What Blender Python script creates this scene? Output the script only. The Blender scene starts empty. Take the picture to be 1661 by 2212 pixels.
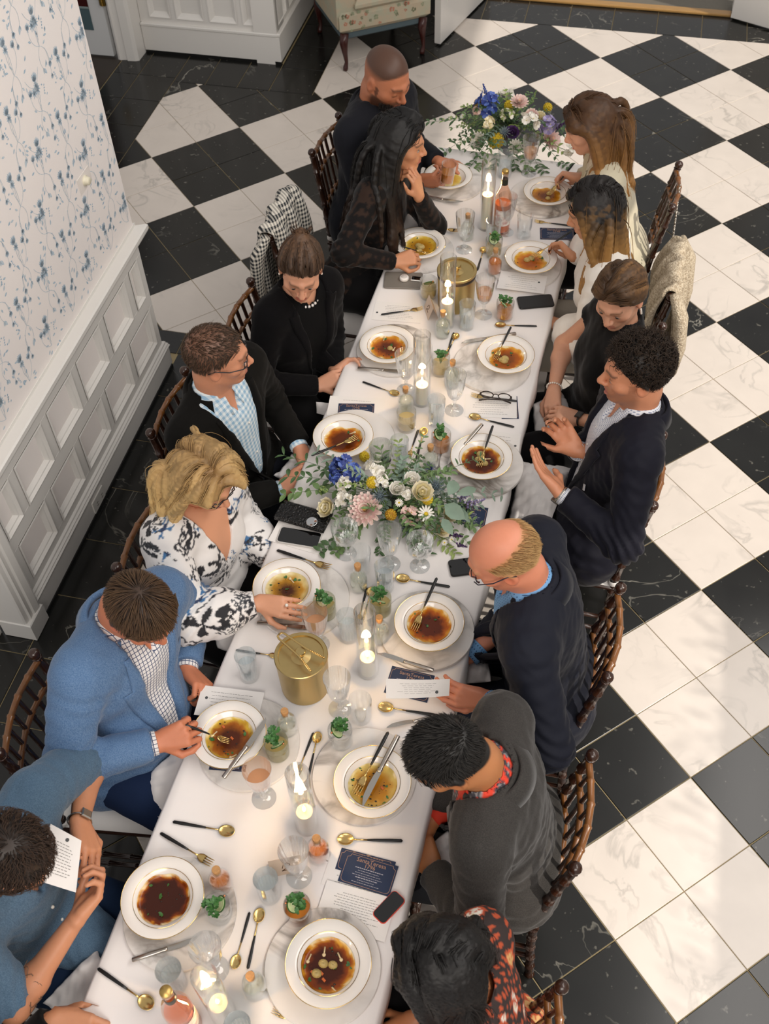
import bpy, bmesh, math, random
import numpy as np
from mathutils import Vector, Matrix
S = bpy.context.scene
COL = S.collection
random.seed(4)
RNG = np.random.default_rng(7)
PI = math.pi
# ---------------------------------------------------------------- camera (calibrated on the floor tiles, 1661x2212 frame)
CAMP = np.array([0.64182, -2.04286, 3.69050])
CR = np.array([[0.96721, 0.25288, -0.02360], [0.18194, -0.75471, -0.63033], [-0.17721, 0.60537, -0.77597]])
FPX = 2294.713
cd = bpy.data.cameras.new('camera')
cam = bpy.data.objects.new('camera', cd)
COL.objects.link(cam)
S.camera = cam
cd.sensor_fit = 'VERTICAL'
cd.sensor_height = 36.0
cd.lens = FPX / 2212 * 36.0
cd.clip_start = 0.05
_m = Matrix.Identity(4)
for i in range(3):
    _m[i][0] = CR[0][i]; _m[i][1] = -CR[1][i]; _m[i][2] = -CR[2][i]; _m[i][3] = CAMP[i]
cam.matrix_world = _m
cd.dof.use_dof = True
cd.dof.focus_distance = 3.6
cd.dof.aperture_fstop = 5.6
# ---------------------------------------------------------------- light
W = bpy.data.worlds.new('world')
S.world = W
W.use_nodes = True
W.node_tree.nodes['Background'].inputs[0].default_value = (1.0, 0.97, 0.955, 1)
W.node_tree.nodes['Background'].inputs[1].default_value = 0.35


def lamp(name, kind, loc, target, energy, col, **kw):
    d = bpy.data.lights.new(name, kind)
    d.energy = energy
    d.color = col
    for k, v in kw.items():
        setattr(d, k, v)
    o = bpy.data.objects.new(name, d)
    COL.objects.link(o)
    o.location = loc
    o.rotation_euler = (Vector(target) - Vector(loc)).to_track_quat('-Z', 'Y').to_euler()
    return o


# low sun through the glazed side of the hall, and the sky light of the same tall windows
lamp('sun', 'SUN', (4.0, -1.0, 2.9), (0, 0.35, 0.0), 1.95, (1.0, 0.92, 0.82), angle=math.radians(0.9))
lamp('window_daylight', 'AREA', (2.55, 0.6, 4.2), (-1.4, 0.7, 1.2), 125, (1.0, 0.95, 0.90), shape='RECTANGLE', size=6.0, size_y=1.8)
lamp('stair_window_daylight', 'AREA', (1.6, -5.2, 4.6), (0.0, 0.5, 0.7), 130, (1.0, 0.93, 0.86), shape='RECTANGLE', size=4.0, size_y=2.4)
V = S.view_settings
V.view_transform = 'Standard'
V.look = 'None'
V.gamma = 1.0
V.use_curve_mapping = False
V.exposure = 0.50
S.cycles.max_bounces = 5
S.cycles.transparent_max_bounces = 20
S.cycles.caustics_reflective = False
S.cycles.caustics_refractive = False
S.cycles.sample_clamp_indirect = 4.0


# ---------------------------------------------------------------- picture point -> point of the place at height z
def at(u, v, z=0.752):
    d = CR.T @ np.array([(u - 830.5) / FPX, (v - 1106) / FPX, 1.0])
    return CAMP + d * ((z - CAMP[2]) / d[2])


def pj(q):
    c = CR @ (np.asarray(q, float) - CAMP)
    return 830.5 + FPX * c[0] / c[2], 1106 + FPX * c[1] / c[2]


TH = math.radians(2.0)
RC, RS = math.cos(TH), math.sin(TH)


def rm(X, Y, z=0.0):          # room axes (turned two degrees against the table) -> world
    return (X * RC - Y * RS, X * RS + Y * RC, z)


# ---------------------------------------------------------------- materials
def lin(h):
    if not isinstance(h, str):
        return tuple(h)[:3]
    h = h.lstrip('#')
    return tuple(((c / 12.92) if c <= 0.04045 else ((c + 0.055) / 1.055) ** 2.4) for c in (int(h[i:i + 2], 16) / 255 for i in (0, 2, 4)))


MATS = {}


def mat(name, col='#cccccc', rough=0.5, metal=0.0, spec=0.5, var=0.0, vs=20.0, col2=None, bump=0.0, bs=80.0, attr=False,
        emit=0.0, trans=0.0, sheen=0.0, coat=0.0, sss=0.0, stretch=None, alpha=1.0, ecol=None):
    if name in MATS:
        return MATS[name]
    m = bpy.data.materials.new(name)
    m.use_nodes = True
    MATS[name] = m
    nt = m.node_tree
    b = nt.nodes['Principled BSDF']
    c = lin(col)
    b.inputs['Base Color'].default_value = (*c, 1)
    b.inputs['Roughness'].default_value = rough
    b.inputs['Metallic'].default_value = metal
    b.inputs['Specular IOR Level'].default_value = spec
    b.inputs['Alpha'].default_value = alpha
    if sheen:
        b.inputs['Sheen Weight'].default_value = sheen
        b.inputs['Sheen Roughness'].default_value = 0.4
    if coat:
        b.inputs['Coat Weight'].default_value = coat
    if sss:
        b.inputs['Subsurface Weight'].default_value = sss
        b.inputs['Subsurface Radius'].default_value = (0.02, 0.008, 0.004)
    if trans:
        b.inputs['Transmission Weight'].default_value = trans
    if emit:
        b.inputs['Emission Color'].default_value = (*lin(ecol or col), 1)
        b.inputs['Emission Strength'].default_value = emit
    src = None
    if attr:
        a = nt.nodes.new('ShaderNodeAttribute')
        a.attribute_name = 'Col'
        src = a.outputs['Color']
    co = None
    if var or col2 or bump:
        tc = nt.nodes.new('ShaderNodeTexCoord')
        mp = nt.nodes.new('ShaderNodeMapping')
        nt.links.new(tc.outputs['Object'], mp.inputs['Vector'])
        if stretch:
            mp.inputs['Scale'].default_value = stretch
        co = mp.outputs['Vector']
    if var or col2:
        n = nt.nodes.new('ShaderNodeTexNoise')
        n.inputs['Scale'].default_value = vs
        n.inputs['Detail'].default_value = 3
        nt.links.new(co, n.inputs['Vector'])
        mx = nt.nodes.new('ShaderNodeMix')
        mx.data_type = 'RGBA'
        nt.links.new(n.outputs['Fac'], mx.inputs['Factor'])
        if src is not None:
            mx.blend_type = 'MULTIPLY'
            nt.links.new(src, mx.inputs['A'])
            mx.inputs['B'].default_value = (1 - var * 2, 1 - var * 2, 1 - var * 2, 1)
        elif col2:
            rp = nt.nodes.new('ShaderNodeMapRange')
            rp.inputs[1].default_value = 0.4
            rp.inputs[2].default_value = 0.6
            nt.links.new(n.outputs['Fac'], rp.inputs[0])
            nt.links.new(rp.outputs[0], mx.inputs['Factor'])
            mx.inputs['A'].default_value = (*c, 1)
            mx.inputs['B'].default_value = (*lin(col2), 1)
        else:
            mx.inputs['A'].default_value = (*[min(1, x * (1 + var)) for x in c], 1)
            mx.inputs['B'].default_value = (*[x * (1 - var) for x in c], 1)
        src = mx.outputs['Result']
    if src is not None:
        nt.links.new(src, b.inputs['Base Color'])
    if bump:
        n2 = nt.nodes.new('ShaderNodeTexNoise')
        n2.inputs['Scale'].default_value = bs
        n2.inputs['Detail'].default_value = 2
        nt.links.new(co, n2.inputs['Vector'])
        bp = nt.nodes.new('ShaderNodeBump')
        bp.inputs['Strength'].default_value = bump
        bp.inputs['Distance'].default_value = 0.01
        nt.links.new(n2.outputs['Fac'], bp.inputs['Height'])
        nt.links.new(bp.outputs['Normal'], b.inputs['Normal'])
    return m


def glass(name, tint='#fdfefe', base=0.05, edge=0.9, rough=0.03, pw=2.3):
    """thin clear glass: mostly see-through, mirror-like where it turns away"""
    if name in MATS:
        return MATS[name]
    m = bpy.data.materials.new(name)
    m.use_nodes = True
    MATS[name] = m
    nt = m.node_tree
    nt.nodes.remove(nt.nodes['Principled BSDF'])
    out = nt.nodes['Material Output']
    lw = nt.nodes.new('ShaderNodeLayerWeight')
    lw.inputs['Blend'].default_value = 0.5
    pwn = nt.nodes.new('ShaderNodeMath')
    pwn.operation = 'POWER'
    pwn.inputs[1].default_value = pw
    nt.links.new(lw.outputs['Facing'], pwn.inputs[0])
    mr = nt.nodes.new('ShaderNodeMapRange')
    mr.inputs[3].default_value = base
    mr.inputs[4].default_value = edge
    nt.links.new(pwn.outputs[0], mr.inputs[0])
    t = nt.nodes.new('ShaderNodeBsdfTransparent')
    t.inputs[0].default_value = (*lin(tint), 1)
    g = nt.nodes.new('ShaderNodeBsdfGlossy')
    g.inputs['Roughness'].default_value = rough
    g.inputs['Color'].default_value = (1, 1, 1, 1)
    mx = nt.nodes.new('ShaderNodeMixShader')
    nt.links.new(mr.outputs[0], mx.inputs[0])
    nt.links.new(t.outputs[0], mx.inputs[1])
    nt.links.new(g.outputs[0], mx.inputs[2])
    nt.links.new(mx.outputs[0], out.inputs[0])
    return m


def liquid(name, col, dens=0.5):
    if name in MATS:
        return MATS[name]
    m = bpy.data.materials.new(name)
    m.use_nodes = True
    MATS[name] = m
    nt = m.node_tree
    b = nt.nodes['Principled BSDF']
    b.inputs['Base Color'].default_value = (*lin(col), 1)
    b.inputs['Roughness'].default_value = 0.08
    t = nt.nodes.new('ShaderNodeBsdfTransparent')
    t.inputs[0].default_value = (*[x ** 0.5 for x in lin(col)], 1)
    mx = nt.nodes.new('ShaderNodeMixShader')
    mx.inputs[0].default_value = dens
    nt.links.new(t.outputs[0], mx.inputs[1])
    nt.links.new(b.outputs[0], mx.inputs[2])
    nt.links.new(mx.outputs[0], nt.nodes['Material Output'].inputs[0])
    return m


def marble(name, base, vein, rough, vs=3.0, vw=0.12, spots=0.0, objrand=True, cloud=0.08, veincut=0.5):
    if name in MATS:
        return MATS[name]
    m = bpy.data.materials.new(name)
    m.use_nodes = True
    MATS[name] = m
    nt = m.node_tree
    N, L = nt.nodes.new, nt.links.new
    b = nt.nodes['Principled BSDF']
    b.inputs['Roughness'].default_value = rough
    geo = N('ShaderNodeNewGeometry')
    v = geo.outputs['Position']
    if objrand:
        oi = N('ShaderNodeObjectInfo')
        mul = N('ShaderNodeMath'); mul.operation = 'MULTIPLY'; mul.inputs[1].default_value = 37.0
        L(oi.outputs['Random'], mul.inputs[0])
        ad = N('ShaderNodeVectorMath'); ad.operation = 'ADD'
        L(v, ad.inputs[0]); L(mul.outputs[0], ad.inputs[1])
        v = ad.outputs[0]
    n1 = N('ShaderNodeTexNoise'); n1.inputs['Scale'].default_value = vs; n1.inputs['Detail'].default_value = 5
    n1.inputs['Distortion'].default_value = 1.4
    L(v, n1.inputs['Vector'])
    sb = N('ShaderNodeMath'); sb.operation = 'SUBTRACT'; sb.inputs[1].default_value = 0.5
    L(n1.outputs['Fac'], sb.inputs[0])
    ab = N('ShaderNodeMath'); ab.operation = 'ABSOLUTE'
    L(sb.outputs[0], ab.inputs[0])
    mr = N('ShaderNodeMapRange'); mr.inputs[1].default_value = 0.0; mr.inputs[2].default_value = vw
    mr.inputs[3].default_value = 1.0; mr.inputs[4].default_value = 0.0
    L(ab.outputs[0], mr.inputs[0])
    n2 = N('ShaderNodeTexNoise'); n2.inputs['Scale'].default_value = vs * 0.7; n2.inputs['Detail'].default_value = 4
    L(v, n2.inputs['Vector'])
    ma = N('ShaderNodeMapRange'); ma.inputs[1].default_value = veincut; ma.inputs[2].default_value = veincut + 0.25
    L(n2.outputs['Fac'], ma.inputs[0])
    mm = N('ShaderNodeMath'); mm.operation = 'MULTIPLY'
    L(mr.outputs[0], mm.inputs[0]); L(ma.outputs[0], mm.inputs[1])
    mx = N('ShaderNodeMix'); mx.data_type = 'RGBA'
    c = lin(base)
    n3 = N('ShaderNodeTexNoise'); n3.inputs['Scale'].default_value = 2.2 * vs; n3.inputs['Detail'].default_value = 6
    L(v, n3.inputs['Vector'])
    m0 = N('ShaderNodeMix'); m0.data_type = 'RGBA'
    L(n3.outputs['Fac'], m0.inputs['Factor'])
    m0.inputs['A'].default_value = (*[min(1, x * (1 + cloud)) for x in c], 1)
    m0.inputs['B'].default_value = (*[x * (1 - 2 * cloud) for x in c], 1)
    L(mm.outputs[0], mx.inputs['Factor']); L(m0.outputs['Result'], mx.inputs['A'])
    mx.inputs['B'].default_value = (*lin(vein), 1)
    res = mx.outputs['Result']
    if spots:
        vo = N('ShaderNodeTexNoise'); vo.inputs['Scale'].default_value = 34; vo.inputs['Detail'].default_value = 2
        L(v, vo.inputs['Vector'])
        sp = N('ShaderNodeMapRange'); sp.inputs[1].default_value = 0.68; sp.inputs[2].default_value = 0.74
        sp.inputs[4].default_value = spots
        L(vo.outputs['Fac'], sp.inputs[0])
        m2 = N('ShaderNodeMix'); m2.data_type = 'RGBA'
        L(sp.outputs[0], m2.inputs['Factor']); L(res, m2.inputs['A']); m2.inputs['B'].default_value = (*lin(vein), 1)
        res = m2.outputs['Result']
    L(res, b.inputs['Base Color'])
    return m


# ---------------------------------------------------------------- objects
def tag(o, label=None, cat=None, group=None, kind=None):
    if label: o['label'] = label
    if cat: o['category'] = cat
    if group: o['group'] = group
    if kind: o['kind'] = kind
    return o


def empty(name, loc=(0, 0, 0), rz=0.0, label=None, cat=None, group=None):
    o = bpy.data.objects.new(name, None)
    o.empty_display_size = 0.05
    COL.objects.link(o)
    o.location = loc
    o.rotation_euler = (0, 0, rz)
    return tag(o, label, cat, group)


def mesh(name, vs, fs, m, smooth=False, mats=None):
    me = bpy.data.meshes.new(name)
    me.from_pydata([tuple(map(float, v)) for v in vs], [], [tuple(map(int, f)) for f in fs])
    if mats:
        for x in mats:
            me.materials.append(x)
    elif m:
        me.materials.append(m)
    if smooth:
        me.polygons.foreach_set('use_smooth', [True] * len(me.polygons))
    me.update()
    return me


def npmesh(name, vs, quads, m, smooth=True):
    """fast mesh from numpy arrays (faces all with the same number of corners)"""
    me = bpy.data.meshes.new(name)
    vs = np.ascontiguousarray(vs, np.float32)
    q = np.ascontiguousarray(quads, np.int32)
    k = q.shape[1]
    me.vertices.add(len(vs)); me.vertices.foreach_set('co', vs.ravel())
    me.loops.add(q.size); me.loops.foreach_set('vertex_index', q.ravel())
    me.polygons.add(len(q))
    me.polygons.foreach_set('loop_start', np.arange(0, q.size, k, dtype=np.int32))
    if smooth:
        me.polygons.foreach_set('use_smooth', np.ones(len(q), bool))
    if m: me.materials.append(m)
    me.update(calc_edges=True)
    return me


def link(name, me, parent=None, loc=None, rot=None):
    o = bpy.data.objects.new(name, me)
    COL.objects.link(o)
    if parent is not None: o.parent = parent
    if loc is not None: o.location = loc
    if rot is not None: o.rotation_euler = rot
    return o


def setcol(me, cols):
    a = me.color_attributes.new('Col', 'FLOAT_COLOR', 'POINT')
    c = np.ones((len(me.vertices), 4), np.float32)
    c[:, :3] = cols
    a.data.foreach_set('color', c.ravel())


def setuv(me, uv):
    li = np.empty(len(me.loops), np.int32)
    me.loops.foreach_get('vertex_index', li)
    l = me.uv_layers.new(name='UVMap')
    l.data.foreach_set('uv', np.ascontiguousarray(uv[li], np.float32).ravel())


class MB:
    """collects shapes into one mesh"""
    def __init__(s): s.v = []; s.f = []; s.mi = []

    def add(s, vs, fs, mi=0):
        o = len(s.v)
        s.v += [tuple(map(float, v)) for v in vs]
        s.f += [tuple(i + o for i in f) for f in fs]
        s.mi += [mi] * len(fs)
        return s

    def box(s, x0, x1, y0, y1, z0, z1, T=None, mi=0, bev=0.0):
        if bev:
            b = bev
            vs = []
            for z, e in ((z0, b), (z0 + b, 0), (z1 - b, 0), (z1, b)):
                vs += [(x0 + e, y0 + e, z), (x1 - e, y0 + e, z), (x1 - e, y1 - e, z), (x0 + e, y1 - e, z)]
            fs = [(3, 2, 1, 0), (12, 13, 14, 15)]
            for k in range(3):
                for i in range(4):
                    j = (i + 1) % 4
                    fs.append((4 * k + i, 4 * k + j, 4 * k + 4 + j, 4 * k + 4 + i))
        else:
            vs = [(x0, y0, z0), (x1, y0, z0), (x1, y1, z0), (x0, y1, z0), (x0, y0, z1), (x1, y0, z1), (x1, y1, z1), (x0, y1, z1)]
            fs = [(3, 2, 1, 0), (4, 5, 6, 7), (0, 1, 5, 4), (1, 2, 6, 5), (2, 3, 7, 6), (3, 0, 4, 7)]
        if T: vs = [T(*v) for v in vs]
        return s.add(vs, fs, mi)

    def lathe(s, prof, seg=24, c=(0, 0, 0), rib=None, mi=0, cap0=True, cap1=True):
        vs = []
        for (r, z) in prof:
            for i in range(seg):
                a = 2 * PI * i / seg
                rr = r * (rib(a, z) if rib else 1)
                vs.append((c[0] + rr * math.cos(a), c[1] + rr * math.sin(a), c[2] + z))
        fs = []
        n = len(prof)
        for k in range(n - 1):
            for i in range(seg):
                j = (i + 1) % seg
                fs.append((k * seg + i, k * seg + j, (k + 1) * seg + j, (k + 1) * seg + i))
        if cap0: fs.append(tuple(range(seg - 1, -1, -1)))
        if cap1: fs.append(tuple((n - 1) * seg + i for i in range(seg)))
        return s.add(vs, fs, mi)

    def tube(s, pts, rad, seg=8, mi=0, flat=None, up=None, cap=True):
        vs, fs = tube_v(pts, rad, seg, flat, up, cap)
        return s.add(vs, fs, mi)

    def sphere(s, c, r, seg=10, rings=6, mi=0, sc=(1, 1, 1), M=None):
        vs = []
        for k in range(rings + 1):
            th = PI * k / rings
            for i in range(seg):
                a = 2 * PI * i / seg
                p = (r * sc[0] * math.sin(th) * math.cos(a), r * sc[1] * math.sin(th) * math.sin(a), r * sc[2] * math.cos(th))
                if M is not None: p = M @ Vector(p)
                vs.append((c[0] + p[0], c[1] + p[1], c[2] + p[2]))
        fs = []
        for k in range(rings):
            for i in range(seg):
                j = (i + 1) % seg
                fs.append((k * seg + i, (k + 1) * seg + i, (k + 1) * seg + j, k * seg + j))
        return s.add(vs, fs, mi)

    def mesh(s, name, m, smooth=True):
        me = mesh(name, s.v, s.f, None if isinstance(m, (list, tuple)) else m, smooth, m if isinstance(m, (list, tuple)) else None)
        if isinstance(m, (list, tuple)):
            me.polygons.foreach_set('material_index', s.mi)
        return me

    def build(s, name, m, parent=None, loc=None, rot=None, smooth=True, ang=None):
        o = link(name, s.mesh(name, m, smooth), parent, loc, rot)
        if smooth and ang:
            o.data.set_sharp_from_angle(angle=math.radians(ang))
        return o


def tube_v(pts, rad, seg=8, flat=None, up=None, cap=True):
    P = [np.asarray(p, float) for p in pts]
    n = len(P)
    if not hasattr(rad, '__len__'): rad = [rad] * n
    vs, fs = [], []
    prev = None
    for i in range(n):
        t = P[min(i + 1, n - 1)] - P[max(i - 1, 0)]
        t = t / (np.linalg.norm(t) + 1e-9)
        ref = np.asarray(up, float) if up is not None else (prev if prev is not None else (np.array([0, 0, 1.0]) if abs(t[2]) < 0.9 else np.array([1.0, 0, 0])))
        a = ref - t * (ref @ t)
        if np.linalg.norm(a) < 1e-6:
            a = np.cross(t, [1.0, 0.3, 0.2])
        a /= np.linalg.norm(a)
        prev = a
        b = np.cross(t, a)
        fl = 1.0 if flat is None else (flat[i] if hasattr(flat, '__len__') else flat)
        for k in range(seg):
            w = 2 * PI * k / seg
            vs.append(P[i] + rad[i] * (math.cos(w) * a * fl + math.sin(w) * b))
    for i in range(n - 1):
        for k in range(seg):
            j = (k + 1) % seg
            fs.append((i * seg + k, i * seg + j, (i + 1) * seg + j, (i + 1) * seg + k))
    if cap:
        fs.append(tuple(range(seg - 1, -1, -1)))
        fs.append(tuple((n - 1) * seg + k for k in range(seg)))
    return vs, fs


def clone(root, loc=None, rz=None, label=None, group=None, parent=None, rot=None):
    r = root.copy()
    COL.objects.link(r)
    if parent is not None: r.parent = parent
    if loc is not None: r.location = loc
    if rz is not None: r.rotation_euler = (0, 0, rz)
    if rot is not None: r.rotation_euler = rot
    if label: r['label'] = label
    if group: r['group'] = group
    for ch in root.children:
        clone(ch, parent=r)
    return r


def text_mesh(s, size, m, name='lettering'):
    cu = bpy.data.curves.new(name, 'FONT')
    cu.body = s
    cu.size = size
    cu.align_x = 'LEFT'
    cu.resolution_u = 2
    o = bpy.data.objects.new(name, cu)
    COL.objects.link(o)
    dg = bpy.context.evaluated_depsgraph_get()
    me = bpy.data.meshes.new_from_object(o.evaluated_get(dg))
    COL.objects.unlink(o)
    bpy.data.objects.remove(o)
    me.materials.clear()
    me.materials.append(m)
    return me
# ================================================================ THE SETTING
white_marble = marble('white_marble', '#dfd5cb', '#b3aca4', 0.22, vs=3.4, vw=0.035, cloud=0.05, veincut=0.48)
black_marble = marble('black_marble', '#1a1a18', '#b9b5a8', 0.20, vs=2.2, vw=0.010, spots=0.2, cloud=0.35, veincut=0.55)
grout_m = mat('grout', '#8d8064', 0.8)
gold_grout = mat('joint', '#a4936e', 0.8)
GO = np.array([-2.32200147, 3.23775486])
GU = np.array([0.41980787, 0.44256225])
GV = np.array([0.44256225, -0.41980787])


def inv_room(p):
    return (p[0] * RC + p[1] * RS, -p[0] * RS + p[1] * RC)


REG = [(-2.385, 3.6, 1.81, 4.205), (-1.415, 3.6, 4.205, 5.41), (-1.135, 3.6, -2.6, 1.81)]


def inreg(q):
    return any(r[0] - 1e-6 <= q[0] <= r[1] + 1e-6 and r[2] - 1e-6 <= q[1] <= r[3] + 1e-6 for r in REG)


def cliprect(poly, r):
    for ax, lim, sg in ((0, r[0], 1), (0, r[1], -1), (1, r[2], 1), (1, r[3], -1)):
        out = []
        for i in range(len(poly)):
            a, b = poly[i], poly[(i + 1) % len(poly)]
            da, db = sg * (a[ax] - lim), sg * (b[ax] - lim)
            if da >= 0: out.append(a)
            if (da >= 0) != (db >= 0):
                t = da / (da - db)
                out.append((a[0] + t * (b[0] - a[0]), a[1] + t * (b[1] - a[1])))
        poly = out
        if len(poly) < 3: return []
    return poly


def parea(p):
    return 0.5 * abs(sum(p[i][0] * p[(i + 1) % len(p)][1] - p[(i + 1) % len(p)][0] * p[i][1] for i in range(len(p))))


def inset(poly, d):
    n = len(poly)
    A = sum(poly[i][0] * poly[(i + 1) % n][1] - poly[(i + 1) % n][0] * poly[i][1] for i in range(n))
    sg = 1 if A > 0 else -1
    res = []
    for i in range(n):
        p0, p1, p2 = (np.array(poly[(i + k) % n]) for k in (-1, 0, 1))
        e1, e2 = p1 - p0, p2 - p1
        l1, l2 = np.linalg.norm(e1), np.linalg.norm(e2)
        if l1 < 1e-6 or l2 < 1e-6: continue
        n1 = sg * np.array([-e1[1], e1[0]]) / l1
        n2 = sg * np.array([-e2[1], e2[0]]) / l2
        k = 1 + n1 @ n2
        if k < 0.15: k = 0.15
        res.append(tuple(p1 + d * (n1 + n2) / k))
    return res if sg > 0 else res[::-1]


floor = MB().add([rm(-4.2, -2.6, -0.004), rm(3.6, -2.6, -0.004), rm(3.6, 5.8, -0.004), rm(-4.2, 5.8, -0.004), rm(-4.2, -2.6, -0.06), rm(3.6, -2.6, -0.06), rm(3.6, 5.8, -0.06), rm(-4.2, 5.8, -0.06)],
                 [(0, 1, 2, 3), (7, 6, 5, 4), (0, 4, 5, 1), (1, 5, 6, 2), (2, 6, 7, 3), (3, 7, 4, 0)]).build('floor', gold_grout, smooth=False)
tag(floor, 'black and white marble checkerboard floor laid on the diagonal', None, kind='structure')
tiles = []       # (poly in world, centre, black?)
for i in range(-16, 18):
    for j in range(-14, 26):
        P0 = [GO + GU * (i + a) / 2 + GV * (j + b) / 2 for a, b in ((0, 0), (1, 0), (1, 1), (0, 1))]
        black = ((i // 2) + (j // 2)) % 2 == 0
        q = [inv_room(p) for p in P0]
        mids = [((q[k][0] + q[(k + 1) % 4][0]) / 2, (q[k][1] + q[(k + 1) % 4][1]) / 2) for k in range(4)]
        if all(inreg(x) for x in q + mids):
            tiles.append(([rm(*x)[:2] for x in q], black))
        else:
            for r in REG:
                c = cliprect(q, r)
                if c and parea(c) > 2e-4:
                    tiles.append(([rm(*x)[:2] for x in c], black))


def brow(x0, x1, y0, y1, nx, ny, ox=0.0, oy=0.0):       # border rows of black tile
    xs = [x0 + (x1 - x0) * k / nx for k in range(nx + 1)]
    ys = [y0 + (y1 - y0) * k / ny for k in range(ny + 1)]
    for a in range(nx):
        for b in range(ny):
            tiles.append(([rm(*p)[:2] for p in ((xs[a], ys[b]), (xs[a + 1], ys[b]), (xs[a + 1], ys[b + 1]), (xs[a], ys[b + 1]))], True))


brow(-2.65, -2.385, 1.81, 4.555, 1, 9)
brow(-2.835, -2.65, 1.81, 4.555, 1, 9)
brow(-2.385, -1.715, 4.205, 4.56, 3, 1)
brow(-1.715, -1.415, 4.205, 5.74, 1, 5)
brow(-1.415, 2.9, 5.41, 5.74, 14, 1)
for k in range(10):
    y1 = 1.65 - 0.305 * k
    brow(-1.44, -1.135, y1 - 0.305, y1, 1, 1)
    if k > 5: brow(-1.745, -1.44, y1 - 0.305, y1, 1, 1)
brow(-2.385, -1.135, 1.65, 1.81, 4, 1)
brow(-4.2, -1.745, -2.62, -0.18, 8, 8)
brow(-2.66, -1.44, -0.18, 0.125, 4, 1)
brow(-1.745, -1.135, -2.62, -1.40, 2, 4)
shared = {}
scored = []
for poly, blk in tiles:
    pr = [pj((*p, 0)) for p in poly]
    ok = any(-60 < a < 1721 and -60 < b < 2272 for a, b in pr)
    ar = parea(pr) if ok else -1
    scored.append((ar, poly, blk))
scored.sort(key=lambda t: -t[0])
rest = {True: MB(), False: MB()}
for n, (ar, poly, blk) in enumerate(scored):
    c = np.mean(poly, axis=0)
    loc = [(p[0] - c[0], p[1] - c[1]) for p in poly]
    p1 = inset(loc, 0.0016 if not blk else 0.0022)
    p2 = inset(p1, 0.0015)
    if len(p2) != len(p1) or len(p1) < 3: continue
    k = len(p1)
    dz = RNG.uniform(-0.0004, 0.0004)
    vs = [(*p, -0.02) for p in p1] + [(*p, -0.0012) for p in p1] + [(*p, 0.0) for p in p2]
    fs = [tuple(range(2 * k, 3 * k))]
    for a in range(k):
        b = (a + 1) % k
        fs += [(a, b, k + b, k + a), (k + a, k + b, 2 * k + b, 2 * k + a)]
    if ar < 0 or n >= 298:
        rest[blk].add([(v[0] + c[0], v[1] + c[1], v[2]) for v in vs], fs)
        continue
    key = (blk, tuple((round(a, 3), round(b, 3)) for a, b in loc))
    if key not in shared:
        shared[key] = mesh('tile', vs, fs, black_marble if blk else white_marble)
    link('tile', shared[key], floor, (c[0], c[1], dz))
for b in (True, False):
    if rest[b].v:
        tag(rest[b].build('outer_tiles', black_marble if b else white_marble, floor, smooth=False), kind='stuff')
wood_floor = MB().box(-4.2, -2.84, 1.2, 5.4, -0.004, 0.001, rm).build('floor_boards', mat('old_boards', '#2c231b', 0.45, var=0.3, vs=8), floor, smooth=False)

# ---------------------------------------------------------------- left wall: wainscot + printed paper
wpaint = mat('white_paint', '#dedbd6', 0.35, bump=0.03, bs=30)
paper = mat('wallpaper', '#efe8e4', 0.7, var=0.02, vs=300)
ink = mat('wallpaper_ink', '#a9bccb', 0.8, col2='#c6d1d8', vs=90)
ink2 = mat('wallpaper_ink_dark', '#97b0c4', 0.8, col2='#b9c9d4', vs=160)
blackp = mat('black_foot_strip', '#0d0d0c', 0.4)
WX = -1.455
wall = MB().box(-1.60, -1.479, -0.005, 1.545, 0, 3.2, rm).build('wall_left', paper, smooth=False)
tag(wall, 'white wall with blue floral paper above panelled wainscot', None, kind='structure')
wp = MB()
wp.box(-1.48, WX, 0.0, 1.545, 0.845, 3.2, rm)
wp.build('papered_face', paper, wall, smooth=False)


def part_box(name, X0, X1, Y0, Y1, z0, z1, m, parent, bev=0.003):
    return MB().box(X0, X1, Y0, Y1, z0, z1, rm, bev=bev).build(name, m, parent, smooth=False)


UPR = [(1.401, 1.497), (1.105, 1.341), (0.805, 1.048), (0.51, 0.750), (0.214, 0.452), (0.03, 0.158)]
LOW = [(1.25, 1.497), (0.949, 1.199), (0.655, 0.900), (0.363, 0.600), (0.062, 0.300)]
part_box('wainscot_rail', -1.48, WX, 0, 1.545, 0.705, 0.782, wpaint, wall, 0.001)
part_box('wainscot_rail', -1.48, WX, 0, 1.545, 0.415, 0.490, wpaint, wall, 0.001)
part_box('wainscot_rail', -1.48, WX, 0, 1.545, 0.0, 0.207, wpaint, wall, 0.001)
for row, z0, z1 in ((UPR, 0.490, 0.705), (LOW, 0.207, 0.415)):
    edges = [1.545] + [e for p in row for e in (p[1], p[0])] + [0.0]
    for k in range(0, len(edges), 2):
        if edges[k] - edges[k + 1] > 0.002:
            part_box('wainscot_stile', -1.48, WX, edges[k + 1], edges[k], z0, z1, wpaint, wall, 0.0008)
    for (a, b) in row:
        fr = MB()
        d1, d2 = 0.012, 0.026
        rings = [(WX + 0.004, -0.004), (WX + 0.006, 0.004), (WX - 0.006, d1), (WX - 0.008, d1 + 0.005), (WX - 0.020, d2), (WX - 0.0245, d2 + 0.002)]
        vs = []
        for X, e in rings:
            vs += [rm(X, a + e, z0 + e), rm(X, b - e, z0 + e), rm(X, b - e, z1 - e), rm(X, a + e, z1 - e)]
        fs = []
        for k in range(len(rings) - 1):
            for i in range(4):
                j = (i + 1) % 4
                fs.append((4 * k + i, 4 * k + j, 4 * k + 4 + j, 4 * k + 4 + i))
        fs.append((20, 21, 22, 23))
        fr.add(vs, fs).build('wainscot_panel', wpaint, wall, smooth=False)


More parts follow.
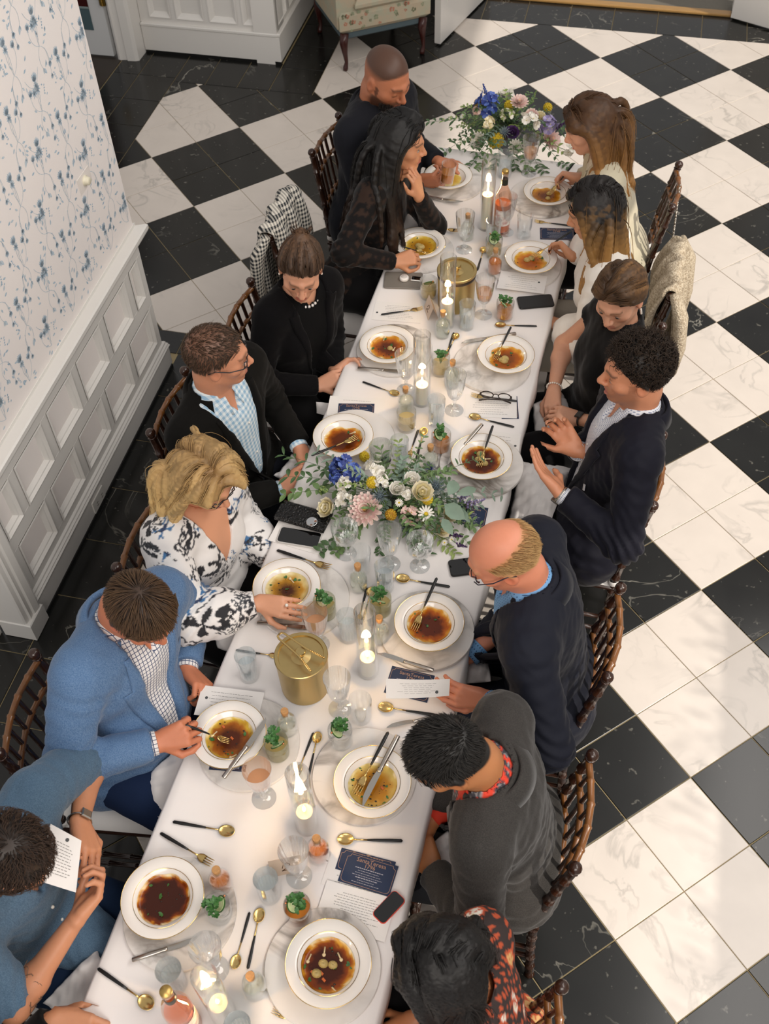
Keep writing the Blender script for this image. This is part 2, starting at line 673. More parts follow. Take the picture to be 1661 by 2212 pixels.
def moulding(name, prof, Y0, Y1, m, parent, endret=0.0):
    """profile (X, z) swept along Y, closed ends"""
    n = len(prof)
    vs = [rm(X, Y0, z) for X, z in prof] + [rm(X, Y1 + endret * (X - prof[0][0]), z) for X, z in prof]
    fs = [(i, (i + 1) % n, n + (i + 1) % n, n + i) for i in range(n)] + [tuple(range(n - 1, -1, -1)), tuple(range(n, 2 * n))]
    return MB().add(vs, fs).build(name, m, parent, smooth=False)


moulding('chair_rail', [(-1.48, 0.772), (-1.44, 0.772), (-1.437, 0.782), (-1.425, 0.786), (-1.423, 0.800), (-1.409, 0.808), (-1.405, 0.818), (-1.405, 0.836), (-1.412, 0.842), (-1.452, 0.846), (-1.452, 0.860), (-1.48, 0.860)], -0.0, 1.545, wpaint, wall, 0.6)
tr = moulding('trim_1', [(-1.48, 0.018), (-1.437, 0.018), (-1.437, 0.120), (-1.432, 0.124), (-1.430, 0.132), (-1.436, 0.138), (-1.436, 0.144), (-1.444, 0.150), (-1.446, 0.158), (WX, 0.164), (-1.48, 0.164)], 0.0, 1.545, wpaint, wall, 0.6)
tr.name = 'skirting_board'
part_box('foot_strip', -1.48, -1.431, 0.0, 1.56, 0.0, 0.018, blackp, wall, 0.001)  # thin black strip along the foot of the wall
# socket plate and round dimmer
sk = part_box('socket_plate', -1.437, -1.431, 0.555, 0.668, 0.022, 0.092, mat('socket_white', '#d9d6d0', 0.3), wall, 0.002)
for dy in (0.03, 0.08):
    for dz in (0.02, 0.035):
        part_box('socket_slot', -1.4312, -1.4300, 0.555 + dy, 0.558 + dy + 0.012, 0.022 + dz, 0.022 + dz + 0.004, mat('slot_dark', '#6a665f', 0.6), sk, 0.0003)
dm = MB().lathe([(0.0, 0), (0.021, 0), (0.021, 0.006), (0.017, 0.008), (0.016, 0.020), (0.013, 0.023), (0.0, 0.023)], 20, cap0=False, cap1=False).build('dimmer_knob', mat('cream_plastic', '#e3dcc4', 0.35), wall)
dm.location = rm(WX, 1.255, 1.275); dm.rotation_euler = (0, PI / 2, TH)
pl = MB().box(-0.035, 0.035, -0.057, 0.057, 0, 0.002, bev=0.0008).build('dimmer_plate', mat('clear_plate', '#e6dfd9', 0.15), wall, smooth=False)
pl.location = rm(WX, 1.255, 1.275); pl.rotation_euler = (0, PI / 2, TH)

# the print on the paper: trailing vines with blossoms, drawn as thin ink shapes on the face
PX = WX + 0.0006
prn = MB()


def ribbon(pts, w, mi=0):
    n = len(pts)
    vs = []
    for i, p in enumerate(pts):
        a = pts[max(0, i - 1)]; b = pts[min(n - 1, i + 1)]
        t = (b[0] - a[0], b[1] - a[1]); l = math.hypot(*t) or 1
        ww = w[i] if hasattr(w, '__len__') else w
        vs += [(p[0] - t[1] / l * ww, p[1] + t[0] / l * ww), (p[0] + t[1] / l * ww, p[1] - t[0] / l * ww)]
    keep = [v for v in vs]
    if min(v[0] for v in keep) < 0.005 or max(v[0] for v in keep) > 1.54 or min(v[1] for v in keep) < 0.862 or max(v[1] for v in keep) > 2.6:
        return
    prn.add([rm(PX, v[0], v[1]) for v in vs], [(2 * i, 2 * i + 1, 2 * i + 3, 2 * i + 2) for i in range(n - 1)], mi)


def leaf2(x, y, a, L, w, mi=0):
    pts = [(x + math.cos(a) * L * t, y + math.sin(a) * L * t) for t in (0, .3, .6, .85, 1)]
    ribbon(pts, [w * .15, w * .9, w, w * .5, 0.0003], mi)


def bloom(x, y, s, a0=PI / 2, full=False):
    for k in range(9 if full else 7):
        a = a0 + (k - (4 if full else 3)) * (0.62 if full else 0.26)
        leaf2(x, y, a, s * (1 - 0.05 * abs(k - 3)), s * 0.13, k % 2)
    for k in range(5):
        a = a0 + (k - 2) * 0.5
        leaf2(x, y, a, s * 0.55, s * 0.12, 1)
    leaf2(x, y, a0 + 2.4, s * 0.35, s * 0.06); leaf2(x, y, a0 - 2.4, s * 0.35, s * 0.06)


def curl(x, y, a, L, bend, w=0.0009, n=9):
    pts = [(x, y)]
    for k in range(n):
        a += bend / n
        x += math.cos(a) * L / n; y += math.sin(a) * L / n
        pts.append((x, y))
    ribbon(pts, w)
    return x, y, a


def motif(ox, oy, mx=1):
    global ribbon
    rb0 = ribbon
    ribbon = lambda pts, w, mi=0: rb0([(ox + mx * (p[0] - ox), p[1]) for p in pts], w, mi)
    motif_(ox, oy)
    ribbon = rb0


def motif_(ox, oy):
    x, y, a = curl(ox, oy, 1.35, 0.11, 0.5)
    bloom(x, y, 0.034, a)
    curl(ox, oy, 1.9, 0.10, -0.7)
    x, y, a = curl(ox, oy + 0.02, 2.3, 0.075, -1.1); bloom(x, y, 0.020, a, True)
    x, y, a = curl(ox, oy, 0.2, 0.10, 1.5); bloom(x, y, 0.026, a + 0.2)
    x, y, a = curl(ox, oy, -0.5, 0.085, -1.6); leaf2(x, y, a, 0.03, 0.007); leaf2(x, y, a + 0.7, 0.02, 0.005)
    x, y, a = curl(ox, oy, 3.5, 0.09, 1.3); bloom(x, y, 0.022, -PI / 2 + 0.2)
    x, y, a = curl(ox + 0.05, oy - 0.05, -1.2, 0.09, 0.8); bloom(x, y, 0.024, a, True)
    x, y, a = curl(ox - 0.03, oy - 0.02, -1.8, 0.10, 0.4); bloom(x, y, 0.018, -PI / 2)
    for k in range(11):
        a = RNG.uniform(0, 2 * PI); r = RNG.uniform(0.02, 0.09)
        leaf2(ox + r * math.cos(a), oy + r * math.sin(a), a + RNG.uniform(-1, 1), 0.020, 0.0042, k % 2)
    for k in range(6):
        leaf2(ox - 0.06 + 0.006 * (k % 3), oy + 0.03 + 0.009 * k, (0.5 if k % 2 else 2.6), 0.010, 0.0032, 1)


for a in range(-1, 10):
    for b in range(-1, 9):
        motif(0.08 + a * 0.205 + (0.10 if b % 2 else 0.0), 0.90 + b * 0.190, -1 if (a + b // 2) % 2 else 1)
prn.build('paper_print', [ink, ink2], wall, smooth=False)

# door casing at the near end of that wall, with the jamb of the opening beyond it
cs = MB()
prof = [(-0.105, -1.56), (-0.105, -1.447), (-0.100, -1.440), (-0.080, -1.438), (-0.074, -1.430), (-0.066, -1.434), (-0.050, -1.436), (-0.044, -1.428), (-0.012, -1.424), (0.0, -1.430), (0.004, -1.447), (0.004, -1.56)]
n = len(prof)
cs.add([rm(X, Y, 0.0) for Y, X in prof] + [rm(X, Y, 2.3) for Y, X in prof], [(i, (i + 1) % n, n + (i + 1) % n, n + i)[::-1] for i in range(n)] + [tuple(range(n, 2 * n))])
co = cs.build('trim_1', wpaint, smooth=False)
tag(co, 'white moulded door casing at the near end of the papered wall', None, kind='structure')
part_box('casing_plinth', -1.562, -1.420, -0.110, 0.006, 0.0, 0.105, wpaint, co, 0.004)
jb = MB().box(-2.0, -1.585, -0.135, -0.10, 0, 2.3, rm).build('door_1', wpaint, smooth=False)
tag(jb, 'white door leaf standing in the opening beside the papered wall', None, kind='structure')
MB().box(-1.95, -1.64, -0.139, -0.134, 0.25, 0.95, rm, bev=0.002).build('door_panel', wpaint, jb, smooth=False)

# ---------------------------------------------------------------- panelled wall at the back left, with its return
def panelled(name, T, length, h, cols, label):
    """wall run along +a from T's origin; b = outwards; z up"""
    w = MB().box(0, length, -0.16, -0.03, 0, 3.0, T).build(name, wpaint, smooth=False)
    tag(w, label, None, kind='structure')
    MB().box(0, length, -0.03, 0.016, 0.02, 0.19, T, bev=0.003).build('skirting_board', wpaint, w, smooth=False)
    MB().box(0, length, -0.03, 0.022, 0.19, 0.215, T, bev=0.006).build('skirting_cap', wpaint, w, smooth=False)
    MB().box(0.0, length, -0.03, 0.012, 0.0, 0.02, T).build('foot_strip', blackp, w, smooth=False)  # same thin black strip at floor level
    e = [0.0] + [x for c in cols for x in c] + [length]
    for k in range(0, len(e), 2):
        MB().box(e[k], e[k + 1], -0.03, 0.0, 0.215, h, T).build('wainscot_stile', wpaint, w, smooth=False)
    for (a, b) in cols:
        MB().box(a, b, -0.03, 0.0, 0.215, 0.25, T).build('wainscot_rail', wpaint, w, smooth=False)
        rings = [(0.003, -0.003), (0.004, 0.004), (-0.006, 0.014), (-0.018, 0.03), (-0.024, 0.032)]
        vs = []
        for bb, ee in rings:
            vs += [T(a + ee, bb, 0.25 + ee), T(b - ee, bb, 0.25 + ee), T(b - ee, bb, h - ee), T(a + ee, bb, h - ee)]
        fs = [(4 * k + i, 4 * k + (i + 1) % 4, 4 * k + 4 + (i + 1) % 4, 4 * k + 4 + i) for k in range(len(rings) - 1) for i in range(4)] + [(16, 17, 18, 19)]
        MB().add(vs, fs).build('wainscot_panel', wpaint, w, smooth=False)
    return w


# a runs from the outer corner to the left, so the outward side faces the camera
pw = panelled('wall_back', lambda a, b, z: rm(-1.735 - a, 4.555 - b, z), 0.97, 1.1, [(0.05, 0.235), (0.275, 0.47), (0.51, 0.705), (0.745, 0.90)], 'white panelled wall at the back beside the open door')
panelled('wall_return', lambda a, b, z: rm(-1.735 + b, 4.538 + a, z), 1.20, 1.1, [(0.05, 0.25), (0.30, 0.55), (0.60, 0.85)], 'white panelled return of the back wall beside the armchair')
bw = MB().box(-1.9, -0.62, 5.72, 5.86, 0, 3.0, rm).build('wall_far', wpaint, smooth=False)
tag(bw, 'white wall behind the armchair', None, kind='structure')
MB().box(-1.735, -0.62, 5.70, 5.722, 0.0, 0.19, rm, bev=0.003).build('skirting_board', wpaint, bw, smooth=False)
# casing + open door with brass hinge at the far left
cb = MB()
prof = [(-2.862, 4.57), (-2.862, 4.415), (-2.845, 4.405), (-2.83, 4.412), (-2.80, 4.418), (-2.79, 4.408), (-2.735, 4.412), (-2.712, 4.425), (-2.708, 4.57)]
n = len(prof)
cb.add([rm(X, Y, 0) for X, Y in prof] + [rm(X, Y, 2.3) for X, Y in prof], [(i, (i + 1) % n, n + (i + 1) % n, n + i) for i in range(n)] + [tuple(range(n, 2 * n))])
tag(cb.build('trim_2', wpaint, smooth=False), 'white moulded casing of the doorway at the far left', None, kind='structure')
dr = MB().box(-3.60, -2.895, 4.425, 4.465, 0.012, 2.05, rm, bev=0.003).build('door_2', mat('door_paint', '#cfd0d0', 0.35), smooth=False)
tag(dr, 'white glazed door with brass hinge at the far left', None, kind='structure')
for k, (a, b, c, d, m_) in enumerate([(-3.5, -3.0, 0.34, 1.9, mat('dark_red_pane', '#3a0d0c', 0.25)), (-3.5, -3.0, 0.19, 0.34, mat('teal_pane', '#4c6166', 0.3))]):
    MB().box(a, b, 4.420, 4.4255, c, d, rm, bev=0.001).build('door_pane', m_, dr, smooth=False)
MB().box(-3.5, -3.0, 4.416, 4.428, 0.335, 0.350, rm, bev=0.002).build('glazing_bar', mat('teal_bar', '#7d8b8c', 0.35), dr, smooth=False)
hg = MB().box(-2.905, -2.865, 4.405, 4.428, 0.37, 0.47, rm, bev=0.003)
for k in range(4):
    hg.lathe([(0.0, 0), (0.008, 0), (0.008, 0.022), (0.0, 0.022)], 10, c=rm(-2.885, 4.402, 0.374 + 0.024 * k), cap0=False, cap1=False)
hg.build('hinge', mat('brass', '#a98b45', 0.3, 1.0), dr, smooth=False)

# doors at the back right and the oak threshold between them
th = MB().box(-0.70, 1.245, 5.735, 5.80, 0.0, 0.022, rm, bev=0.006).build('threshold', mat('oak', '#a8814b', 0.35, var=0.25, vs=14, stretch=(1, 12, 12)), smooth=False)
tag(th, 'oak threshold of the doorway at the back', None, kind='structure')
tag(MB().box(-0.70, 1.26, 5.80, 7.2, -0.02, 0.012, rm).build('floor_porch', mat('porch_mat', '#6e695f', 0.8, var=0.1, vs=60), smooth=False), 'grey porch floor beyond the oak threshold', None, kind='structure')


def open_door(name, p0, p1, label, th=0.045):
    p0, p1 = np.array(p0), np.array(p1)
    d = p1 - p0; L = np.linalg.norm(d); d /= L; nrm = np.array([-d[1], d[0]])
    T = lambda a, b, z: (*(p0 + d * a + nrm * b), z)
    o = MB().box(0, L, 0, th, 0.012, 2.1, T, bev=0.003).build(name, mat('door_white', '#e2dfda', 0.3), smooth=False)
    tag(o, label, None, kind='structure')
    for a, b in ((0.1, L / 2 - 0.04), (L / 2 + 0.04, L - 0.1)):
        for s, bb in ((1, th), (-1, 0.0)):
            MB().box(a, b, bb - 0.004, bb + 0.004, 0.26, 0.95, T, bev=0.003).build('door_panel', mat('door_white'), o, smooth=False)
    return o


open_door('door_3', at(951, 100, 0)[:2], at(1060, -12, 0)[:2], 'white door standing open beside the armchair')
open_door('door_4', at(1577, 42, 0)[:2], at(1661 + 90, 92, 0)[:2], 'white door folded back at the right of the oak threshold', 0.05)
tag(MB().box(1.25, 1.42, 5.735, 5.90, 0, 2.3, rm, bev=0.004).build('trim_3', wpaint, smooth=False), 'white door frame post at the right end of the threshold', None, kind='structure')
tag(MB().box(-0.78, -0.66, 5.735, 5.90, 0, 2.3, rm, bev=0.004).build('trim_4', wpaint, smooth=False), 'white door frame post behind the open door', None, kind='structure')
# glazed side of the hall on the right: low wall under the tall windows, with the shrub that stands outside it
sw = MB().box(2.80, 2.95, -6.0, 0.20, 0, 1.02, rm, bev=0.01).build('wall_right', wpaint, smooth=False)
tag(sw, 'low white wall under the tall windows on the right', None, kind='structure')
MB().box(2.75, 2.99, -6.0, 0.21, 1.02, 1.055, rm, bev=0.006).build('window_sill', wpaint, sw, smooth=False)
MB().box(2.80, 2.95, -6.0, 5.72, 2.50, 7.0, rm, bev=0.01).build('sun_block_lintel', wpaint, sw, smooth=False)  # unseen; height and length set to keep the sun off table and left wall
sh = MB()
for k in range(900):
    y = RNG.uniform(-1.9, -0.15)
    hgt = 0.16 * max(0, math.sin(y * 5.1 + 0.5)) + 0.11 * max(0, math.sin(y * 11.3 + 2)) + 0.02
    c = np.array(rm(3.40 + RNG.normal(0, 0.07), y, 1.49 + RNG.uniform(-0.5, 1) * hgt))
    d = RNG.normal(size=3); d /= np.linalg.norm(d); e = np.cross(d, RNG.normal(size=3)); e /= np.linalg.norm(e)
    L = RNG.uniform(0.02, 0.045)
    sh.add([c, c + d * L * .5 + e * L * .3, c + d * L, c + d * L * .5 - e * L * .3], [(0, 1, 2, 3)])
hd = sh.build('foliage', mat('leaf_shrub', '#3f5a2c', 0.6), smooth=False)
hb = empty('hedge', rm(3.40, -0.7, 0), 0, 'clipped green hedge outside the tall windows', 'hedge')
hd.parent = hb
hd.location = [-c for c in hb.location]
MB().box(3.30, 3.50, -1.9, -0.15, 0.0, 1.44, rm, bev=0.03).build('clipped_base', mat('leaf_shrub'), hb, smooth=False).location = hd.location
# ================================================================ TABLE, CHAIRS, ARMCHAIR
ZT = 0.752
TY0, TY1, TX = -2.25, 2.56, 0.376
linen = mat('white_linen', '#eee9e6', 0.85, bump=0.06, bs=900, var=0.015, vs=6)
tb = empty('dining_table', (0, 0.15, 0), 0, 'long narrow dining table under the white cloth', 'table')
wd = mat('table_wood', '#3a2a1c', 0.5)
MB().box(-TX + .01, TX - .01, TY0 + .01 - .15, TY1 - .01 - .15, 0.715, 0.748, bev=0.004).build('tabletop', wd, tb, smooth=False)
for x in (-0.30, 0.30):
    for y in (TY0 + .12, -0.7, 0.95, TY1 - .12):
        MB().box(x - .022, x + .022, y - .022 - .15, y + .022 - .15, 0.0, 0.716, bev=0.004).build('leg', wd, tb, smooth=False)
# cloth: top with soft creases and a short hem that hangs over the edge
nx, ny = 34, 190
xs = np.concatenate([[-TX - .006, -TX - .006, -TX - .004], np.linspace(-TX + .004, TX - .004, nx), [TX + .004, TX + .006, TX + .006]])
zx = np.concatenate([[-.075, -.04, -.006], np.zeros(nx), [-.006, -.04, -.075]])
ys = np.concatenate([[TY0 - .006, TY0 - .006, TY0 - .004], np.linspace(TY0 + .004, TY1 - .004, ny), [TY1 + .004, TY1 + .006, TY1 + .006]])
zy = np.concatenate([[-.075, -.04, -.006], np.zeros(ny), [-.006, -.04, -.075]])
vs, fs = [], []
for j, y in enumerate(ys):
    for i, x in enumerate(xs):
        hang = zx[i] + zy[j]
        w = 0.006 * abs(zx[i]) / .075 * math.sin(y * 9.0 + (1.5 if x > 0 else 0)) + 0.004 * abs(zx[i]) / .075 * math.sin(y * 23)
        crease = 0.0006 * math.exp(-((y - round(y / .6) * .6) / .012) ** 2)
        vs.append((x + math.copysign(w, x), y, ZT + max(hang, -.085) + (crease if hang == 0 else 0)))
for j in range(len(ys) - 1):
    for i in range(len(xs) - 1):
        a = j * len(xs) + i
        fs.append((a, a + 1, a + 1 + len(xs), a + len(xs)))
tc = MB().add(vs, fs).build('tablecloth', linen)
tag(tc, 'white linen cloth spread over the long dining table', 'tablecloth')
md = tc.modifiers.new('thickness', 'SOLIDIFY'); md.thickness = 0.0015; md.offset = -1

# ---- gilt bamboo ballroom chair; sits facing local +x, origin on the floor under the seat centre
fruit = mat('chair_fruitwood', '#71461f', 0.28, var=0.35, vs=30, coat=0.3)
dark = mat('chair_dark', '#331c11', 0.25, var=0.2, vs=30, coat=0.3)
cushion_m = mat('chair_cushion', '#e4e0dc', 0.8)


def bamboo(mb, pts, r, every=0.085):
    P = [np.asarray(p, float) for p in pts]
    d = [0]
    for a, b in zip(P, P[1:]): d.append(d[-1] + np.linalg.norm(b - a))
    L = d[-1]
    n = max(1, round(L / every))
    sam = []
    for k in range(n + 1):
        for off, rr in ((-.006, 1.0), (-.003, 1.22), (.003, 1.22), (.006, 1.0)):
            t = k * L / n + off
            if 0 <= t <= L: sam.append((t, r * rr))
    sam = [(0, r)] + [s_ for s_ in sam if 0.002 < s_[0] < L - 0.002] + [(L, r)]
    pts2 = [tuple(np.array([np.interp(t, d, [p[k] for p in P]) for k in range(3)])) for t, _ in sam]
    mb.tube(pts2, [q for _, q in sam], 8)


def make_chair():
    c = empty('ballroom_chair', (0, 0, 0), 0, 'brown bamboo style ballroom chair', 'chair', 'ballroom chairs around the table')
    hw = 0.172
    for s in (-1, 1):
        m = MB(); bamboo(m, [(-.205, s * (hw + .012), 0), (-.185, s * (hw + .004), .25), (-.180, s * hw, .45), (-.205, s * hw, .68), (-.245, s * (hw - .006), .905)], 0.0145)
        m.sphere((-.2475, s * (hw - .006), .922), .019, 12, 8)
        m.build('back_post', dark, c)
        m = MB(); bamboo(m, [(.195, s * (hw + .02), 0), (.180, s * (hw + .015), .44)], 0.0145); m.build('leg', dark, c)
        for z in (.16, .24):
            m = MB(); bamboo(m, [(-.188, s * (hw + .006), z), (.186, s * (hw + .016), z)], 0.009); m.build('stretcher', dark, c)
    for z in (.18, .30):
        m = MB(); bamboo(m, [(.187, -hw - .016, z), (.187, hw + .016, z)], 0.009); m.build('stretcher', dark, c)
        m = MB(); bamboo(m, [(-.188, -hw - .005, z), (-.188, hw + .005, z)], 0.009); m.build('stretcher', dark, c)

    def rail(z, x, bow, r, mm):
        m = MB(); bamboo(m, [(x - bow * math.cos(t * PI / 2), t * (hw - .004), z) for t in np.linspace(-1, 1, 9)], r, 0.07)
        m.build('back_rail', mm, c)
    rail(.893, -.240, .026, .0105, fruit)
    rail(.800, -.222, .026, .0095, fruit)
    rail(.640, -.196, .024, .0095, fruit)
    rail(.560, -.188, .022, .0095, fruit)
    for k in range(6):
        t = -0.72 + 0.288 * k
        b = .026 * math.cos(t * PI / 2)
        m = MB(); bamboo(m, [(-.240 - b, t * hw, .893), (-.222 - b, t * hw, .80), (-.196 - b, t * hw, .64), (-.188 - b, t * hw, .56)], 0.0078, .11)
        m.build('spindle', dark, c)
    m = MB().box(-.195, .198, -.187, .187, .425, .450, bev=.008); m.build('seat_frame', dark, c, smooth=False)
    vs, fs = [], []
    K = 15
    for j in range(K):
        for i in range(K):
            a, b = -1 + 2 * i / (K - 1), -1 + 2 * j / (K - 1)
            e = (1 - abs(a) ** 5) * (1 - abs(b) ** 5)
            vs.append((.002 + .192 * a, .183 * b, .452 + .038 * e ** .5))
    for j in range(K - 1):
        for i in range(K - 1): fs.append((j * K + i, j * K + i + 1, (j + 1) * K + i + 1, (j + 1) * K + i))
    o = len(vs)
    vs += [(.002 + .192 * a, .183 * b, .4505) for a, b in ((-1, -1), (1, -1), (1, 1), (-1, 1))]
    fs += [(o + 3, o + 2, o + 1, o), (0, o, o + 1, K - 1)[::-1], (K * K - 1, o + 2, o + 3, K * (K - 1))[::-1]]
    m = MB().add(vs, fs); cu = m.build('seat_cushion', cushion_m, c)
    for s in (-1, 1):
        MB().lathe([(.0165, -.012), (.0185, -.009), (.0185, .009), (.0165, .012)], 12, (-.180, s * hw, .47), cap0=False, cap1=False).build('cushion_tie', cushion_m, cu)
    return c


chair0 = make_chair()
_used = [False]


def chair(x, y, face, label, rz=0.0, z=0.0):
    a = (0 if face > 0 else PI) + rz
    if not _used[0]:
        _used[0] = True
        chair0.location = (x, y, z); chair0.rotation_euler = (0, 0, a); chair0['label'] = label
        return chair0
    return clone(chair0, (x, y, z), a, label, 'ballroom chairs around the table')


# ---- armchair with printed upholstery, at the back
ac = empty('armchair', tuple(at(745, 126, 0)), 0, 'armchair in faded floral upholstery on dark cabriole legs', 'armchair')
acl = np.array(ac.location)
fab = mat('armchair_print', '#b3a48d', 0.85, col2='#a9a792', vs=16, bump=.05, bs=300)
q = [at(740, 62, .30), at(931, 22, .30)]
d = (q[1] - q[0]); d[2] = 0; L = np.linalg.norm(d); d /= L; nn = np.array([-d[1], d[0], 0])
org = np.array([q[0][0], q[0][1], 0]) - acl
T = lambda a, b, z: tuple(org + d * a + nn * b + np.array([0, 0, z]))
MB().box(-.02, .62, .0, .62, .25, .40, T, bev=.03).build('seat', fab, ac, smooth=False)
MB().box(-.03, .10, .02, .62, .25, .62, T, bev=.04).build('arm', fab, ac, smooth=False)
MB().box(.50, .63, .02, .62, .25, .62, T, bev=.04).build('arm', fab, ac, smooth=False)
MB().box(-.03, .63, .50, .66, .25, 1.0, T, bev=.05).build('backrest', fab, ac, smooth=False)
MB().box(.09, .51, -.01, .52, .38, .47, T, bev=.035).build('cushion', fab, ac, smooth=False)
MB().box(.0, .60, .03, .60, .205, .25, T, bev=.01).build('underframe', mat('grey_lining', '#4b5a60', .8), ac, smooth=False)
mah = mat('mahogany', '#3b1712', .3)
for a, b in ((.02, .03), (.58, .03), (.03, .60), (.58, .60)):
    MB().tube([T(a, b, .25), T(a - .012, b - .012, .19), T(a - .004, b - .004, .12), T(a + .006, b + .004, .05), T(a - .006, b - .006, .018), T(a - .012, b - .012, .0)], [.030, .028, .018, .012, .018, .014], 10).build('leg', mah, ac)
bl = MB()
for k in range(26):
    a, z = RNG.uniform(0.0, .6), RNG.uniform(.27, .39)
    r = RNG.uniform(.008, .018)
    for i in range(5):
        w = i * 1.257 + RNG.uniform(0, 1)
        c0 = (a + r * .7 * math.cos(w), z + r * .7 * math.sin(w))
        bl.add([T(c0[0] + r * .5 * math.cos(t), -.0007, c0[1] + r * .5 * math.sin(t)) for t in np.linspace(0, 2 * PI, 7)[:-1]], [tuple(range(6))], k % 3)
tag(bl.build('fabric_print', [mat('print_green', '#8d9478', .9), mat('print_rose', '#b47f68', .9), mat('print_olive', '#77795f', .9)], ac, smooth=False), kind='stuff')
# ================================================================ WHAT STANDS ON THE TABLE
WHO = dict(L1='bearded man', L2='woman with long black hair', L3='woman with the hair bun', L4='man in the black blazer', L5='blonde woman', L6='man in the blue blazer', L7='man in the denim shirt',
           R1='woman in the cream blazer', R2='woman in the white blouse', R3='woman in the black top', R4='curly-haired man', R5='balding man', R6='man in the grey jacket', R7='woman in the orange print dress')
china = mat('bone_china', '#ece6df', 0.12, coat=0.4)
goldm = mat('gold', '#d8b878', 0.24, 1.0)
goldb = mat('brushed_gold', '#c4ab74', 0.34, 1.0, var=.08, vs=40, stretch=(1, 1, .05))
blackh = mat('matt_black', '#151515', 0.35)
steel = mat('brushed_steel', '#b9b1a8', 0.28, 1.0)
charger_m = marble('charger_marble', '#e6e1dc', '#857d75', 0.25, vs=4.0, vw=0.09, cloud=0.06, veincut=0.40)
clear = glass('clear_glass')
crystal = glass('cut_crystal', '#fcfdfd', base=0.09, edge=0.9, rough=0.05, pw=1.9)
olive = glass('smoky_glass', '#eef0e6', base=0.05, edge=0.6)


def lathe_o(name, prof, m, parent=None, seg=40, rib=None, ang=40, loc=None):
    return MB().lathe(prof, seg, rib=rib, cap0=False, cap1=False).build(name, m, parent, loc=loc, ang=ang)


# ---- plates
def make_plate():
    p = empty('soup_plate', cat='plate', group='gold-rimmed soup plates')
    lathe_o('plate_body', [(0, .001), (.050, .0), (.054, .003), (.062, .005), (.075, .021), (.086, .0275), (.112, .0335), (.1135, .0355), (.112, .037), (.087, .0315), (.0775, .0275), (.070, .0155), (.060, .009), (.03, .0068), (0, .0065)], china, p, 64, ang=60)
    for r, z, t in ((.1128, .0362, .0009), (.0815, .0298, .0006)):
        lathe_o('gold_band', [(r - t, z + .0008), (r, z + .0012), (r + t, z + .0008), (r + t, z - .0004), (r - t, z - .0004), (r - t, z + .0008)], goldm, p, 64)
    return p


plate0 = make_plate()
charger0 = lathe_o('marble_charger', [(0, 0), (.152, 0), (.155, .002), (.155, .009), (.153, .0115), (0, .012)], charger_m, seg=64)
tag(charger0, 'x', 'charger', 'round marble chargers')
ZC = ZT + 0.0125


class Once:
    """first use moves the prototype, later uses copy it"""
    def __init__(s, o, group=None): s.o = o; s.n = 0; s.g = group

    def __call__(s, loc, rot=(0, 0, 0), label=None, sc=None):
        o = s.o if s.n == 0 else clone(s.o, group=s.g)
        s.n += 1
        o.location = loc; o.rotation_euler = rot
        if sc is not None: o.scale = (sc, sc, sc)
        if label: o['label'] = label
        return o


PLATES = dict(L1=(968, 379), R1=(1184, 413), L2=(907, 525), R2=(1147, 556), L3=(837, 744), R3=(1093, 765), L4=(741, 941), R4=(1040, 986), L5=(619, 1266), R5=(927, 1343), L6=(494, 1586), R6=(804, 1688), L7=(351, 1938), R7=(709, 2080))
CHARG = dict(L1=(975, 392), R1=(1172, 425), L2=(905, 540), R2=(1135, 572), L3=(852, 754), R3=(1063, 787), L4=(765, 948), R4=(1040, 1003), L5=(655, 1293), R5=(922, 1359), L6=(537, 1605), R6=(787, 1674), L7=(388, 1972), R7=(697, 2088))
pl_, ch_ = Once(plate0, 'gold-rimmed soup plates'), Once(charger0, 'round marble chargers')
PC = {}
for k in PLATES:
    a = at(*PLATES[k], ZC + .034)
    PC[k] = np.array([a[0], a[1], ZC])
    pl_((a[0], a[1], ZC), (0, 0, RNG.uniform(0, 6)), 'white gold-rimmed soup plate before the ' + WHO[k])
    c = at(*CHARG[k], ZT + .012)
    ch_((c[0], c[1], ZT + .0005), (0, 0, RNG.uniform(0, 6)), 'round white marble charger under the plate of the ' + WHO[k])

# ---- what is left of the soup course
broth_m = mat('broth', '#ffffff', 0.22, attr=True, spec=.35)
herb_m = mat('herb', '#3d6b2c', .5, col2='#2c5222', vs=120)
dump_m = mat('dumpling', '#b09a5f', .5, var=.3, vs=60, bump=.3, bs=90)
mush_m = mat('mushroom', '#d8c39a', .5, var=.15, vs=60)
char_m = mat('charred_bit', '#2a1a0e', .5)
carrot_m = mat('carrot_bit', '#c4622e', .5)


def herb_leaf(mb, c, s, a, n=3, mi=0, lift=.3):
    for k in range(n):
        w = a + (k - (n - 1) / 2) * .8
        d = np.array([math.cos(w), math.sin(w), lift]); e = np.array([-math.sin(w), math.cos(w), 0])
        p = np.asarray(c, float)
        mb.add([p, p + d * s * .4 + e * s * .25, p + d * s * .75 + e * s * .28, p + d * s, p + d * s * .75 - e * s * .28, p + d * s * .4 - e * s * .25], [(0, 1, 2, 3, 4, 5)], mi)


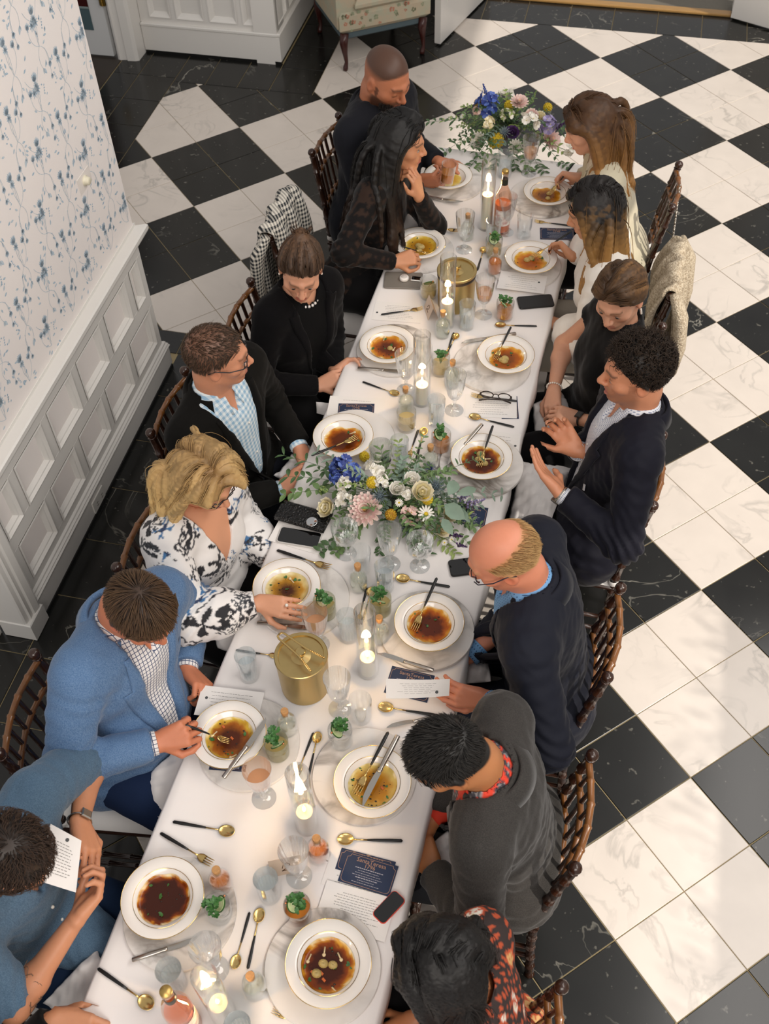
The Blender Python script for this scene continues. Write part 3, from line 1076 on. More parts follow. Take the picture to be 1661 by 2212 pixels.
def soup(k, rad, dark, off=(0, 0), ell=1.0, ang=0.0, inner='#5c2606', mid='#a8560e', rim='#d69a2e', film='#e9d9ad', dumps=0, herbs=5, bits=10, mush=0, carrots=0, label='amber broth'):
    c = PC[k]
    o = empty('soup', (c[0], c[1], ZC + .0072), 0, label + ' in the plate of the ' + WHO[k], 'soup', 'soup left in the plates')
    nr, na = 16, 56
    vs, cols, fs = [], [], []
    ph = RNG.uniform(0, 6, 6)
    I, Mi, Ri, Fi = (np.array(lin(x)) for x in (inner, mid, rim, film))
    for i in range(nr + 1):
        t = i / nr
        for j in range(na):
            a = 2 * PI * j / na
            wob_ = 1 + .06 * math.sin(2 * a + ph[0]) + .04 * math.sin(3 * a + ph[1]) + .03 * math.sin(7 * a + ph[2])
            R = min(rad * wob_ * 1.32, .0745)
            r = t * R
            x = r * math.cos(a) * ell; y = r * math.sin(a) / ell
            x, y = x * math.cos(ang) - y * math.sin(ang), x * math.sin(ang) + y * math.cos(ang)
            x += off[0]; y += off[1]
            q = math.hypot(x, y)
            if q > .0725: x *= .0725 / q; y *= .0725 / q; q = .0725
            z = max(.0048, np.interp(q, [0, .03, .06, .07, .0775], [.0, .0002, .0022, .0086, .0204]) + .0012)
            vs.append((x, y, z))
            g = t + .05 * math.sin(5 * a + ph[3] + 9 * t) * t + .04 * math.sin(11 * a + ph[4]) * t + RNG.normal(0, .02)
            d0, d1, d2 = dark, dark + (1 - dark) * .55, .95
            if g < d0: col = I
            elif g < d1: col = I + (Mi - I) * (g - d0) / (d1 - d0)
            elif g < d2: col = Mi + (Ri - Mi) * (g - d1) / (d2 - d1)
            else: col = Ri + (Fi - Ri) * min(1, (g - d2) / .05)
            cols.append(col)
    for i in range(nr):
        for j in range(na):
            fs.append((i * na + j, i * na + (j + 1) % na, (i + 1) * na + (j + 1) % na, (i + 1) * na + j))
    b = MB().add(vs, fs).build('broth', broth_m, o)
    setcol(b.data, np.array(cols))

    def rp(f=.8):
        a, r = RNG.uniform(0, 2 * PI), rad * math.sqrt(RNG.uniform(0, 1)) * f
        x, y = r * math.cos(a) + off[0], r * math.sin(a) + off[1]
        q = math.hypot(x, y)
        if q > .066: x *= .066 / q; y *= .066 / q; q = .066
        return np.array([x, y, np.interp(q, [0, .06, .066, .07], [.0052, .0052, .008, .0108])])
    for n in range(herbs):
        m = MB(); herb_leaf(m, rp(1.15), RNG.uniform(.006, .013), RNG.uniform(0, 6), RNG.integers(1, 4)); m.build('herb', herb_m, o, smooth=False)
    for n in range(bits):
        m = MB(); m.sphere(rp(1.0), RNG.uniform(.0012, .0032), 6, 4, sc=(1.3, .9, .5)); m.build('charred_bit', char_m, o)
    for n in range(dumps):
        p = rp(.55); r = RNG.uniform(.012, .017)
        m = MB()
        vs2 = []
        for kk in range(8):
            for jj in range(14):
                a = 2 * PI * jj / 14; th = PI * .5 * kk / 7
                w = 1 + .13 * math.sin(7 * a) * math.sin(th) ** 2
                vs2.append(p + np.array([r * math.sin(th) * math.cos(a) * w, r * math.sin(th) * math.sin(a) * w * .85, r * .85 * math.cos(th) - (.003 if kk == 0 else 0)]))
        m.add(vs2, [(kk * 14 + jj, (kk + 1) * 14 + jj, (kk + 1) * 14 + (jj + 1) % 14, kk * 14 + (jj + 1) % 14) for kk in range(7) for jj in range(14)])
        m.build('dumpling', dump_m, o)
    for n in range(mush):
        p = rp(.9); a = RNG.uniform(0, 6); d = np.array([math.cos(a), math.sin(a), .1])
        m = MB().tube([p, p + d * .010, p + d * .019], [.0024, .002, .0024], 7); m.sphere(p + d * .021, .0052, 10, 6, sc=(1, 1, .7)); m.build('mushroom', mush_m, o)
    for n in range(carrots):
        p = rp(.8); m = MB().box(-.006, .006, -.003, .003, 0, .003, lambda x, y, z: tuple(p + np.array([x * .8 + y * .4, y - x * .5, z])), bev=.0008); m.build('carrot_sliver', carrot_m, o, smooth=False)
    return o


soup('L1', .045, .05, mid='#c99a2c', inner='#b5861f', rim='#d9bb55', label='pale yellow remains of broth', herbs=2, bits=3)
soup('R1', .052, .25, (-.008, -.008), inner='#6a3509', mid='#a8660f', dumps=2, herbs=2, label='amber broth with dumplings')
soup('L2', .060, .10, (.006, 0), inner='#8a5514', mid='#b28022', rim='#d8b748', dumps=4, herbs=4, label='yellow broth with dumplings')
soup('R2', .056, .35, (-.002, -.006), inner='#9a4c10', mid='#c47417', rim='#dcae3f', dumps=2, herbs=3, label='orange broth and a last dumpling')
soup('L3', .055, .40, (.002, .002), dumps=1, herbs=7, mush=2, label='brown broth with wilted greens')
soup('R3', .056, .35, (.004, -.006), inner='#7a3e0c', dumps=3, herbs=4, label='amber broth with pale dumplings')
soup('L4', .058, .55, (.004, -.006), herbs=5, bits=8, mush=1, label='reddish brown broth')
soup('R4', .062, .60, (.0, -.006), inner='#4a1d07', mid='#8a3f0c', dumps=3, herbs=4, mush=2, label='dark broth with a browned dumpling')
soup('L5', .060, .22, (.002, -.004), inner='#4a210b', mid='#b98423', rim='#dccb8c', herbs=6, bits=20, mush=1, label='smeared dregs of broth with dark crumbs')
soup('R5', .056, .50, (.002, -.002), inner='#56220a', mid='#a9530f', herbs=4, bits=9, label='clear reddish amber broth')
soup('L6', .064, .38, (.003, -.006), inner='#4c1f08', mid='#9a5513', rim='#cfae3d', herbs=5, bits=14, carrots=2, mush=2, label='dark broth with vegetable slivers')
soup('R6', .066, .08, (.004, -.006), inner='#9a6015', mid='#b67d22', rim='#d3bb6a', herbs=7, bits=26, carrots=1, label='thin golden residue')
soup('L7', .056, .74, (.0, .0), inner='#3a1506', mid='#7d3409', rim='#c9821f', herbs=5, bits=12, label='almost black untouched broth')
soup('R7', .060, .56, (-.004, -.004), inner='#3f1707', mid='#8d3f0c', dumps=3, herbs=7, mush=4, carrots=3, label='dark broth with mushrooms')


# ---- cutlery, built along +x from the handle end
def make_fork():
    f = empty('dinner_fork', cat='fork', group='black-handled gold forks')
    MB().tube([(0, 0, .003), (.004, 0, .0032), (.03, 0, .0034), (.085, 0, .0036), (.102, 0, .0036)], [.0015, .0048, .0055, .0040, .0030], 10, flat=.62, up=(0, 0, 1)).build('handle', blackh, f)
    h = MB().tube([(.100, 0, .0036), (.125, 0, .0040), (.138, 0, .0042)], [.0026, .0022, .0030], 8, up=(0, 0, 1), flat=.7)
    n = 12
    vs, fs = [], []
    for i, (x, w, z) in enumerate([(.137, .003, .0042), (.143, .008, .0046), (.150, .0115, .0034), (.158, .0122, .0026), (.163, .0118, .0028)]):
        for y in (-1, -.33, .33, 1):
            vs += [(x, w * y, z - .0010 * (1 - y * y)), (x, w * y, z + .0012 - .0010 * (1 - y * y))]
    for i in range(4):
        for k in range(3):
            a, b = i * 8 + 2 * k, (i + 1) * 8 + 2 * k
            fs += [(a + 1, b + 1, b + 3, a + 3), (a, a + 2, b + 2, b)]
        fs += [(i * 8, (i + 1) * 8, (i + 1) * 8 + 1, i * 8 + 1), (i * 8 + 6, i * 8 + 7, (i + 1) * 8 + 7, (i + 1) * 8 + 6)]
    h.add(vs, fs)
    h.build('fork_head', goldm, f)
    for y in (-.0098, -.0033, .0033, .0098):
        MB().tube([(.160, y, .0032), (.172, y, .0040), (.184, y, .0062), (.192, y, .0092)], [.0019, .0017, .0014, .0006], 6).build('tine', goldm, f)
    return f


def make_spoon():
    f = empty('soup_spoon', cat='spoon', group='black-handled gold spoons')
    MB().tube([(0, 0, .003), (.004, 0, .0032), (.03, 0, .0034), (.085, 0, .0036), (.102, 0, .0036)], [.0015, .0048, .0055, .0040, .0030], 10, flat=.62, up=(0, 0, 1)).build('handle', blackh, f)
    MB().tube([(.100, 0, .0036), (.128, 0, .0046), (.143, 0, .0058)], [.0026, .0022, .0028], 8, up=(0, 0, 1), flat=.7).build('neck', goldm, f)
    vs, fs = [], []
    R, A = 7, 22
    for i in range(R + 1):
        t = i / R
        for j in range(A):
            a = 2 * PI * j / A
            x = .164 + .0245 * t * math.cos(a) + .002 * math.cos(a) ** 2 * t; y = .0185 * t * math.sin(a) * (1 + .08 * math.cos(a))
            vs.append((x, y, .0014 + .0066 * t ** 2.2))
    o = len(vs)
    vs += [(v[0], v[1], v[2] - .0010) for v in vs]
    for i in range(R):
        for j in range(A):
            k = (j + 1) % A
            fs += [(i * A + j, i * A + k, (i + 1) * A + k, (i + 1) * A + j), (o + i * A + j, o + (i + 1) * A + j, o + (i + 1) * A + k, o + i * A + k)]
    for j in range(A):
        k = (j + 1) % A
        fs.append((R * A + j, R * A + k, o + R * A + k, o + R * A + j))
    MB().add(vs, fs).build('bowl', goldm, f)
    return f


def make_knife():
    f = empty('steak_knife', cat='knife', group='steel steak knives')
    MB().tube([(0, 0, .0075), (.002, 0, .0075), (.05, 0, .0072), (.092, 0, .0066), (.104, 0, .0062), (.112, 0, .0060), (.120, 0, .006)], [.0062, .0082, .0084, .0078, .0060, .0082, .0070], 12, flat=.72, up=(0, 0, 1)).build('handle', steel, f)
    out = [(.118, -.0065), (.135, -.0095), (.165, -.0105), (.200, -.0085), (.222, .001), (.226, .0060), (.19, .0078), (.15, .0076), (.118, .0072)]
    n = len(out)
    m = MB().add([(x, y, .0072) for x, y in out] + [(x, y, .0052 + .0008 * (y > 0)) for x, y in out], [tuple(range(n)), tuple(range(2 * n - 1, n - 1, -1))] + [(n + i, n + (i + 1) % n, (i + 1) % n, i) for i in range(n)])
    m.build('blade', mat('blade_steel', '#c4beb5', .22, 1.0), f, smooth=False)
    return f


FORK, SPOON, KNIFE = Once(make_fork(), 'black-handled gold forks'), Once(make_spoon(), 'black-handled gold spoons'), Once(make_knife(), 'steel steak knives')
LEN = {FORK: .192, SPOON: .189, KNIFE: .226}


def lay(kind, a, b, label, z0=ZT + .001, z1=None, scale=None):
    """a = picture point of the handle end, b = of the far tip"""
    if z1 is None: z1 = z0
    p, q = at(*a, z0 + .004), at(*b, z1 + .004)
    p[2] -= .004; q[2] -= .004
    d = q - p
    L = np.linalg.norm(d)
    s = scale or min(1.12, max(.80, L / LEN[kind]))
    pitch = -math.asin(max(-1, min(1, d[2] / L)))
    mid = (p + q) / 2
    st = mid - d / L * LEN[kind] * s / 2
    return kind(tuple(st), (0, pitch, math.atan2(d[1], d[0])), label, s)


ZR = ZC + .034
lay(FORK, (823, 679), (914, 666), 'gold fork lying on the menu before the woman with the hair bun', ZT + .0022)
lay(FORK, (1104, 705), (1069, 778), 'gold fork leaning in the plate of the woman in the black top', ZR + .022, ZC + .014)
lay(FORK, (672, 984), (772, 944), 'gold fork across the plate of the man in the black blazer', ZR + .008, ZC + .019)
lay(FORK, (1065, 918), (1034, 1009), 'gold fork leaning in the plate of the curly-haired man', ZR + .024, ZC + .014)
lay(FORK, (598, 1188), (715, 1227), 'gold fork on the cloth between the phone and the blonde woman\'s plate', ZT + .001, ZC + .004)
lay(FORK, (944, 1247), (894, 1362), 'gold fork leaning in the plate of the balding man', ZR + .026, ZC + .013)
lay(FORK, (839, 1580), (768, 1716), 'gold fork lying beside the knife in the grey-jacketed man\'s plate', ZR + .022, ZC + .014)
lay(FORK, (346, 1799), (460, 1867), 'gold fork above the plate of the man in the denim shirt', ZT + .001, ZC + .003)
lay(FORK, (700, 2235), (592, 2183), 'gold fork at the bottom edge below the last marble charger', ZT + .001)
lay(FORK, (1117, 866), (1017, 853), 'gold fork under the folded eyeglasses', ZT + .0026)
lay(FORK, (903, 487), (994, 499), 'gold fork above the plate of the woman with long black hair', ZT + .001, ZC + .002)
lay(FORK, (1232, 487), (1154, 477), 'gold fork above the dark card of the woman in the white blouse', ZT + .001)
lay(FORK, (512, 1404), (606, 1418), 'gold fork half hidden behind the large gold ice bucket', ZT + .001)
lay(SPOON, (1160, 704), (1070, 702), 'gold spoon below the black phone', ZT + .001)
lay(SPOON, (1111, 922), (1014, 898), 'gold spoon below the menu with the eyeglasses', ZT + .001)
lay(SPOON, (783, 824), (862, 853), 'gold spoon left of the corked bottle by the small candle', ZT + .001)
lay(SPOON, (971, 1267), (857, 1248), 'gold spoon above the plate of the balding man', ZT + .001, scale=.98)
lay(SPOON, (945, 1545), (819, 1526), 'gold spoon under the menu of the balding man', ZT + .001, scale=.98)
lay(SPOON, (868, 1816), (731, 1813), 'gold spoon below the plate of the man in the grey jacket', ZT + .001, scale=.98)
lay(SPOON, (375, 1775), (504, 1798), 'gold spoon alone on the bare cloth left of the candle', ZT + .001, scale=.98)
lay(SPOON, (216, 2095), (325, 2172), 'gold spoon at the table edge near the bottom corner', ZT + .001, scale=1.0)
for a, b, t in [((539, 1970), (505, 2093), 'small gold spoon pointing down, between the two nearest plates'), ((535, 2093), (563, 1962), 'small gold spoon pointing up, between the two nearest plates'),
                ((667, 1672), (686, 1590), 'small gold spoon beside the tall candle and the grey-jacketed man\'s charger'), ((899, 993), (917, 924), 'small gold spoon between the two plates above the near flowers'),
                ((961, 770), (987, 722), 'small gold spoon above the yellowish drink'), ((1031, 584), (1046, 534), 'small gold spoon behind the far ice bucket'), ((782, 1345), (803, 1272), 'small gold spoon behind the cucumber drink')]:
    lay(SPOON, a, b, t, ZT + .001)
for a, b, t in [((671, 1598), (646, 1662), 'small gold fork beside the tall candle, its handle upward'), ((903, 929), (882, 990), 'small gold fork left of the orange drink above the near flowers'), ((980, 719), (962, 770), 'small gold fork above the yellowish drink'), ((790, 1280), (775, 1338), 'small gold fork behind the cucumber drink')]:
    lay(FORK, a, b, t, ZT + .001)
lay(KNIFE, (773, 796), (880, 803), 'steak knife on the charger of the woman with the hair bun', ZT + .004, ZC + .002)
lay(KNIFE, (1114, 722), (995, 741), 'steak knife behind the plate of the woman in the black top', ZT + .006, ZC + .001)
lay(KNIFE, (1042, 917), (966, 1002), 'steak knife leaning on the curly-haired man\'s plate', ZR + .010, ZC + .002)
lay(KNIFE, (556, 1346), (680, 1357), 'steak knife on the charger of the blonde woman', ZT + .006, ZC + .002)
lay(KNIFE, (936, 1449), (815, 1410), 'steak knife on the edge of the balding man\'s charger', ZT + .006, ZC + .002)
lay(KNIFE, (483, 1681), (578, 1552), 'steak knife laid across the blue-blazered man\'s plate', ZR - .012, ZR + .008)
lay(KNIFE, (860, 1589), (781, 1741), 'steak knife lying in the grey-jacketed man\'s plate', ZR + .020, ZC + .014)
lay(KNIFE, (955, 1546), (835, 1570), 'steak knife behind the head of the man in the grey jacket', ZT + .001, ZC + .002)
lay(KNIFE, (290, 2073), (425, 2028), 'steak knife on the charger of the man in the denim shirt', ZT + .008, ZC + .002)
lay(KNIFE, (910, 424), (1000, 437), 'steak knife on the charger of the bearded man', ZT + .005, ZC + .002)


# ---- glasses
def ribs(n, amt, z0, z1):
    return lambda a, z: 1 + (amt * (0.5 - 0.5 * math.cos(n * a)) if z0 < z < z1 else 0)


def make_goblet(fill=None, name='wine_goblet', coupe=False):
    g = empty(name, cat='wine glass', group='cut crystal goblets')
    if coupe:
        pro = [(.0, .0025), (.034, .0), (.0345, .0015), (.012, .006), (.0048, .012), (.0042, .040), (.006, .058), (.010, .064), (.030, .074), (.042, .092), (.0455, .118), (.0465, .145), (.0455, .145), (.0440, .118), (.0405, .094), (.028, .078), (.0, .071)]
        rb = ribs(16, -.05, .072, .10)
    else:
        pro = [(.0, .0025), (.036, .0), (.0365, .0015), (.013, .006), (.0055, .012), (.0048, .035), (.0075, .048), (.0055, .058), (.009, .066), (.021, .074), (.029, .090), (.0335, .115), (.0385, .150), (.0420, .190), (.0410, .190), (.0372, .150), (.0322, .116), (.0275, .092), (.019, .079), (.0, .074)]
        rb = ribs(20, -.045, .088, .165)
    lathe_o('glass_body', pro, crystal, g, 80, rb, ang=70)
    if fill:
        lathe_o('wine', [(0, .0755), (.018, .0805), (.0268, .093), (.0315, .116), (.0335, .126), (0, .126)], fill, g, 40)
    return g


def make_tumbler(water=True, name='water_tumbler', h=.125, r=.034, rib=True):
    g = empty(name, cat='glass', group='ribbed water tumblers')
    lathe_o('glass_body', [(0, .004), (r * .86, .0), (r * .88, .003), (r * .93, h * .45), (r, h - .002), (r, h), (r - .0016, h), (r * .93 - .002, h * .45), (r * .86 - .003, .012), (0, .011)], crystal if rib else clear, g, 72 if rib else 40, ribs(18, -.05, .01, h * .62) if rib else None, ang=70)
    if water:
        lathe_o('water', [(0, .0125), (r * .86 - .0035, .0135), (r * .93 - .0026, h * .45), (r * .94 - .0026, h * .58), (0, h * .58)], MATS['water'], g, 40)
    return g


liquid('water', '#e9f1f4', .22)
wine_m = liquid('rose_wine', '#f0b98c', .5)
amber_l = liquid('amber_drink', '#d98a3c', .75)
pale_l = liquid('pale_drink', '#e3cf96', .5)
peach_l = liquid('peach_drink', '#e08a4e', .7)


def make_rocks(fill, name='cocktail_glass', h=.088, r=.037, lvl=.55, smoky=False):
    g = empty(name, cat='cocktail', group='short cocktail glasses')
    lathe_o('glass_body', [(0, .002), (r * .92, .0), (r * .96, .004), (r, h - .001), (r - .0008, h), (r - .0016, h - .001), (r * .96 - .0016, .012), (0, .010)], olive if smoky else clear, g, 44, ang=60)
    if fill:
        lathe_o('drink', [(0, .0115), (r * .955 - .002, .0125), (r - .0024, h * lvl), (0, h * lvl)], fill, g, 40)
    return g


def garnish(g, h, lvl, cuc=True, cil=True, a0=0.0, r=.03):
    """cucumber slice, coriander sprig and pick stuck into a drink"""
    if cuc:
        m = MB()
        tilt = .9
        ca, sa = math.cos(a0), math.sin(a0)

        def T(x, y, z):
            y2, z2 = y * math.cos(tilt) - z * math.sin(tilt), y * math.sin(tilt) + z * math.cos(tilt)
            return (ca * x - sa * (y2 + .010), sa * x + ca * (y2 + .010), h * (lvl + .33) + z2)
        for rr, zz, mi in ((.022, 0, 0), (.0195, .0012, 1), (.010, .0014, 2)):
            n = 20
            m.add([T(rr * math.cos(t), 1.15 * rr * math.sin(t), zz + .0012) for t in np.linspace(0, 2 * PI, n + 1)[:-1]] + [T(rr * math.cos(t), 1.15 * rr * math.sin(t), -.0018) for t in np.linspace(0, 2 * PI, n + 1)[:-1]],
                  [tuple(range(n)), tuple(range(2 * n - 1, n - 1, -1))] + [(n + i, n + (i + 1) % n, (i + 1) % n, i) for i in range(n)], mi)
        m.build('cucumber_slice', [mat('cucumber_skin', '#2f5a26', .4), mat('cucumber_flesh', '#cfe0a6', .35), mat('cucumber_seed', '#dfe6b8', .35)], g, smooth=False)
    if cil:
        m = MB()
        for k in range(9):
            w = a0 + RNG.uniform(-2.2, 2.2); rr = RNG.uniform(0, .026)
            c = np.array([rr * math.cos(w), rr * math.sin(w), h * (lvl + .38) + RNG.uniform(0, .028)])
            m.tube([(0, 0, h * lvl - .01), tuple(c * .6 + np.array([0, 0, h * lvl * .4])), tuple(c)], .0006, 4)
            for q in range(3):
                herb_leaf(m, c + RNG.normal(0, .004, 3), RNG.uniform(.009, .014), w + q * 2.1, 4, lift=.4)
        m.build('coriander_sprig', mat('coriander', '#477a3a', .5, col2='#315c2c', vs=90), g, smooth=False)
    m = MB(); w = a0 + 2.0
    m.tube([(-.015 * math.cos(w), -.015 * math.sin(w), h * .3), (r * .92 * math.cos(w), r * .92 * math.sin(w), h + .006)], .0008, 5)
    m.sphere((r * .95 * math.cos(w), r * .95 * math.sin(w), h + .008), .0036, 8, 6)
    m.build('cocktail_pick', mat('copper', '#c88a62', .3, 1.0), g)


def stand(o, rim, h, label, rz=None):
    p = at(*rim, ZT + h)
    o.location = (p[0], p[1], ZT + .0006)
    if rz is None: rz = RNG.uniform(0, 6)
    o.rotation_euler = (0, 0, rz)
    o['label'] = label
    return o


gob = make_goblet(); gobw = make_goblet(wine_m, coupe=False); cou = make_goblet(coupe=True)
GOBS = [(gobw, (1149, 297), .19, 'goblet of rosé standing before the far flowers'), (gob, (1098, 424), .19, 'empty cut goblet in front of the rosé bottle'), (gobw, (1049, 602), .19, 'goblet of rosé between the far ice bucket and the orange drink'),
        (gob, (876, 765), .19, 'empty ribbed goblet before the plate of the woman with the hair bun'), (gob, (984, 809), .19, 'empty ribbed goblet left of the eyeglasses'), (cou, (744, 1140), .145, 'etched crystal coupe beside the black clutch'),
        (gob, (840, 1145), .19, 'ribbed goblet of water in front of the near flowers'), (cou, (907, 1167), .145, 'etched crystal coupe beside the gold spoon of the balding man'), (gobw, (679, 1322), .19, 'goblet of rosé at the blonde woman\'s hand'),
        (gob, (727, 1464), .19, 'empty ribbed goblet right of the large gold ice bucket'), (gobw, (554, 1662), .19, 'goblet of rosé below the blue-blazered man\'s plate'), (gob, (633, 1837), .19, 'empty ribbed goblet beside the table number and orange bottle'),
        (gob, (442, 2046), .19, 'ribbed goblet behind the nearest candle'), (gob, (822, 963), .19, 'ribbed goblet right of the plate with the leaning fork, above the near flowers'), (gob, (1005, 470), .17, 'empty goblet behind the far corked bottle')]
seen = set()
for o, rim, h, t in GOBS:
    if o.name in seen: o = clone(o)
    else: seen.add(o.name)
    stand(o, rim, h, t)
tum = make_tumbler(); rok = make_tumbler(False, h=.105, r=.036, rib=False)
for o, rim, h, t in [(tum, (1010, 655), .125, 'ribbed tumbler of water beside the far ice bucket'), (tum, (1093, 330), .125, 'ribbed tumbler under the edge of the far flowers'), (tum, (1067, 476), .125, 'ribbed tumbler below the rosé bottle'),
                     (tum, (943, 862), .125, 'ribbed tumbler of water right of the small candle'), (tum, (863, 950), .125, 'ribbed tumbler of water just above the near flowers'), (tum, (830, 1222), .125, 'ribbed tumbler of water left of the balding man\'s spoon'),
                     (tum, (749, 1330), .125, 'ribbed tumbler of water beside the lidless candle tube'), (tum, (529, 1416), .125, 'ribbed tumbler of water left of the large ice bucket'), (tum, (573, 1898), .125, 'ribbed tumbler of water beside the table number'),
                     (tum, (363, 2095), .125, 'ribbed tumbler of water left of the nearest candle'), (tum, (512, 2214), .125, 'ribbed tumbler cut off by the bottom edge'),
                     (rok, (1135, 466), .105, 'plain empty tumbler left of the dark card'), (rok, (778, 1190), .105, 'plain tumbler behind the corked bottle, below the near flowers'), (rok, (777, 1513), .105, 'plain empty tumbler right of the large ice bucket\'s goblet')]:
    if o.name in seen: o = clone(o)
    else: seen.add(o.name)
    stand(o, rim, h, t)
for rim, fill, cuc, cil, a0, sm, t in [((1092, 650), amber_l, 1, 1, 2.2, 0, 'orange cocktail with cucumber and herbs beside the black phone'), ((1068, 515), pale_l, 1, 1, .5, 0, 'pale cocktail with herbs behind the corked orange bottle'),
                                       ((952, 768), pale_l, 0, 1, 4.5, 0, 'yellowish cocktail beside a corked bottle, above the eyeglasses'), ((953, 936), amber_l, 1, 1, 1.5, 0, 'orange cocktail with cucumber, left of the curly-haired man\'s plate'),
                                       ((878, 888), pale_l, 0, 0, 0, 0, 'nearly finished pale cocktail in front of the small candle'), ((821, 1290), pale_l, 1, 1, 3.0, 1, 'pale cocktail with cucumber and herbs left of the balding man\'s plate'),
                                       ((700, 1296), pale_l, 1, 1, 1.0, 1, 'pale cocktail with lime beside the blonde woman\'s plate'), ((595, 1600), pale_l, 1, 1, 4.0, 1, 'yellow-green cocktail beside the blue-blazered man\'s plate'),
                                       ((734, 1575), None, 1, 1, 2.0, 0, 'clear cocktail with cucumber above the grey-jacketed man\'s plate'), ((466, 1952), None, 1, 1, 5.2, 0, 'clear cocktail with cucumber beside the denim-shirted man\'s plate'),
                                       ((641, 1955), amber_l, 1, 1, 1.3, 0, 'amber cocktail with herbs above the nearest right-hand plate'), ((926, 604), pale_l, 1, 0, 3.6, 0, 'pale cocktail with a lime wedge beside the grey phone')]:
    g = make_rocks(fill, smoky=bool(sm))
    if cuc or cil: garnish(g, .088, .55, cuc, cil, a0)
    stand(g, rim, .088, t, 0.0)


# ---- small corked bottles
def make_bottle(fill):
    b = empty('corked_bottle', cat='bottle', group='small corked bottles')
    hx = lambda a, z: 1 + (.02 * math.cos(6 * a + 30 * z) if .012 < z < .06 else 0)
    lathe_o('glass_body', [(0, .003), (.027, 0), (.0305, .004), (.031, .055), (.029, .070), (.020, .084), (.013, .092), (.0118, .104), (.014, .108), (.014, .112), (.0108, .112), (.0100, .094), (.018, .082), (.0272, .068), (.0290, .054), (.0285, .007), (0, .006)], clear, b, 36, hx, ang=60)
    if fill:
        lathe_o('syrup', [(0, .0075), (.0280, .0082), (.0285, .054), (.0262, .064), (0, .064)], fill, b, 32)
    lathe_o('cork', [(0, .100), (.0095, .100), (.0112, .118), (.0118, .126), (.0108, .128), (0, .128)], mat('cork', '#b98a58', .85, var=.3, vs=160), b, 16)
    return b


bt, bo = make_bottle(pale_l if False else liquid('clear_syrup', '#eef0e6', .25)), make_bottle(peach_l)
for o, rim, t in [(bt, (1011, 462), 'corked clear bottle above the plate of the woman with long black hair'), (bo, (1071, 537), 'corked orange bottle left of the white-bloused woman\'s plate'), (bt, (957, 672), 'corked clear bottle at the foot of the far ice bucket'),
                  (bt, (978, 779), 'corked bottle right of the yellowish cocktail'), (bt, (876, 837), 'corked bottle left of the small candle'), (bt, (930, 962), 'corked bottle left of the curly-haired man\'s knife'),
                  (bt, (772, 1220), 'corked clear bottle below the near flowers'), (bt, (819, 1333), 'corked clear bottle right of the candle by the balding man\'s plate'), (bt, (614, 1535), 'corked clear bottle between the ice bucket and blue-blazered man\'s plate'),
                  (bo, (683, 1810), 'corked orange bottle right of the tall candle'), (bo, (466, 1878), 'corked orange bottle beside the darkest soup'), (bt, (540, 2107), 'corked clear bottle right of the nearest candle')]:
    if o.name in seen: o = clone(o)
    else: seen.add(o.name)
    stand(o, rim, .128, t)


def make_wine(label):
    b = empty('wine_bottle', cat='wine bottle', label=label)
    gl = glass('pink_glass', '#fbe6d8', .05, .6)
    lathe_o('glass_body', [(0, .01), (.034, 0), (.037, .005), (.037, .17), (.032, .20), (.018, .23), (.0145, .25), (.0140, .29), (.0155, .292), (.0155, .300), (0, .300)], gl, b, 36, ang=60)
    lathe_o('wine', [(0, .012), (.034, .014), (.0345, .150), (0, .150)], peach_l, b, 30)
    lathe_o('foil', [(.0146, .243), (.0152, .245), (.0150, .270), (.0146, .271)], mat('dark_foil', '#20241c', .35), b, 24)
    lathe_o('stopper', [(.0, .2995), (.0145, .2995), (.0155, .303), (.0150, .312), (.008, .318), (0, .319)], mat('gold_stopper', '#b99a5a', .35, .8), b, 20)
    lb = MB()
    n = 14
    vs = [(.0374 * math.cos(t), .0374 * math.sin(t), z) for z in (.05, .13) for t in np.linspace(-1.3, 1.3, n)]
    lb.add(vs, [(i, i + 1, n + i + 1, n + i) for i in range(n - 1)])
    lb.build('paper_label', mat('bottle_label', '#e9e3da', .7, col2='#c7a19a', vs=40), b)
    return b


stand(make_wine('x'), (1092, 366), .316, 'bottle of rosé wine with gold stopper between the far candle and goblet', -1.0)
stand(make_wine('x'), (357, 2140), .316, 'bottle of rosé wine with gold stopper at the bottom edge', -.6)

# ---- pillar candles in tall glass tubes
wax = mat('candle_wax', '#efe3c6', .5, sss=.5)
flame_m = mat('flame', '#ffd9a0', .5, emit=26, ecol='#ffd08a')


def make_candle(ch, label, rim):
    p = at(*rim, ZT + .345)
    o = empty('hurricane_candle', (p[0], p[1], ZT + .0006), 0, label, 'candle', 'pillar candles in tall glass tubes')
    lathe_o('glass_tube', [(0, .002), (.030, 0), (.0325, .003), (.0325, .343), (.0318, .345), (.0308, .343), (.0308, .006), (0, .005)], clear, o, 48, ang=50)
    c = lathe_o('candle', [(0, .0062), (.0245, .0062), (.0250, .010), (.0250, ch - .003), (.0235, ch), (.020, ch - .003), (.008, ch - .006), (0, ch - .0065)], wax, o, 36, ang=50)
    MB().tube([(0, 0, ch - .007), (.0006, 0, ch), (.0016, 0, ch + .006)], .0008, 5).build('wick', char_m, c)
    lathe_o('flame', [(0, ch + .002), (.0035, ch + .006), (.0052, ch + .014), (.0042, ch + .024), (.0018, ch + .034), (0, ch + .040)], flame_m, c, 12)
    d = bpy.data.lights.new('candle_light', 'POINT')
    d.energy = 0.55; d.color = (1.0, .62, .28); d.shadow_soft_size = .012
    l = bpy.data.objects.new('candle_light', d); COL.objects.link(l); l.parent = o; l.location = (0, 0, ch + .045)
    return o


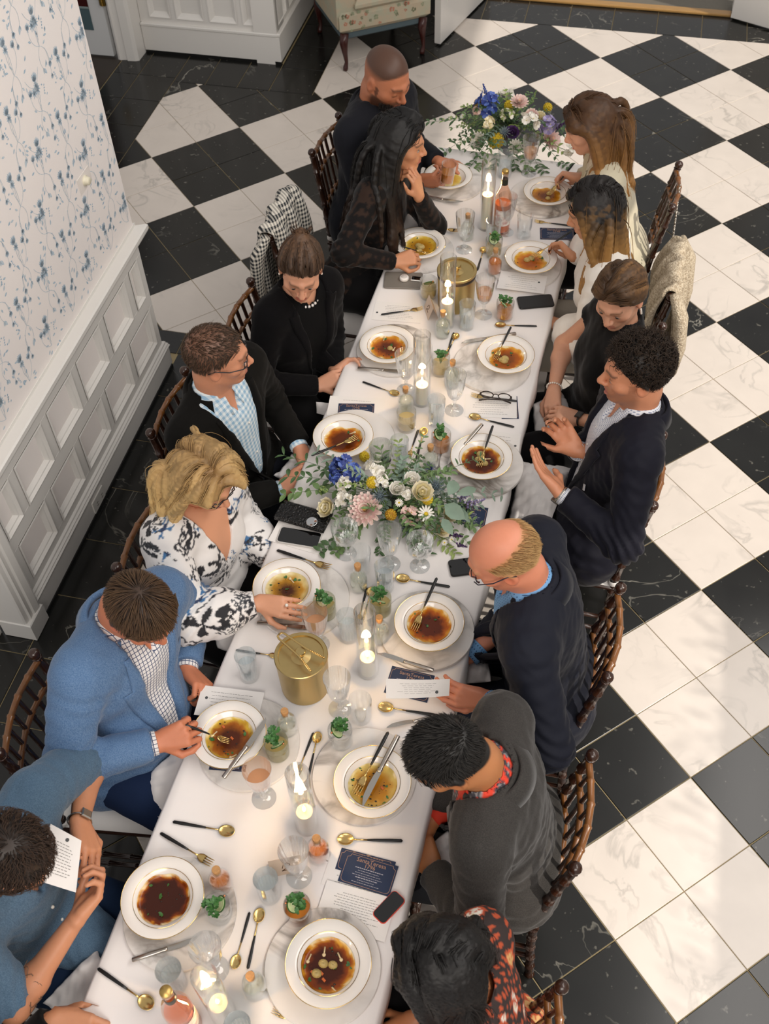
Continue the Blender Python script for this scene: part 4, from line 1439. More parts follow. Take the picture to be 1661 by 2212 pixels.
make_candle(.175, 'lit candle in a glass tube beside the rosé bottle, farthest of the row', (1058, 346))
make_candle(.125, 'lit candle in a glass tube in front of the far ice bucket', (969, 555))
make_candle(.095, 'lit candle in a glass tube among the corked bottles at mid table', (912, 723))
make_candle(.090, 'lit candle in a glass tube right of the large ice bucket', (787, 1320))
make_candle(.100, 'lit candle in a glass tube between the two spotted plates', (641, 1670))
make_candle(.110, 'lit candle in a glass tube at the bottom edge, nearest of the row', (440, 2108))


# ---- gold ice buckets
def make_bucket(rim, label, tongs):
    p = at(*rim, ZT + .175)
    o = empty('ice_bucket', (p[0], p[1], ZT + .0006), 0, label, 'ice bucket', 'gold ice buckets')
    lathe_o('bucket_body', [(0, .002), (.072, 0), (.076, .003), (.080, .165), (.080, .170), (.076, .171), (.074, .165), (.068, .160), (0, .158)], goldb, o, 72, ang=35)
    lid = lathe_o('lid', [(.0805, .165), (.0822, .168), (.0822, .176), (.080, .178), (.070, .178), (.0685, .172), (.030, .170), (.020, .171), (0, .171)], goldb, o, 72, ang=35)
    lathe_o('lid_knob', [(.030, .1702), (.010, .177), (.0085, .186), (.015, .190), (.0165, .196), (.014, .200), (0, .201)], goldb, lid, 36, ang=50)
    if not tongs:
        lathe_o('dark_band', [(.0800, .150), (.0808, .151), (.0815, .163), (.0805, .165)], mat('dark_band', '#2a2118', .4), o, 60)
    if tongs:
        t = empty('ice_tongs', (p[0], p[1], ZT + .202), 0.0, 'gold ice tongs lying on the lid of the large bucket', 'tongs')
        a = math.atan2(*(at(702, 1462, .95) - at(590, 1376, .95))[[1, 0]])
        t.rotation_euler = (0, 0, a)
        for s in (-1, 1):
            m = MB()
            m.tube([(-.088, 0, .004), (-.086, s * .008, .004), (-.078, s * .012, .004), (.01, s * .017, .002), (.072, s * .030, -.004)], [.0035] * 5, 8, flat=.45, up=(0, 0, 1))
            for k in range(9):
                m.sphere((.025 + .0055 * k, s * (.0195 + .0012 * k), .0028 - .0006 * k), .0033, 6, 4)
            m.build('tong_arm', goldm, t)
    return o


make_bucket((987, 583), 'gold ice bucket with dark rim behind the far candle', False)
make_bucket((650, 1416), 'gold ice bucket with tongs on its lid, beside the blue-blazered man', True)

# ---- phones, clutch, glasses, papers
paperm = mat('menu_paper', '#ece8e4', .75, var=.01, vs=200)
inkm = mat('print_grey', '#8a8784', .8)
navy = mat('card_navy', '#1d2d4b', .55)
foil_m = mat('card_foil', '#c49a7c', .35, .6)
sealm = mat('seal_dark', '#4d4f50', .7)


def quad_frame(px, z):
    P = [at(*p, z) for p in px]
    o = (P[0] + P[1] + P[2] + P[3]) / 4
    ux = (P[1] - P[0] + P[2] - P[3]); ux[2] = 0; w = np.linalg.norm(ux) / 2; ux /= np.linalg.norm(ux)
    uy = np.cross([0, 0, 1.0], ux)
    h = abs(((P[3] - P[0] + P[2] - P[1]) / 2) @ uy)
    return o, ux, w, h


def sheet(px, label, z=ZT + .001, name='menu_sheet', lines=9, seal=None, w=None, h=None, flip=False, parent=None):
    """flat printed sheet; px = its four corners in the picture, first edge along the print lines"""
    o, ux, w0, h0 = quad_frame(px, z)
    w = w or w0; h = h or h0
    e = empty(name, tuple(o), math.atan2(ux[1], ux[0]), label, 'menu', 'printed paper menus')
    MB().box(-w / 2, w / 2, -h / 2, h / 2, 0, .0006).build('paper', paperm, e, smooth=False)
    m = MB()
    for k in range(lines):
        y = h / 2 * .62 - k * h * .78 / max(1, lines - 1) * .85
        ln = w * RNG.uniform(.18, .36)
        x = -ln
        while x < ln:
            L = RNG.uniform(.004, .012)
            m.add([(x, y, .0008), (min(ln, x + L), y, .0008), (min(ln, x + L), y + .0014, .0008), (x, y + .0014, .0008)], [(0, 1, 2, 3)])
            x += L + .0022
    if m.v: m.build('printed_lines', inkm, e, smooth=False)
    if seal is not None:
        s = MB().lathe([(.0, .0009), (.0048, .0009), (.0048, .0006)], 18, (seal[0] * w, seal[1] * h, 0), cap0=False, cap1=False)
        s.lathe([(.0030, .00095), (.0036, .00095)], 18, (seal[0] * w, seal[1] * h, 0), cap0=False, cap1=False)
        s.build('printed_seal', sealm, e, smooth=False)
    return e


def card(px, label, z=ZT + .002, big=False, w=None, h=None):
    """navy drinks card with copper border and lettering"""
    o, ux, w0, h0 = quad_frame(px, z)
    w = w or w0; h = h or h0
    e = empty('drinks_card', tuple(o), math.atan2(ux[1], ux[0]), label, 'card', 'navy drinks cards')
    MB().box(-w / 2, w / 2, -h / 2, h / 2, 0, .0007).build('card_stock', navy, e, smooth=False)
    m = MB()
    i, t, c = .004, .0011, .010
    o1 = [(-w / 2 + i + c, -h / 2 + i), (w / 2 - i - c, -h / 2 + i), (w / 2 - i - c * .3, -h / 2 + i + c * .3), (w / 2 - i, -h / 2 + i + c), (w / 2 - i, h / 2 - i - c), (w / 2 - i - c * .7, h / 2 - i - c * .7), (w / 2 - i - c, h / 2 - i), (-w / 2 + i + c, h / 2 - i), (-w / 2 + i + c * .7, h / 2 - i - c * .7), (-w / 2 + i, h / 2 - i - c), (-w / 2 + i, -h / 2 + i + c), (-w / 2 + i + c * .3, -h / 2 + i + c * .3)]
    o2 = [(x * (1 - 2 * t / w), y * (1 - 2 * t / h)) for x, y in o1]
    n = len(o1)
    m.add([(x, y, .0009) for x, y in o1] + [(x, y, .0009) for x, y in o2], [(k, (k + 1) % n, n + (k + 1) % n, n + k) for k in range(n)])
    m.build('foil_border', foil_m, e, smooth=False)
    ls = [('SantaTeresa', .13, .78), ('1796', .12, .64)]
    for txt, s, yy in ls:
        me = text_mesh(txt, s * w * .9, foil_m)
        xs_ = [v.co.x for v in me.vertices]
        b = link('lettering', me, e, (-(max(xs_) + min(xs_)) / 2, (yy - .5) * h, .0010))
    m = MB()
    for k in range(7):
        y = h * (.08 - .075 * k); ln = w * RNG.uniform(.15, .34); x = -ln
        hh = .0022 if k in (0, 4) else .0012
        while x < ln:
            L = RNG.uniform(.003, .008)
            m.add([(x, y, .0009), (min(ln, x + L), y, .0009), (min(ln, x + L), y + hh, .0009), (x, y + hh, .0009)], [(0, 1, 2, 3)])
            x += L + .0015
    m.build('small_print', mat('card_print', '#b9b6bd', .7), e, smooth=False)
    return e


sheet([(1082, 585), (1183, 597), (1174, 635), (1073, 622)], 'white menu before the woman in the white blouse', lines=7, seal=(.35, .1), z=ZC + .001)
sheet([(813, 650), (917, 659), (906, 698), (801, 691)], 'white menu under the fork of the woman with the hair bun', seal=(-.42, -.1))
sheet([(1006, 852), (1117, 855), (1115, 904), (1002, 900)], 'white menu under the folded eyeglasses', lines=8)
sheet([(718, 855), (835, 862), (822, 905), (700, 898)], 'white menu before the man in the black blazer', lines=4)
sheet([(1013, 927), (1126, 938), (1118, 991), (1005, 980)], 'white menu under the plate edge of the curly-haired man', lines=6, seal=(.42, 0))
sheet([(440, 1479), (568, 1497), (559, 1560), (416, 1545)], 'white menu tucked under the blue-blazered man\'s plate', z=ZT + .0145, lines=7, seal=(-.38, .1))
sheet([(723, 1827), (862, 1869), (838, 1950), (690, 1910)], 'white menu under the navy card beside the red phone', lines=5)
sheet([(704, 1902), (858, 1941), (829, 2037), (680, 1990)], 'white menu overlapping the navy card, above the nearest plate', z=ZT + .006, lines=12, seal=(.38, -.05))
sheet([(611, 1100), (722, 1135), (700, 1200), (582, 1170)], 'white menu under the clutch and the phone', lines=0)
card([(730, 872), (809, 872), (807, 905), (730, 903)], 'navy drinks card on the menu of the man in the black blazer')
card([(758, 1839), (862, 1873), (840, 1936), (723, 1902)], 'navy drinks card above the nearest menu, beside the red phone', z=ZT + .0035, big=True)
card([(740, 1828), (856, 1866), (842, 1905), (722, 1880)], 'navy drinks card lying half under the other card near the orange bottle', z=ZT + .0022)
card([(1166, 492), (1240, 494), (1240, 519), (1167, 517)], 'dark drinks card behind the hand of the woman in the white blouse', z=ZT + .001)
card([(995, 1087), (1061, 1100), (1040, 1137), (974, 1129)], 'navy drinks card right of the near flowers')
card([(848, 1440), (938, 1458), (924, 1520), (828, 1494)], 'navy drinks card under the menu of the balding man', z=ZT + .001)
card([(1080, 856), (1119, 856), (1119, 905), (1084, 905)], 'navy drinks card peeking out under the eyeglasses menu', z=ZT + .0002)
card([(455, 1648), (535, 1652), (528, 1668), (450, 1662)], 'navy card under the charger edge of the man in the blue blazer', z=ZC + .0008)


def phone(px, label, body, screen=None, z=ZT + .001, rim=None):
    o, ux, w, h = quad_frame(px, z)
    if w < h: pass
    e = empty('phone', tuple(o), math.atan2(ux[1], ux[0]), label, 'phone', 'phones on the table')
    r = .011
    ou = []
    for cx, cy, a0 in ((w / 2 - r, h / 2 - r, 0), (-w / 2 + r, h / 2 - r, PI / 2), (-w / 2 + r, -h / 2 + r, PI), (w / 2 - r, -h / 2 + r, 1.5 * PI)):
        ou += [(cx + r * math.cos(a0 + t), cy + r * math.sin(a0 + t)) for t in np.linspace(0, PI / 2, 6)]
    n = len(ou)
    lv = [(.97, 0), (1, .002), (1, .0065), (.97, .0085)]
    vs = [(x * (1 - (1 - s) * .6), y * s, zz) for s, zz in lv for x, y in ou]
    fs = [(k * n + i, k * n + (i + 1) % n, (k + 1) * n + (i + 1) % n, (k + 1) * n + i) for k in range(3) for i in range(n)] + [tuple(range(n - 1, -1, -1)), tuple(range(3 * n, 4 * n))]
    MB().add(vs, fs).build('phone_case', rim or body, e, ang=30)
    if screen is not None:
        MB().add([(x * .955, y * .93, .0087) for x, y in ou], [tuple(range(n))]).build('screen', screen, e, smooth=False)
    return e


scr = mat('dark_screen', '#0b0a0a', .06, coat=.5)
p1 = phone([(830, 589), (913, 592), (911, 626), (830, 624)], 'grey phone with a small white case lying on it', mat('grey_phone', '#77716a', .4), mat('grey_phone_back', '#7c766e', .35))
c0 = at(873, 600, ZT + .02)
eb = MB().lathe([(0, 0), (.018, 0), (.020, .004), (.020, .012), (.017, .016), (0, .017)], 24, cap0=False, cap1=False).build('earbud_case', mat('white_plastic', '#eeeae6', .3), None, (c0[0], c0[1], ZT + .0102)); tag(eb, 'small round white case on the grey phone', 'case')
MB().lathe([(0, .0172), (.013, .0172), (.0135, .0165)], 20, cap0=False, cap1=False).build('lid_disc', mat('lid_grey', '#cfcac4', .3), eb)
c0 = at(900, 602, ZT + .015)
sw_ = empty('smart_watch', (c0[0], c0[1], ZT + .0102), .05, 'small black-screened device on the grey phone', 'device')
MB().box(-.024, .024, -.014, .014, 0, .007, bev=.003).build('device_body', mat('white_plastic'), sw_, smooth=False)
MB().box(-.021, .021, -.0115, .0115, .0069, .0076, bev=.0006).build('device_screen', scr, sw_, smooth=False)
phone([(1116, 645), (1192, 637), (1197, 664), (1121, 669)], 'black phone beside the orange cocktail', mat('black_phone', '#121110', .35), mat('black_back', '#171513', .3))
phone([(608, 1140), (698, 1154), (686, 1188), (596, 1172)], 'phone with dark screen and pale rim before the blonde woman', scr, scr, rim=mat('pale_rim', '#c9c6c2', .3), z=ZT + .002)
phone([(967, 1213), (1044, 1203), (1050, 1238), (974, 1248)], 'black phone half hidden by the head of the balding man', mat('black_phone'), scr)
phone([(800, 1965), (862, 1925), (868, 1945), (830, 2012)], 'phone in a red case under the menus', mat('red_case', '#d8402a', .4), scr, z=ZT + .001)
# black clutch bag with a round clasp
p, q2 = at(606, 1100, ZT + .02), at(706, 1128, ZT + .02)
cl = empty('clutch_bag', tuple((p + q2) / 2 - np.array([0, 0, .02])), math.atan2(q2[1] - p[1], q2[0] - p[0]), 'black crocodile clutch bag with round clasp beside the near flowers', 'handbag')
cl.location.z = ZT + .0025
croc = mat('black_croc', '#0e0d0d', .22, bump=.7, bs=120)
MB().box(-.095, .095, -.045, .045, 0, .026, bev=.010).build('bag_body', croc, cl, smooth=False)
MB().box(-.094, .094, -.047, .020, .024, .031, bev=.003).build('bag_flap', croc, cl, smooth=False)
MB().lathe([(.0, .0315), (.019, .0315), (.021, .034), (.0195, .0365), (.0165, .0345), (0, .0345)], 28, (.045, -.028, 0), cap0=False, cap1=False).build('clasp', mat('chrome', '#cfcfcf', .12, 1.0), cl)
# folded eyeglasses on the menu
g0, g1 = at(1032, 858, ZT + .01), at(1108, 868, ZT + .01)
eg = empty('eyeglasses', (*((g0 + g1) / 2)[:2], ZT + .0048), math.atan2(g1[1] - g0[1], g1[0] - g0[0]), 'folded tortoiseshell eyeglasses on a menu', 'eyeglasses')
tor = mat('tortoiseshell', '#2a1c12', .25)
for s in (-1, 1):
    pts = [(s * .034 + .024 * math.cos(t), .006, .020 + .017 * math.sin(t)) for t in np.linspace(0, 2 * PI, 25)]
    MB().tube(pts, .0022, 6, cap=False).build('rim', tor, eg)
    MB().add([(s * .034 + .023 * math.cos(t), .006, .020 + .016 * math.sin(t)) for t in np.linspace(0, 2 * PI, 25)[:-1]], [tuple(range(24))]).build('lens', clear, eg, smooth=False)
    MB().tube([(s * .060, .006, .026), (s * .062, -.004, .025), (s * .05, -.008 - .004 * s, .022), (-s * .03, -.012 - .003 * s, .016), (-s * .062, -.013 - .003 * s, .006)], [.0028, .0026, .0022, .0022, .003], 6).build('temple', tor, eg)
MB().tube([(-.011, .006, .024), (0, .006, .028), (.011, .006, .024)], .002, 6).build('bridge', tor, eg)
# tent cards with the table number
tent_m = mat('tent_card', '#e4cdb8', .7)
for base, rz, t in (((931, 676), -1.15, 'small cream tent card left of the far candle'), ((618, 1872), .45, 'small cream tent card with a table number beside the ribbed goblet')):
    p = at(*base, ZT)
    e = empty('table_number_card', (p[0], p[1], ZT + .0006), rz, t, 'tent card', 'cream table number cards')
    m = MB()
    w, d_, h = .045, .022, .062
    for s in (-1, 1):
        m.add([(-w, s * d_, 0), (w, s * d_, 0), (w, 0, h), (-w, 0, h), (-w, s * (d_ - .001), 0), (w, s * (d_ - .001), 0), (w, 0, h - .0015), (-w, 0, h - .0015)], [(0, 1, 2, 3), (7, 6, 5, 4), (0, 4, 5, 1), (1, 5, 6, 2), (3, 7, 4, 0)])
    m.build('folded_card', tent_m, e, smooth=False)
    pts = [(-.010, .42), (-.006, .62), (.004, .70), (.012, .60), (.008, .45), (-.006, .32), (-.012, .26), (.0, .28), (.014, .26)]
    m = MB(); T = lambda x, y: (x, -d_ * (1 - y) - .0008, y * h)
    m.tube([T(*q_) for q_ in pts], .0011, 5)
    m.build('number', mat('brown_ink', '#6b4a30', .6), e)
# ================================================================ FLOWER ARRANGEMENTS
def fm(name, col='#d9d09a', col2=None):
    return mat('petal_' + name, col, .6, col2=col2, vs=70) if col2 else mat('petal_' + name, col, .6, var=.08, vs=60)


def frame_of(n):
    n = np.asarray(n, float); n /= np.linalg.norm(n)
    a = np.cross(n, [.3, .9, .1]); a /= np.linalg.norm(a)
    return a, np.cross(n, a), n


def petal(mb, c, F, ang, r0, L, w, rise, mi=0, cup=.0, tip=.5):
    a, b, n = F
    d = a * math.cos(ang) + b * math.sin(ang)
    e = -a * math.sin(ang) + b * math.cos(ang)
    P = []
    for t, ww in ((0, .35), (.4, .9), (.75, 1.0), (1.0, tip)):
        h = rise * t + cup * t * t
        m = c + d * (r0 + L * t * math.cos(rise)) + n * (L * t * math.sin(rise) + cup * L * t * t)
        P += [m - e * w * ww / 2 + n * w * .12 * ww, m, m + e * w * ww / 2 + n * w * .12 * ww]
    mb.add(P, [(3 * i + k, 3 * i + k + 1, 3 * i + k + 4, 3 * i + k + 3) for i in range(3) for k in range(2)], mi)


def fl_dahlia(c, n, r, mats):
    m = MB(); F = frame_of(n)
    for l in range(6):
        k = 15 - l
        t = l / 5
        for i in range(k):
            petal(m, c + F[2] * r * .28 * t, F, 2 * PI * (i + .5 * l) / k, r * .08, r * (1 - .68 * t), r * .30 * (1 - .35 * t), .12 + 1.1 * t, l % 2, cup=.25)
    m.sphere(c + F[2] * r * .35, r * .16, 8, 5, 2)
    return 'dahlia', m, mats


def fl_rose(c, n, r, mats):
    m = MB(); F = frame_of(n)
    for l in range(4):
        k = 6 - (l > 1)
        for i in range(k):
            petal(m, c + F[2] * r * .1 * l, F, 2 * PI * (i + .4 * l) / k, r * (.30 - .08 * l), r * (.75 - .13 * l), r * (.95 - .15 * l), .55 + .3 * l, l % 2, cup=.6, tip=.75)
    m.sphere(c + F[2] * r * .5, r * .28, 8, 6, 1)
    return 'rose', m, mats


def fl_ball(c, n, r, mats):
    m = MB()
    for k in range(9):
        th = PI * k / 8
    for i in range(70):
        z = 1 - 2 * (i + .5) / 70; a = i * 2.39996
        q = np.array([math.sqrt(1 - z * z) * math.cos(a), math.sqrt(1 - z * z) * math.sin(a), z])
        m.sphere(c + q * r * .86, r * .2, 5, 3)
    m.sphere(c, r * .9, 12, 8)
    return 'billy_button', m, mats


def fl_cluster(c, n, r, mats, k=12, fr=.42, name='stock_bloom', np_=5):
    m = MB(); F = frame_of(n)
    for i in range(k):
        q = RNG.normal(size=3); q /= np.linalg.norm(q)
        if q @ F[2] < -.2: q -= 2 * (q @ F[2]) * F[2]
        cc = c + q * r * .75 * RNG.uniform(.6, 1)
        G = frame_of(q + RNG.normal(0, .3, 3)); a0 = RNG.uniform(0, 6)
        for j in range(np_):
            petal(m, cc, G, a0 + 2 * PI * j / np_, r * .02, r * fr, r * fr * .95, .35, (i + j) % 2, tip=.8)
        m.sphere(cc + G[2] * r * .05, r * .06, 5, 3, 2)
    return name, m, mats


def fl_daisy(c, n, r, mats):
    m = MB(); F = frame_of(n)
    for i in range(14): petal(m, c, F, 2 * PI * i / 14, r * .2, r * .8, r * .24, .1, i % 2, tip=.6)
    m.sphere(c + F[2] * r * .06, r * .26, 10, 6, 2, sc=(1, 1, .7))
    return 'daisy', m, mats


def fl_thistle(c, n, r, mats):
    m = MB()
    m.sphere(c, r * .34, 8, 6, 0, sc=(1, 1, 1.2))
    for i in range(46):
        z = 1 - 1.6 * (i + .5) / 46; a = i * 2.39996
        q = np.array([math.sqrt(max(0, 1 - z * z)) * math.cos(a), math.sqrt(max(0, 1 - z * z)) * math.sin(a), z])
        m.tube([c + q * r * .25, c + q * r], [r * .06, r * .008], 4, 1)
    return 'thistle', m, mats


def fl_spike(c, n, r, mats):
    m = MB(); a, b, nn = frame_of(n)
    for i in range(22):
        t = i / 21; w = i * 2.4
        cc = c + nn * r * (t * 2 - .6) + (a * math.cos(w) + b * math.sin(w)) * r * .22 * (1.1 - t)
        m.sphere(cc, r * .13 * (1.1 - .5 * t), 6, 4, i % 2, sc=(1, 1, 1.3))
    m.tube([c - nn * r, c + nn * r * 1.4], r * .03, 4, 2)
    return 'lavender_spike', m, mats


leafm = [mat('leaf_deep', '#47623c', .5, var=.25, vs=40), mat('leaf_mid', '#647f4c', .5, var=.25, vs=40), mat('leaf_grey', '#7c917f', .55, var=.15, vs=40), mat('leaf_pale', '#8da05a', .5, var=.2, vs=40)]


def leafblade(mb, p, d, up, L, w, mi=0):
    d = d / np.linalg.norm(d); e = np.cross(d, up); e /= (np.linalg.norm(e) + 1e-9); n = np.cross(e, d)
    P = []
    for t, ww, dr in ((0, .05, 0), (.3, .9, .05), (.6, 1, .02), (.85, .55, -.06), (1, .03, -.14)):
        c = p + d * L * t + n * L * dr
        P += [c - e * w / 2 * ww + n * w * .12 * ww, c, c + e * w / 2 * ww + n * w * .12 * ww]
    mb.add(P, [(3 * i + k, 3 * i + k + 1, 3 * i + k + 4, 3 * i + k + 3) for i in range(4) for k in range(2)], mi)


def sprig(p0, d, L, droop, nl, ll, lw, mi, root, sm=0.0011, name='leaf_sprig'):
    m = MB()
    p = np.array(p0, float); d = np.array(d, float) / np.linalg.norm(d)
    pts = [p.copy()]
    for k in range(8):
        d = d + np.array([0, 0, -droop / 8]); d /= np.linalg.norm(d)
        p = p + d * L / 8
        if p[2] < ZT + .006: p[2] = ZT + .006
        pts.append(p.copy())
    m.tube(pts, [sm * (1.3 - .1 * k) for k in range(9)], 5, mi)
    for k in range(nl):
        t = (k + 1) / nl * 7.9
        i = int(t); q = pts[i] + (pts[min(8, i + 1)] - pts[i]) * (t - i)
        tg = pts[min(8, i + 1)] - pts[max(0, i - 1)]; tg /= (np.linalg.norm(tg) + 1e-9)
        sd = np.cross(tg, [0, 0, 1.0]); sd /= (np.linalg.norm(sd) + 1e-9)
        for s in (-1, 1):
            dd = tg * .6 + sd * s * .9 + RNG.normal(0, .25, 3) + np.array([0, 0, .1])
            qq = q.copy()
            leafblade(m, qq, dd, np.array([0, 0, 1.0]), ll * RNG.uniform(.7, 1.15), lw * RNG.uniform(.8, 1.1), mi)
    for i, v in enumerate(m.v):
        if v[2] < ZT + .003: m.v[i] = (v[0], v[1], ZT + .003)
    return m


WH = [fm('white', '#efece4'), fm('white2', '#e2ddd0'), fm('cream', '#d9d09a')]
PK = [fm('blush', '#ecd3c8', '#f1e4d8'), fm('blush2', '#e9c6c0'), fm('gold', '#d8b558')]
YL = [fm('yellow', '#d9c02c', '#c6a51f')]
BL = [fm('blue', '#4a64b4', '#6a84c8'), fm('blue2', '#2e4088'), fm('pale', '#b9c2dd')]
PU = [fm('purple', '#5b3a75', '#472a5e'), fm('purple2', '#3a2049'), fm('lilac', '#9b8bb5')]
LV = [fm('lilac2', '#a79bc4', '#b9aed0'), fm('lilac3', '#8c80ad'), fm('cream')]
CRM = [fm('creamrose', '#e9dfbf', '#efe8d2'), fm('creamrose2', '#dccf9f'), fm('cream')]
CF = [fm('cornflower', '#3547a8'), fm('cornflower2', '#4a5cc0'), fm('deepblue', '#28306e')]
TS = [mat('thistle_core', '#51606a', .7), mat('thistle_spike', '#77868a', .6)]
OR = [fm('amber', '#c9a02e', '#b3811e')]


def arrangement(cpx, R, H, items, label, sprigs, nfill, leaves=()):
    c = at(*cpx, ZT + .02)
    root = empty('flower_arrangement', (c[0], c[1], ZT + .0006), 0, label, 'flowers', 'low flower arrangements on the table')
    base = np.array([c[0], c[1], ZT])
    off = np.array([-c[0], -c[1], -ZT - .0006])
    lathe_o('bowl', [(0, .001), (.045, 0), (.06, .01), (.075, .05), (.07, .062), (.066, .06), (0, .05)], mat('dark_bowl', '#33352f', .4), root, 32)

    def place(px):
        z = ZT + .10
        for _ in range(6):
            p = at(*px, z)
            q = (p - base)[:2] / np.array([R[0], R[1]])
            z = ZT + .035 + H * max(0, 1 - (q @ q))
        return p
    for kind, px, r, mm in items:
        r *= 1.18
        p = place(px)
        n = (p - base) * np.array([1, 1, 1.6]) + np.array([0, 0, .10]) + .25 * (CAMP - p) / np.linalg.norm(CAMP - p) * .3
        nm, m, ms = kind(p, n, r, mm)
        for i, v in enumerate(m.v):
            if v[2] < ZT + .003: m.v[i] = (v[0], v[1], ZT + .003)
        m.build(nm, ms, root, loc=off, smooth=nm in ('billy_button', 'thistle', 'lavender_spike'))
        MB().tube([base + np.array([0, 0, .04]), (base + p) / 2 + np.array([0, 0, .02]), p - np.array([0, 0, r * .2])], .0015, 5).build('stem', leafm[1], root, loc=off)
    for k in range(nfill):
        a = RNG.uniform(0, 2 * PI); t = RNG.uniform(.1, 1)
        d = np.array([math.cos(a) * t * R[0] / R[1], math.sin(a) * t, RNG.uniform(.25, .9) * (1.1 - t)])
        p0 = base + np.array([d[0] * .05, d[1] * .05, .045 + .03 * RNG.uniform()])
        L = RNG.uniform(.55, 1.0) * (R[1] + (R[0] - R[1]) * abs(math.cos(a))) * (.75 + .3 * t)
        mi = RNG.choice(4, p=[.45, .3, .15, .1])
        sprig(p0, d, L, RNG.uniform(.3, 1.0), RNG.integers(7, 12), RNG.uniform(.018, .034), RNG.uniform(.008, .015), mi, root).build('leaf_sprig', leafm, root, loc=off, smooth=False)
    for px, L, dr, ll, lw, mi, nl in sprigs:
        p = at(*px, ZT + .05)
        d = (p - base); d[2] = .06
        sprig(base + np.array([d[0] * .3, d[1] * .3, .06]), d, L, dr, nl, ll, lw, mi, root).build('trailing_sprig', leafm, root, loc=off, smooth=False)
    for px, z, dx, L, w in leaves:
        p = at(*px, z); m = MB()
        q = at(px[0] + dx[0], px[1] + dx[1], z - .01)
        leafblade(m, p, q - p, (CAMP - p) / np.linalg.norm(CAMP - p), L, w, 2)
        m.build('eucalyptus_leaf', leafm, root, loc=off, smooth=True)
    return root


arrangement((845, 1085), (.30, .155), .125, [
    (fl_dahlia, (792, 1103), .050, PK), (fl_dahlia, (768, 1130), .034, WH), (fl_ball, (787, 986), .0165, YL), (fl_ball, (804, 1042), .0185, YL), (fl_ball, (923, 1078), .0175, YL), (fl_ball, (844, 1112), .018, OR),
    (fl_cluster, (739, 1012), .044, BL), (fl_cluster, (762, 1022), .036, BL), (fl_cluster, (728, 1032), .026, BL), (fl_cluster, (747, 1047), .032, WH), (fl_cluster, (744, 1080), .030, WH), (fl_cluster, (808, 1014), .036, WH), (fl_cluster, (826, 1040), .026, WH),
    (fl_rose, (857, 1061), .024, WH), (fl_rose, (888, 1041), .025, WH), (fl_rose, (834, 1002), .017, PU), (fl_rose, (908, 1069), .034, CRM), (fl_rose, (950, 1141), .028, CRM), (fl_rose, (715, 1100), .032, CRM), (fl_rose, (965, 1112), .026, CRM),
    (fl_cluster, (887, 1116), .036, PK), (fl_daisy, (920, 1110), .026, [WH[0], WH[1], YL[0]]), (fl_daisy, (862, 1086), .013, [WH[0], WH[1], YL[0]]), (fl_daisy, (975, 1165), .010, [WH[0], WH[1], YL[0]]), (fl_daisy, (960, 1172), .010, [WH[0], WH[1], YL[0]]),
    (fl_thistle, (929, 1010), .020, [CF[2], CF[0]]), (fl_thistle, (820, 1072), .030, TS), (fl_thistle, (881, 1141), .032, TS), (fl_thistle, (941, 1051), .034, TS),
    (fl_spike, (980, 1156), .030, PU), (fl_spike, (995, 1178), .022, PU), (fl_spike, (1019, 1087), .034, LV), (fl_spike, (1000, 1075), .026, LV), (fl_cluster, (880, 1066), .024, WH), (fl_cluster, (700, 1060), .018, [leafm[3], leafm[1], leafm[3]])],
    'low arrangement of blush dahlia, blue and white flowers, nearer of the two',
    [((655, 1030), .30, .5, .045, .016, 0, 9), ((660, 1060), .30, .6, .038, .022, 1, 9), ((655, 1000), .34, .35, .050, .011, 0, 7), ((690, 1175), .26, 1.2, .032, .020, 0, 9), ((720, 1180), .24, 1.4, .030, .018, 1, 9), ((815, 1190), .18, 1.5, .030, .012, 0, 9), ((905, 1180), .18, 1.3, .03, .012, 1, 9), ((985, 1180), .25, 1.2, .028, .012, 3, 11), ((1005, 1150), .27, 1.0, .028, .012, 1, 11), ((1045, 1070), .30, .4, .040, .010, 2, 8), ((1020, 1120), .28, .7, .034, .010, 1, 9), ((1010, 1010), .27, .2, .030, .008, 0, 9), ((860, 985), .17, .2, .022, .010, 3, 8), ((905, 985), .20, .0, .020, .010, 1, 8), ((700, 990), .25, .3, .04, .010, 2, 7)],
    46, [((968, 1070), ZT + .14, (28, -48), .085, .045), ((960, 1090), ZT + .13, (40, 28), .085, .055), ((985, 1068), ZT + .12, (50, -14), .085, .032), ((955, 1120), ZT + .12, (26, 40), .070, .034), ((990, 1095), ZT + .11, (30, 40), .070, .024)])
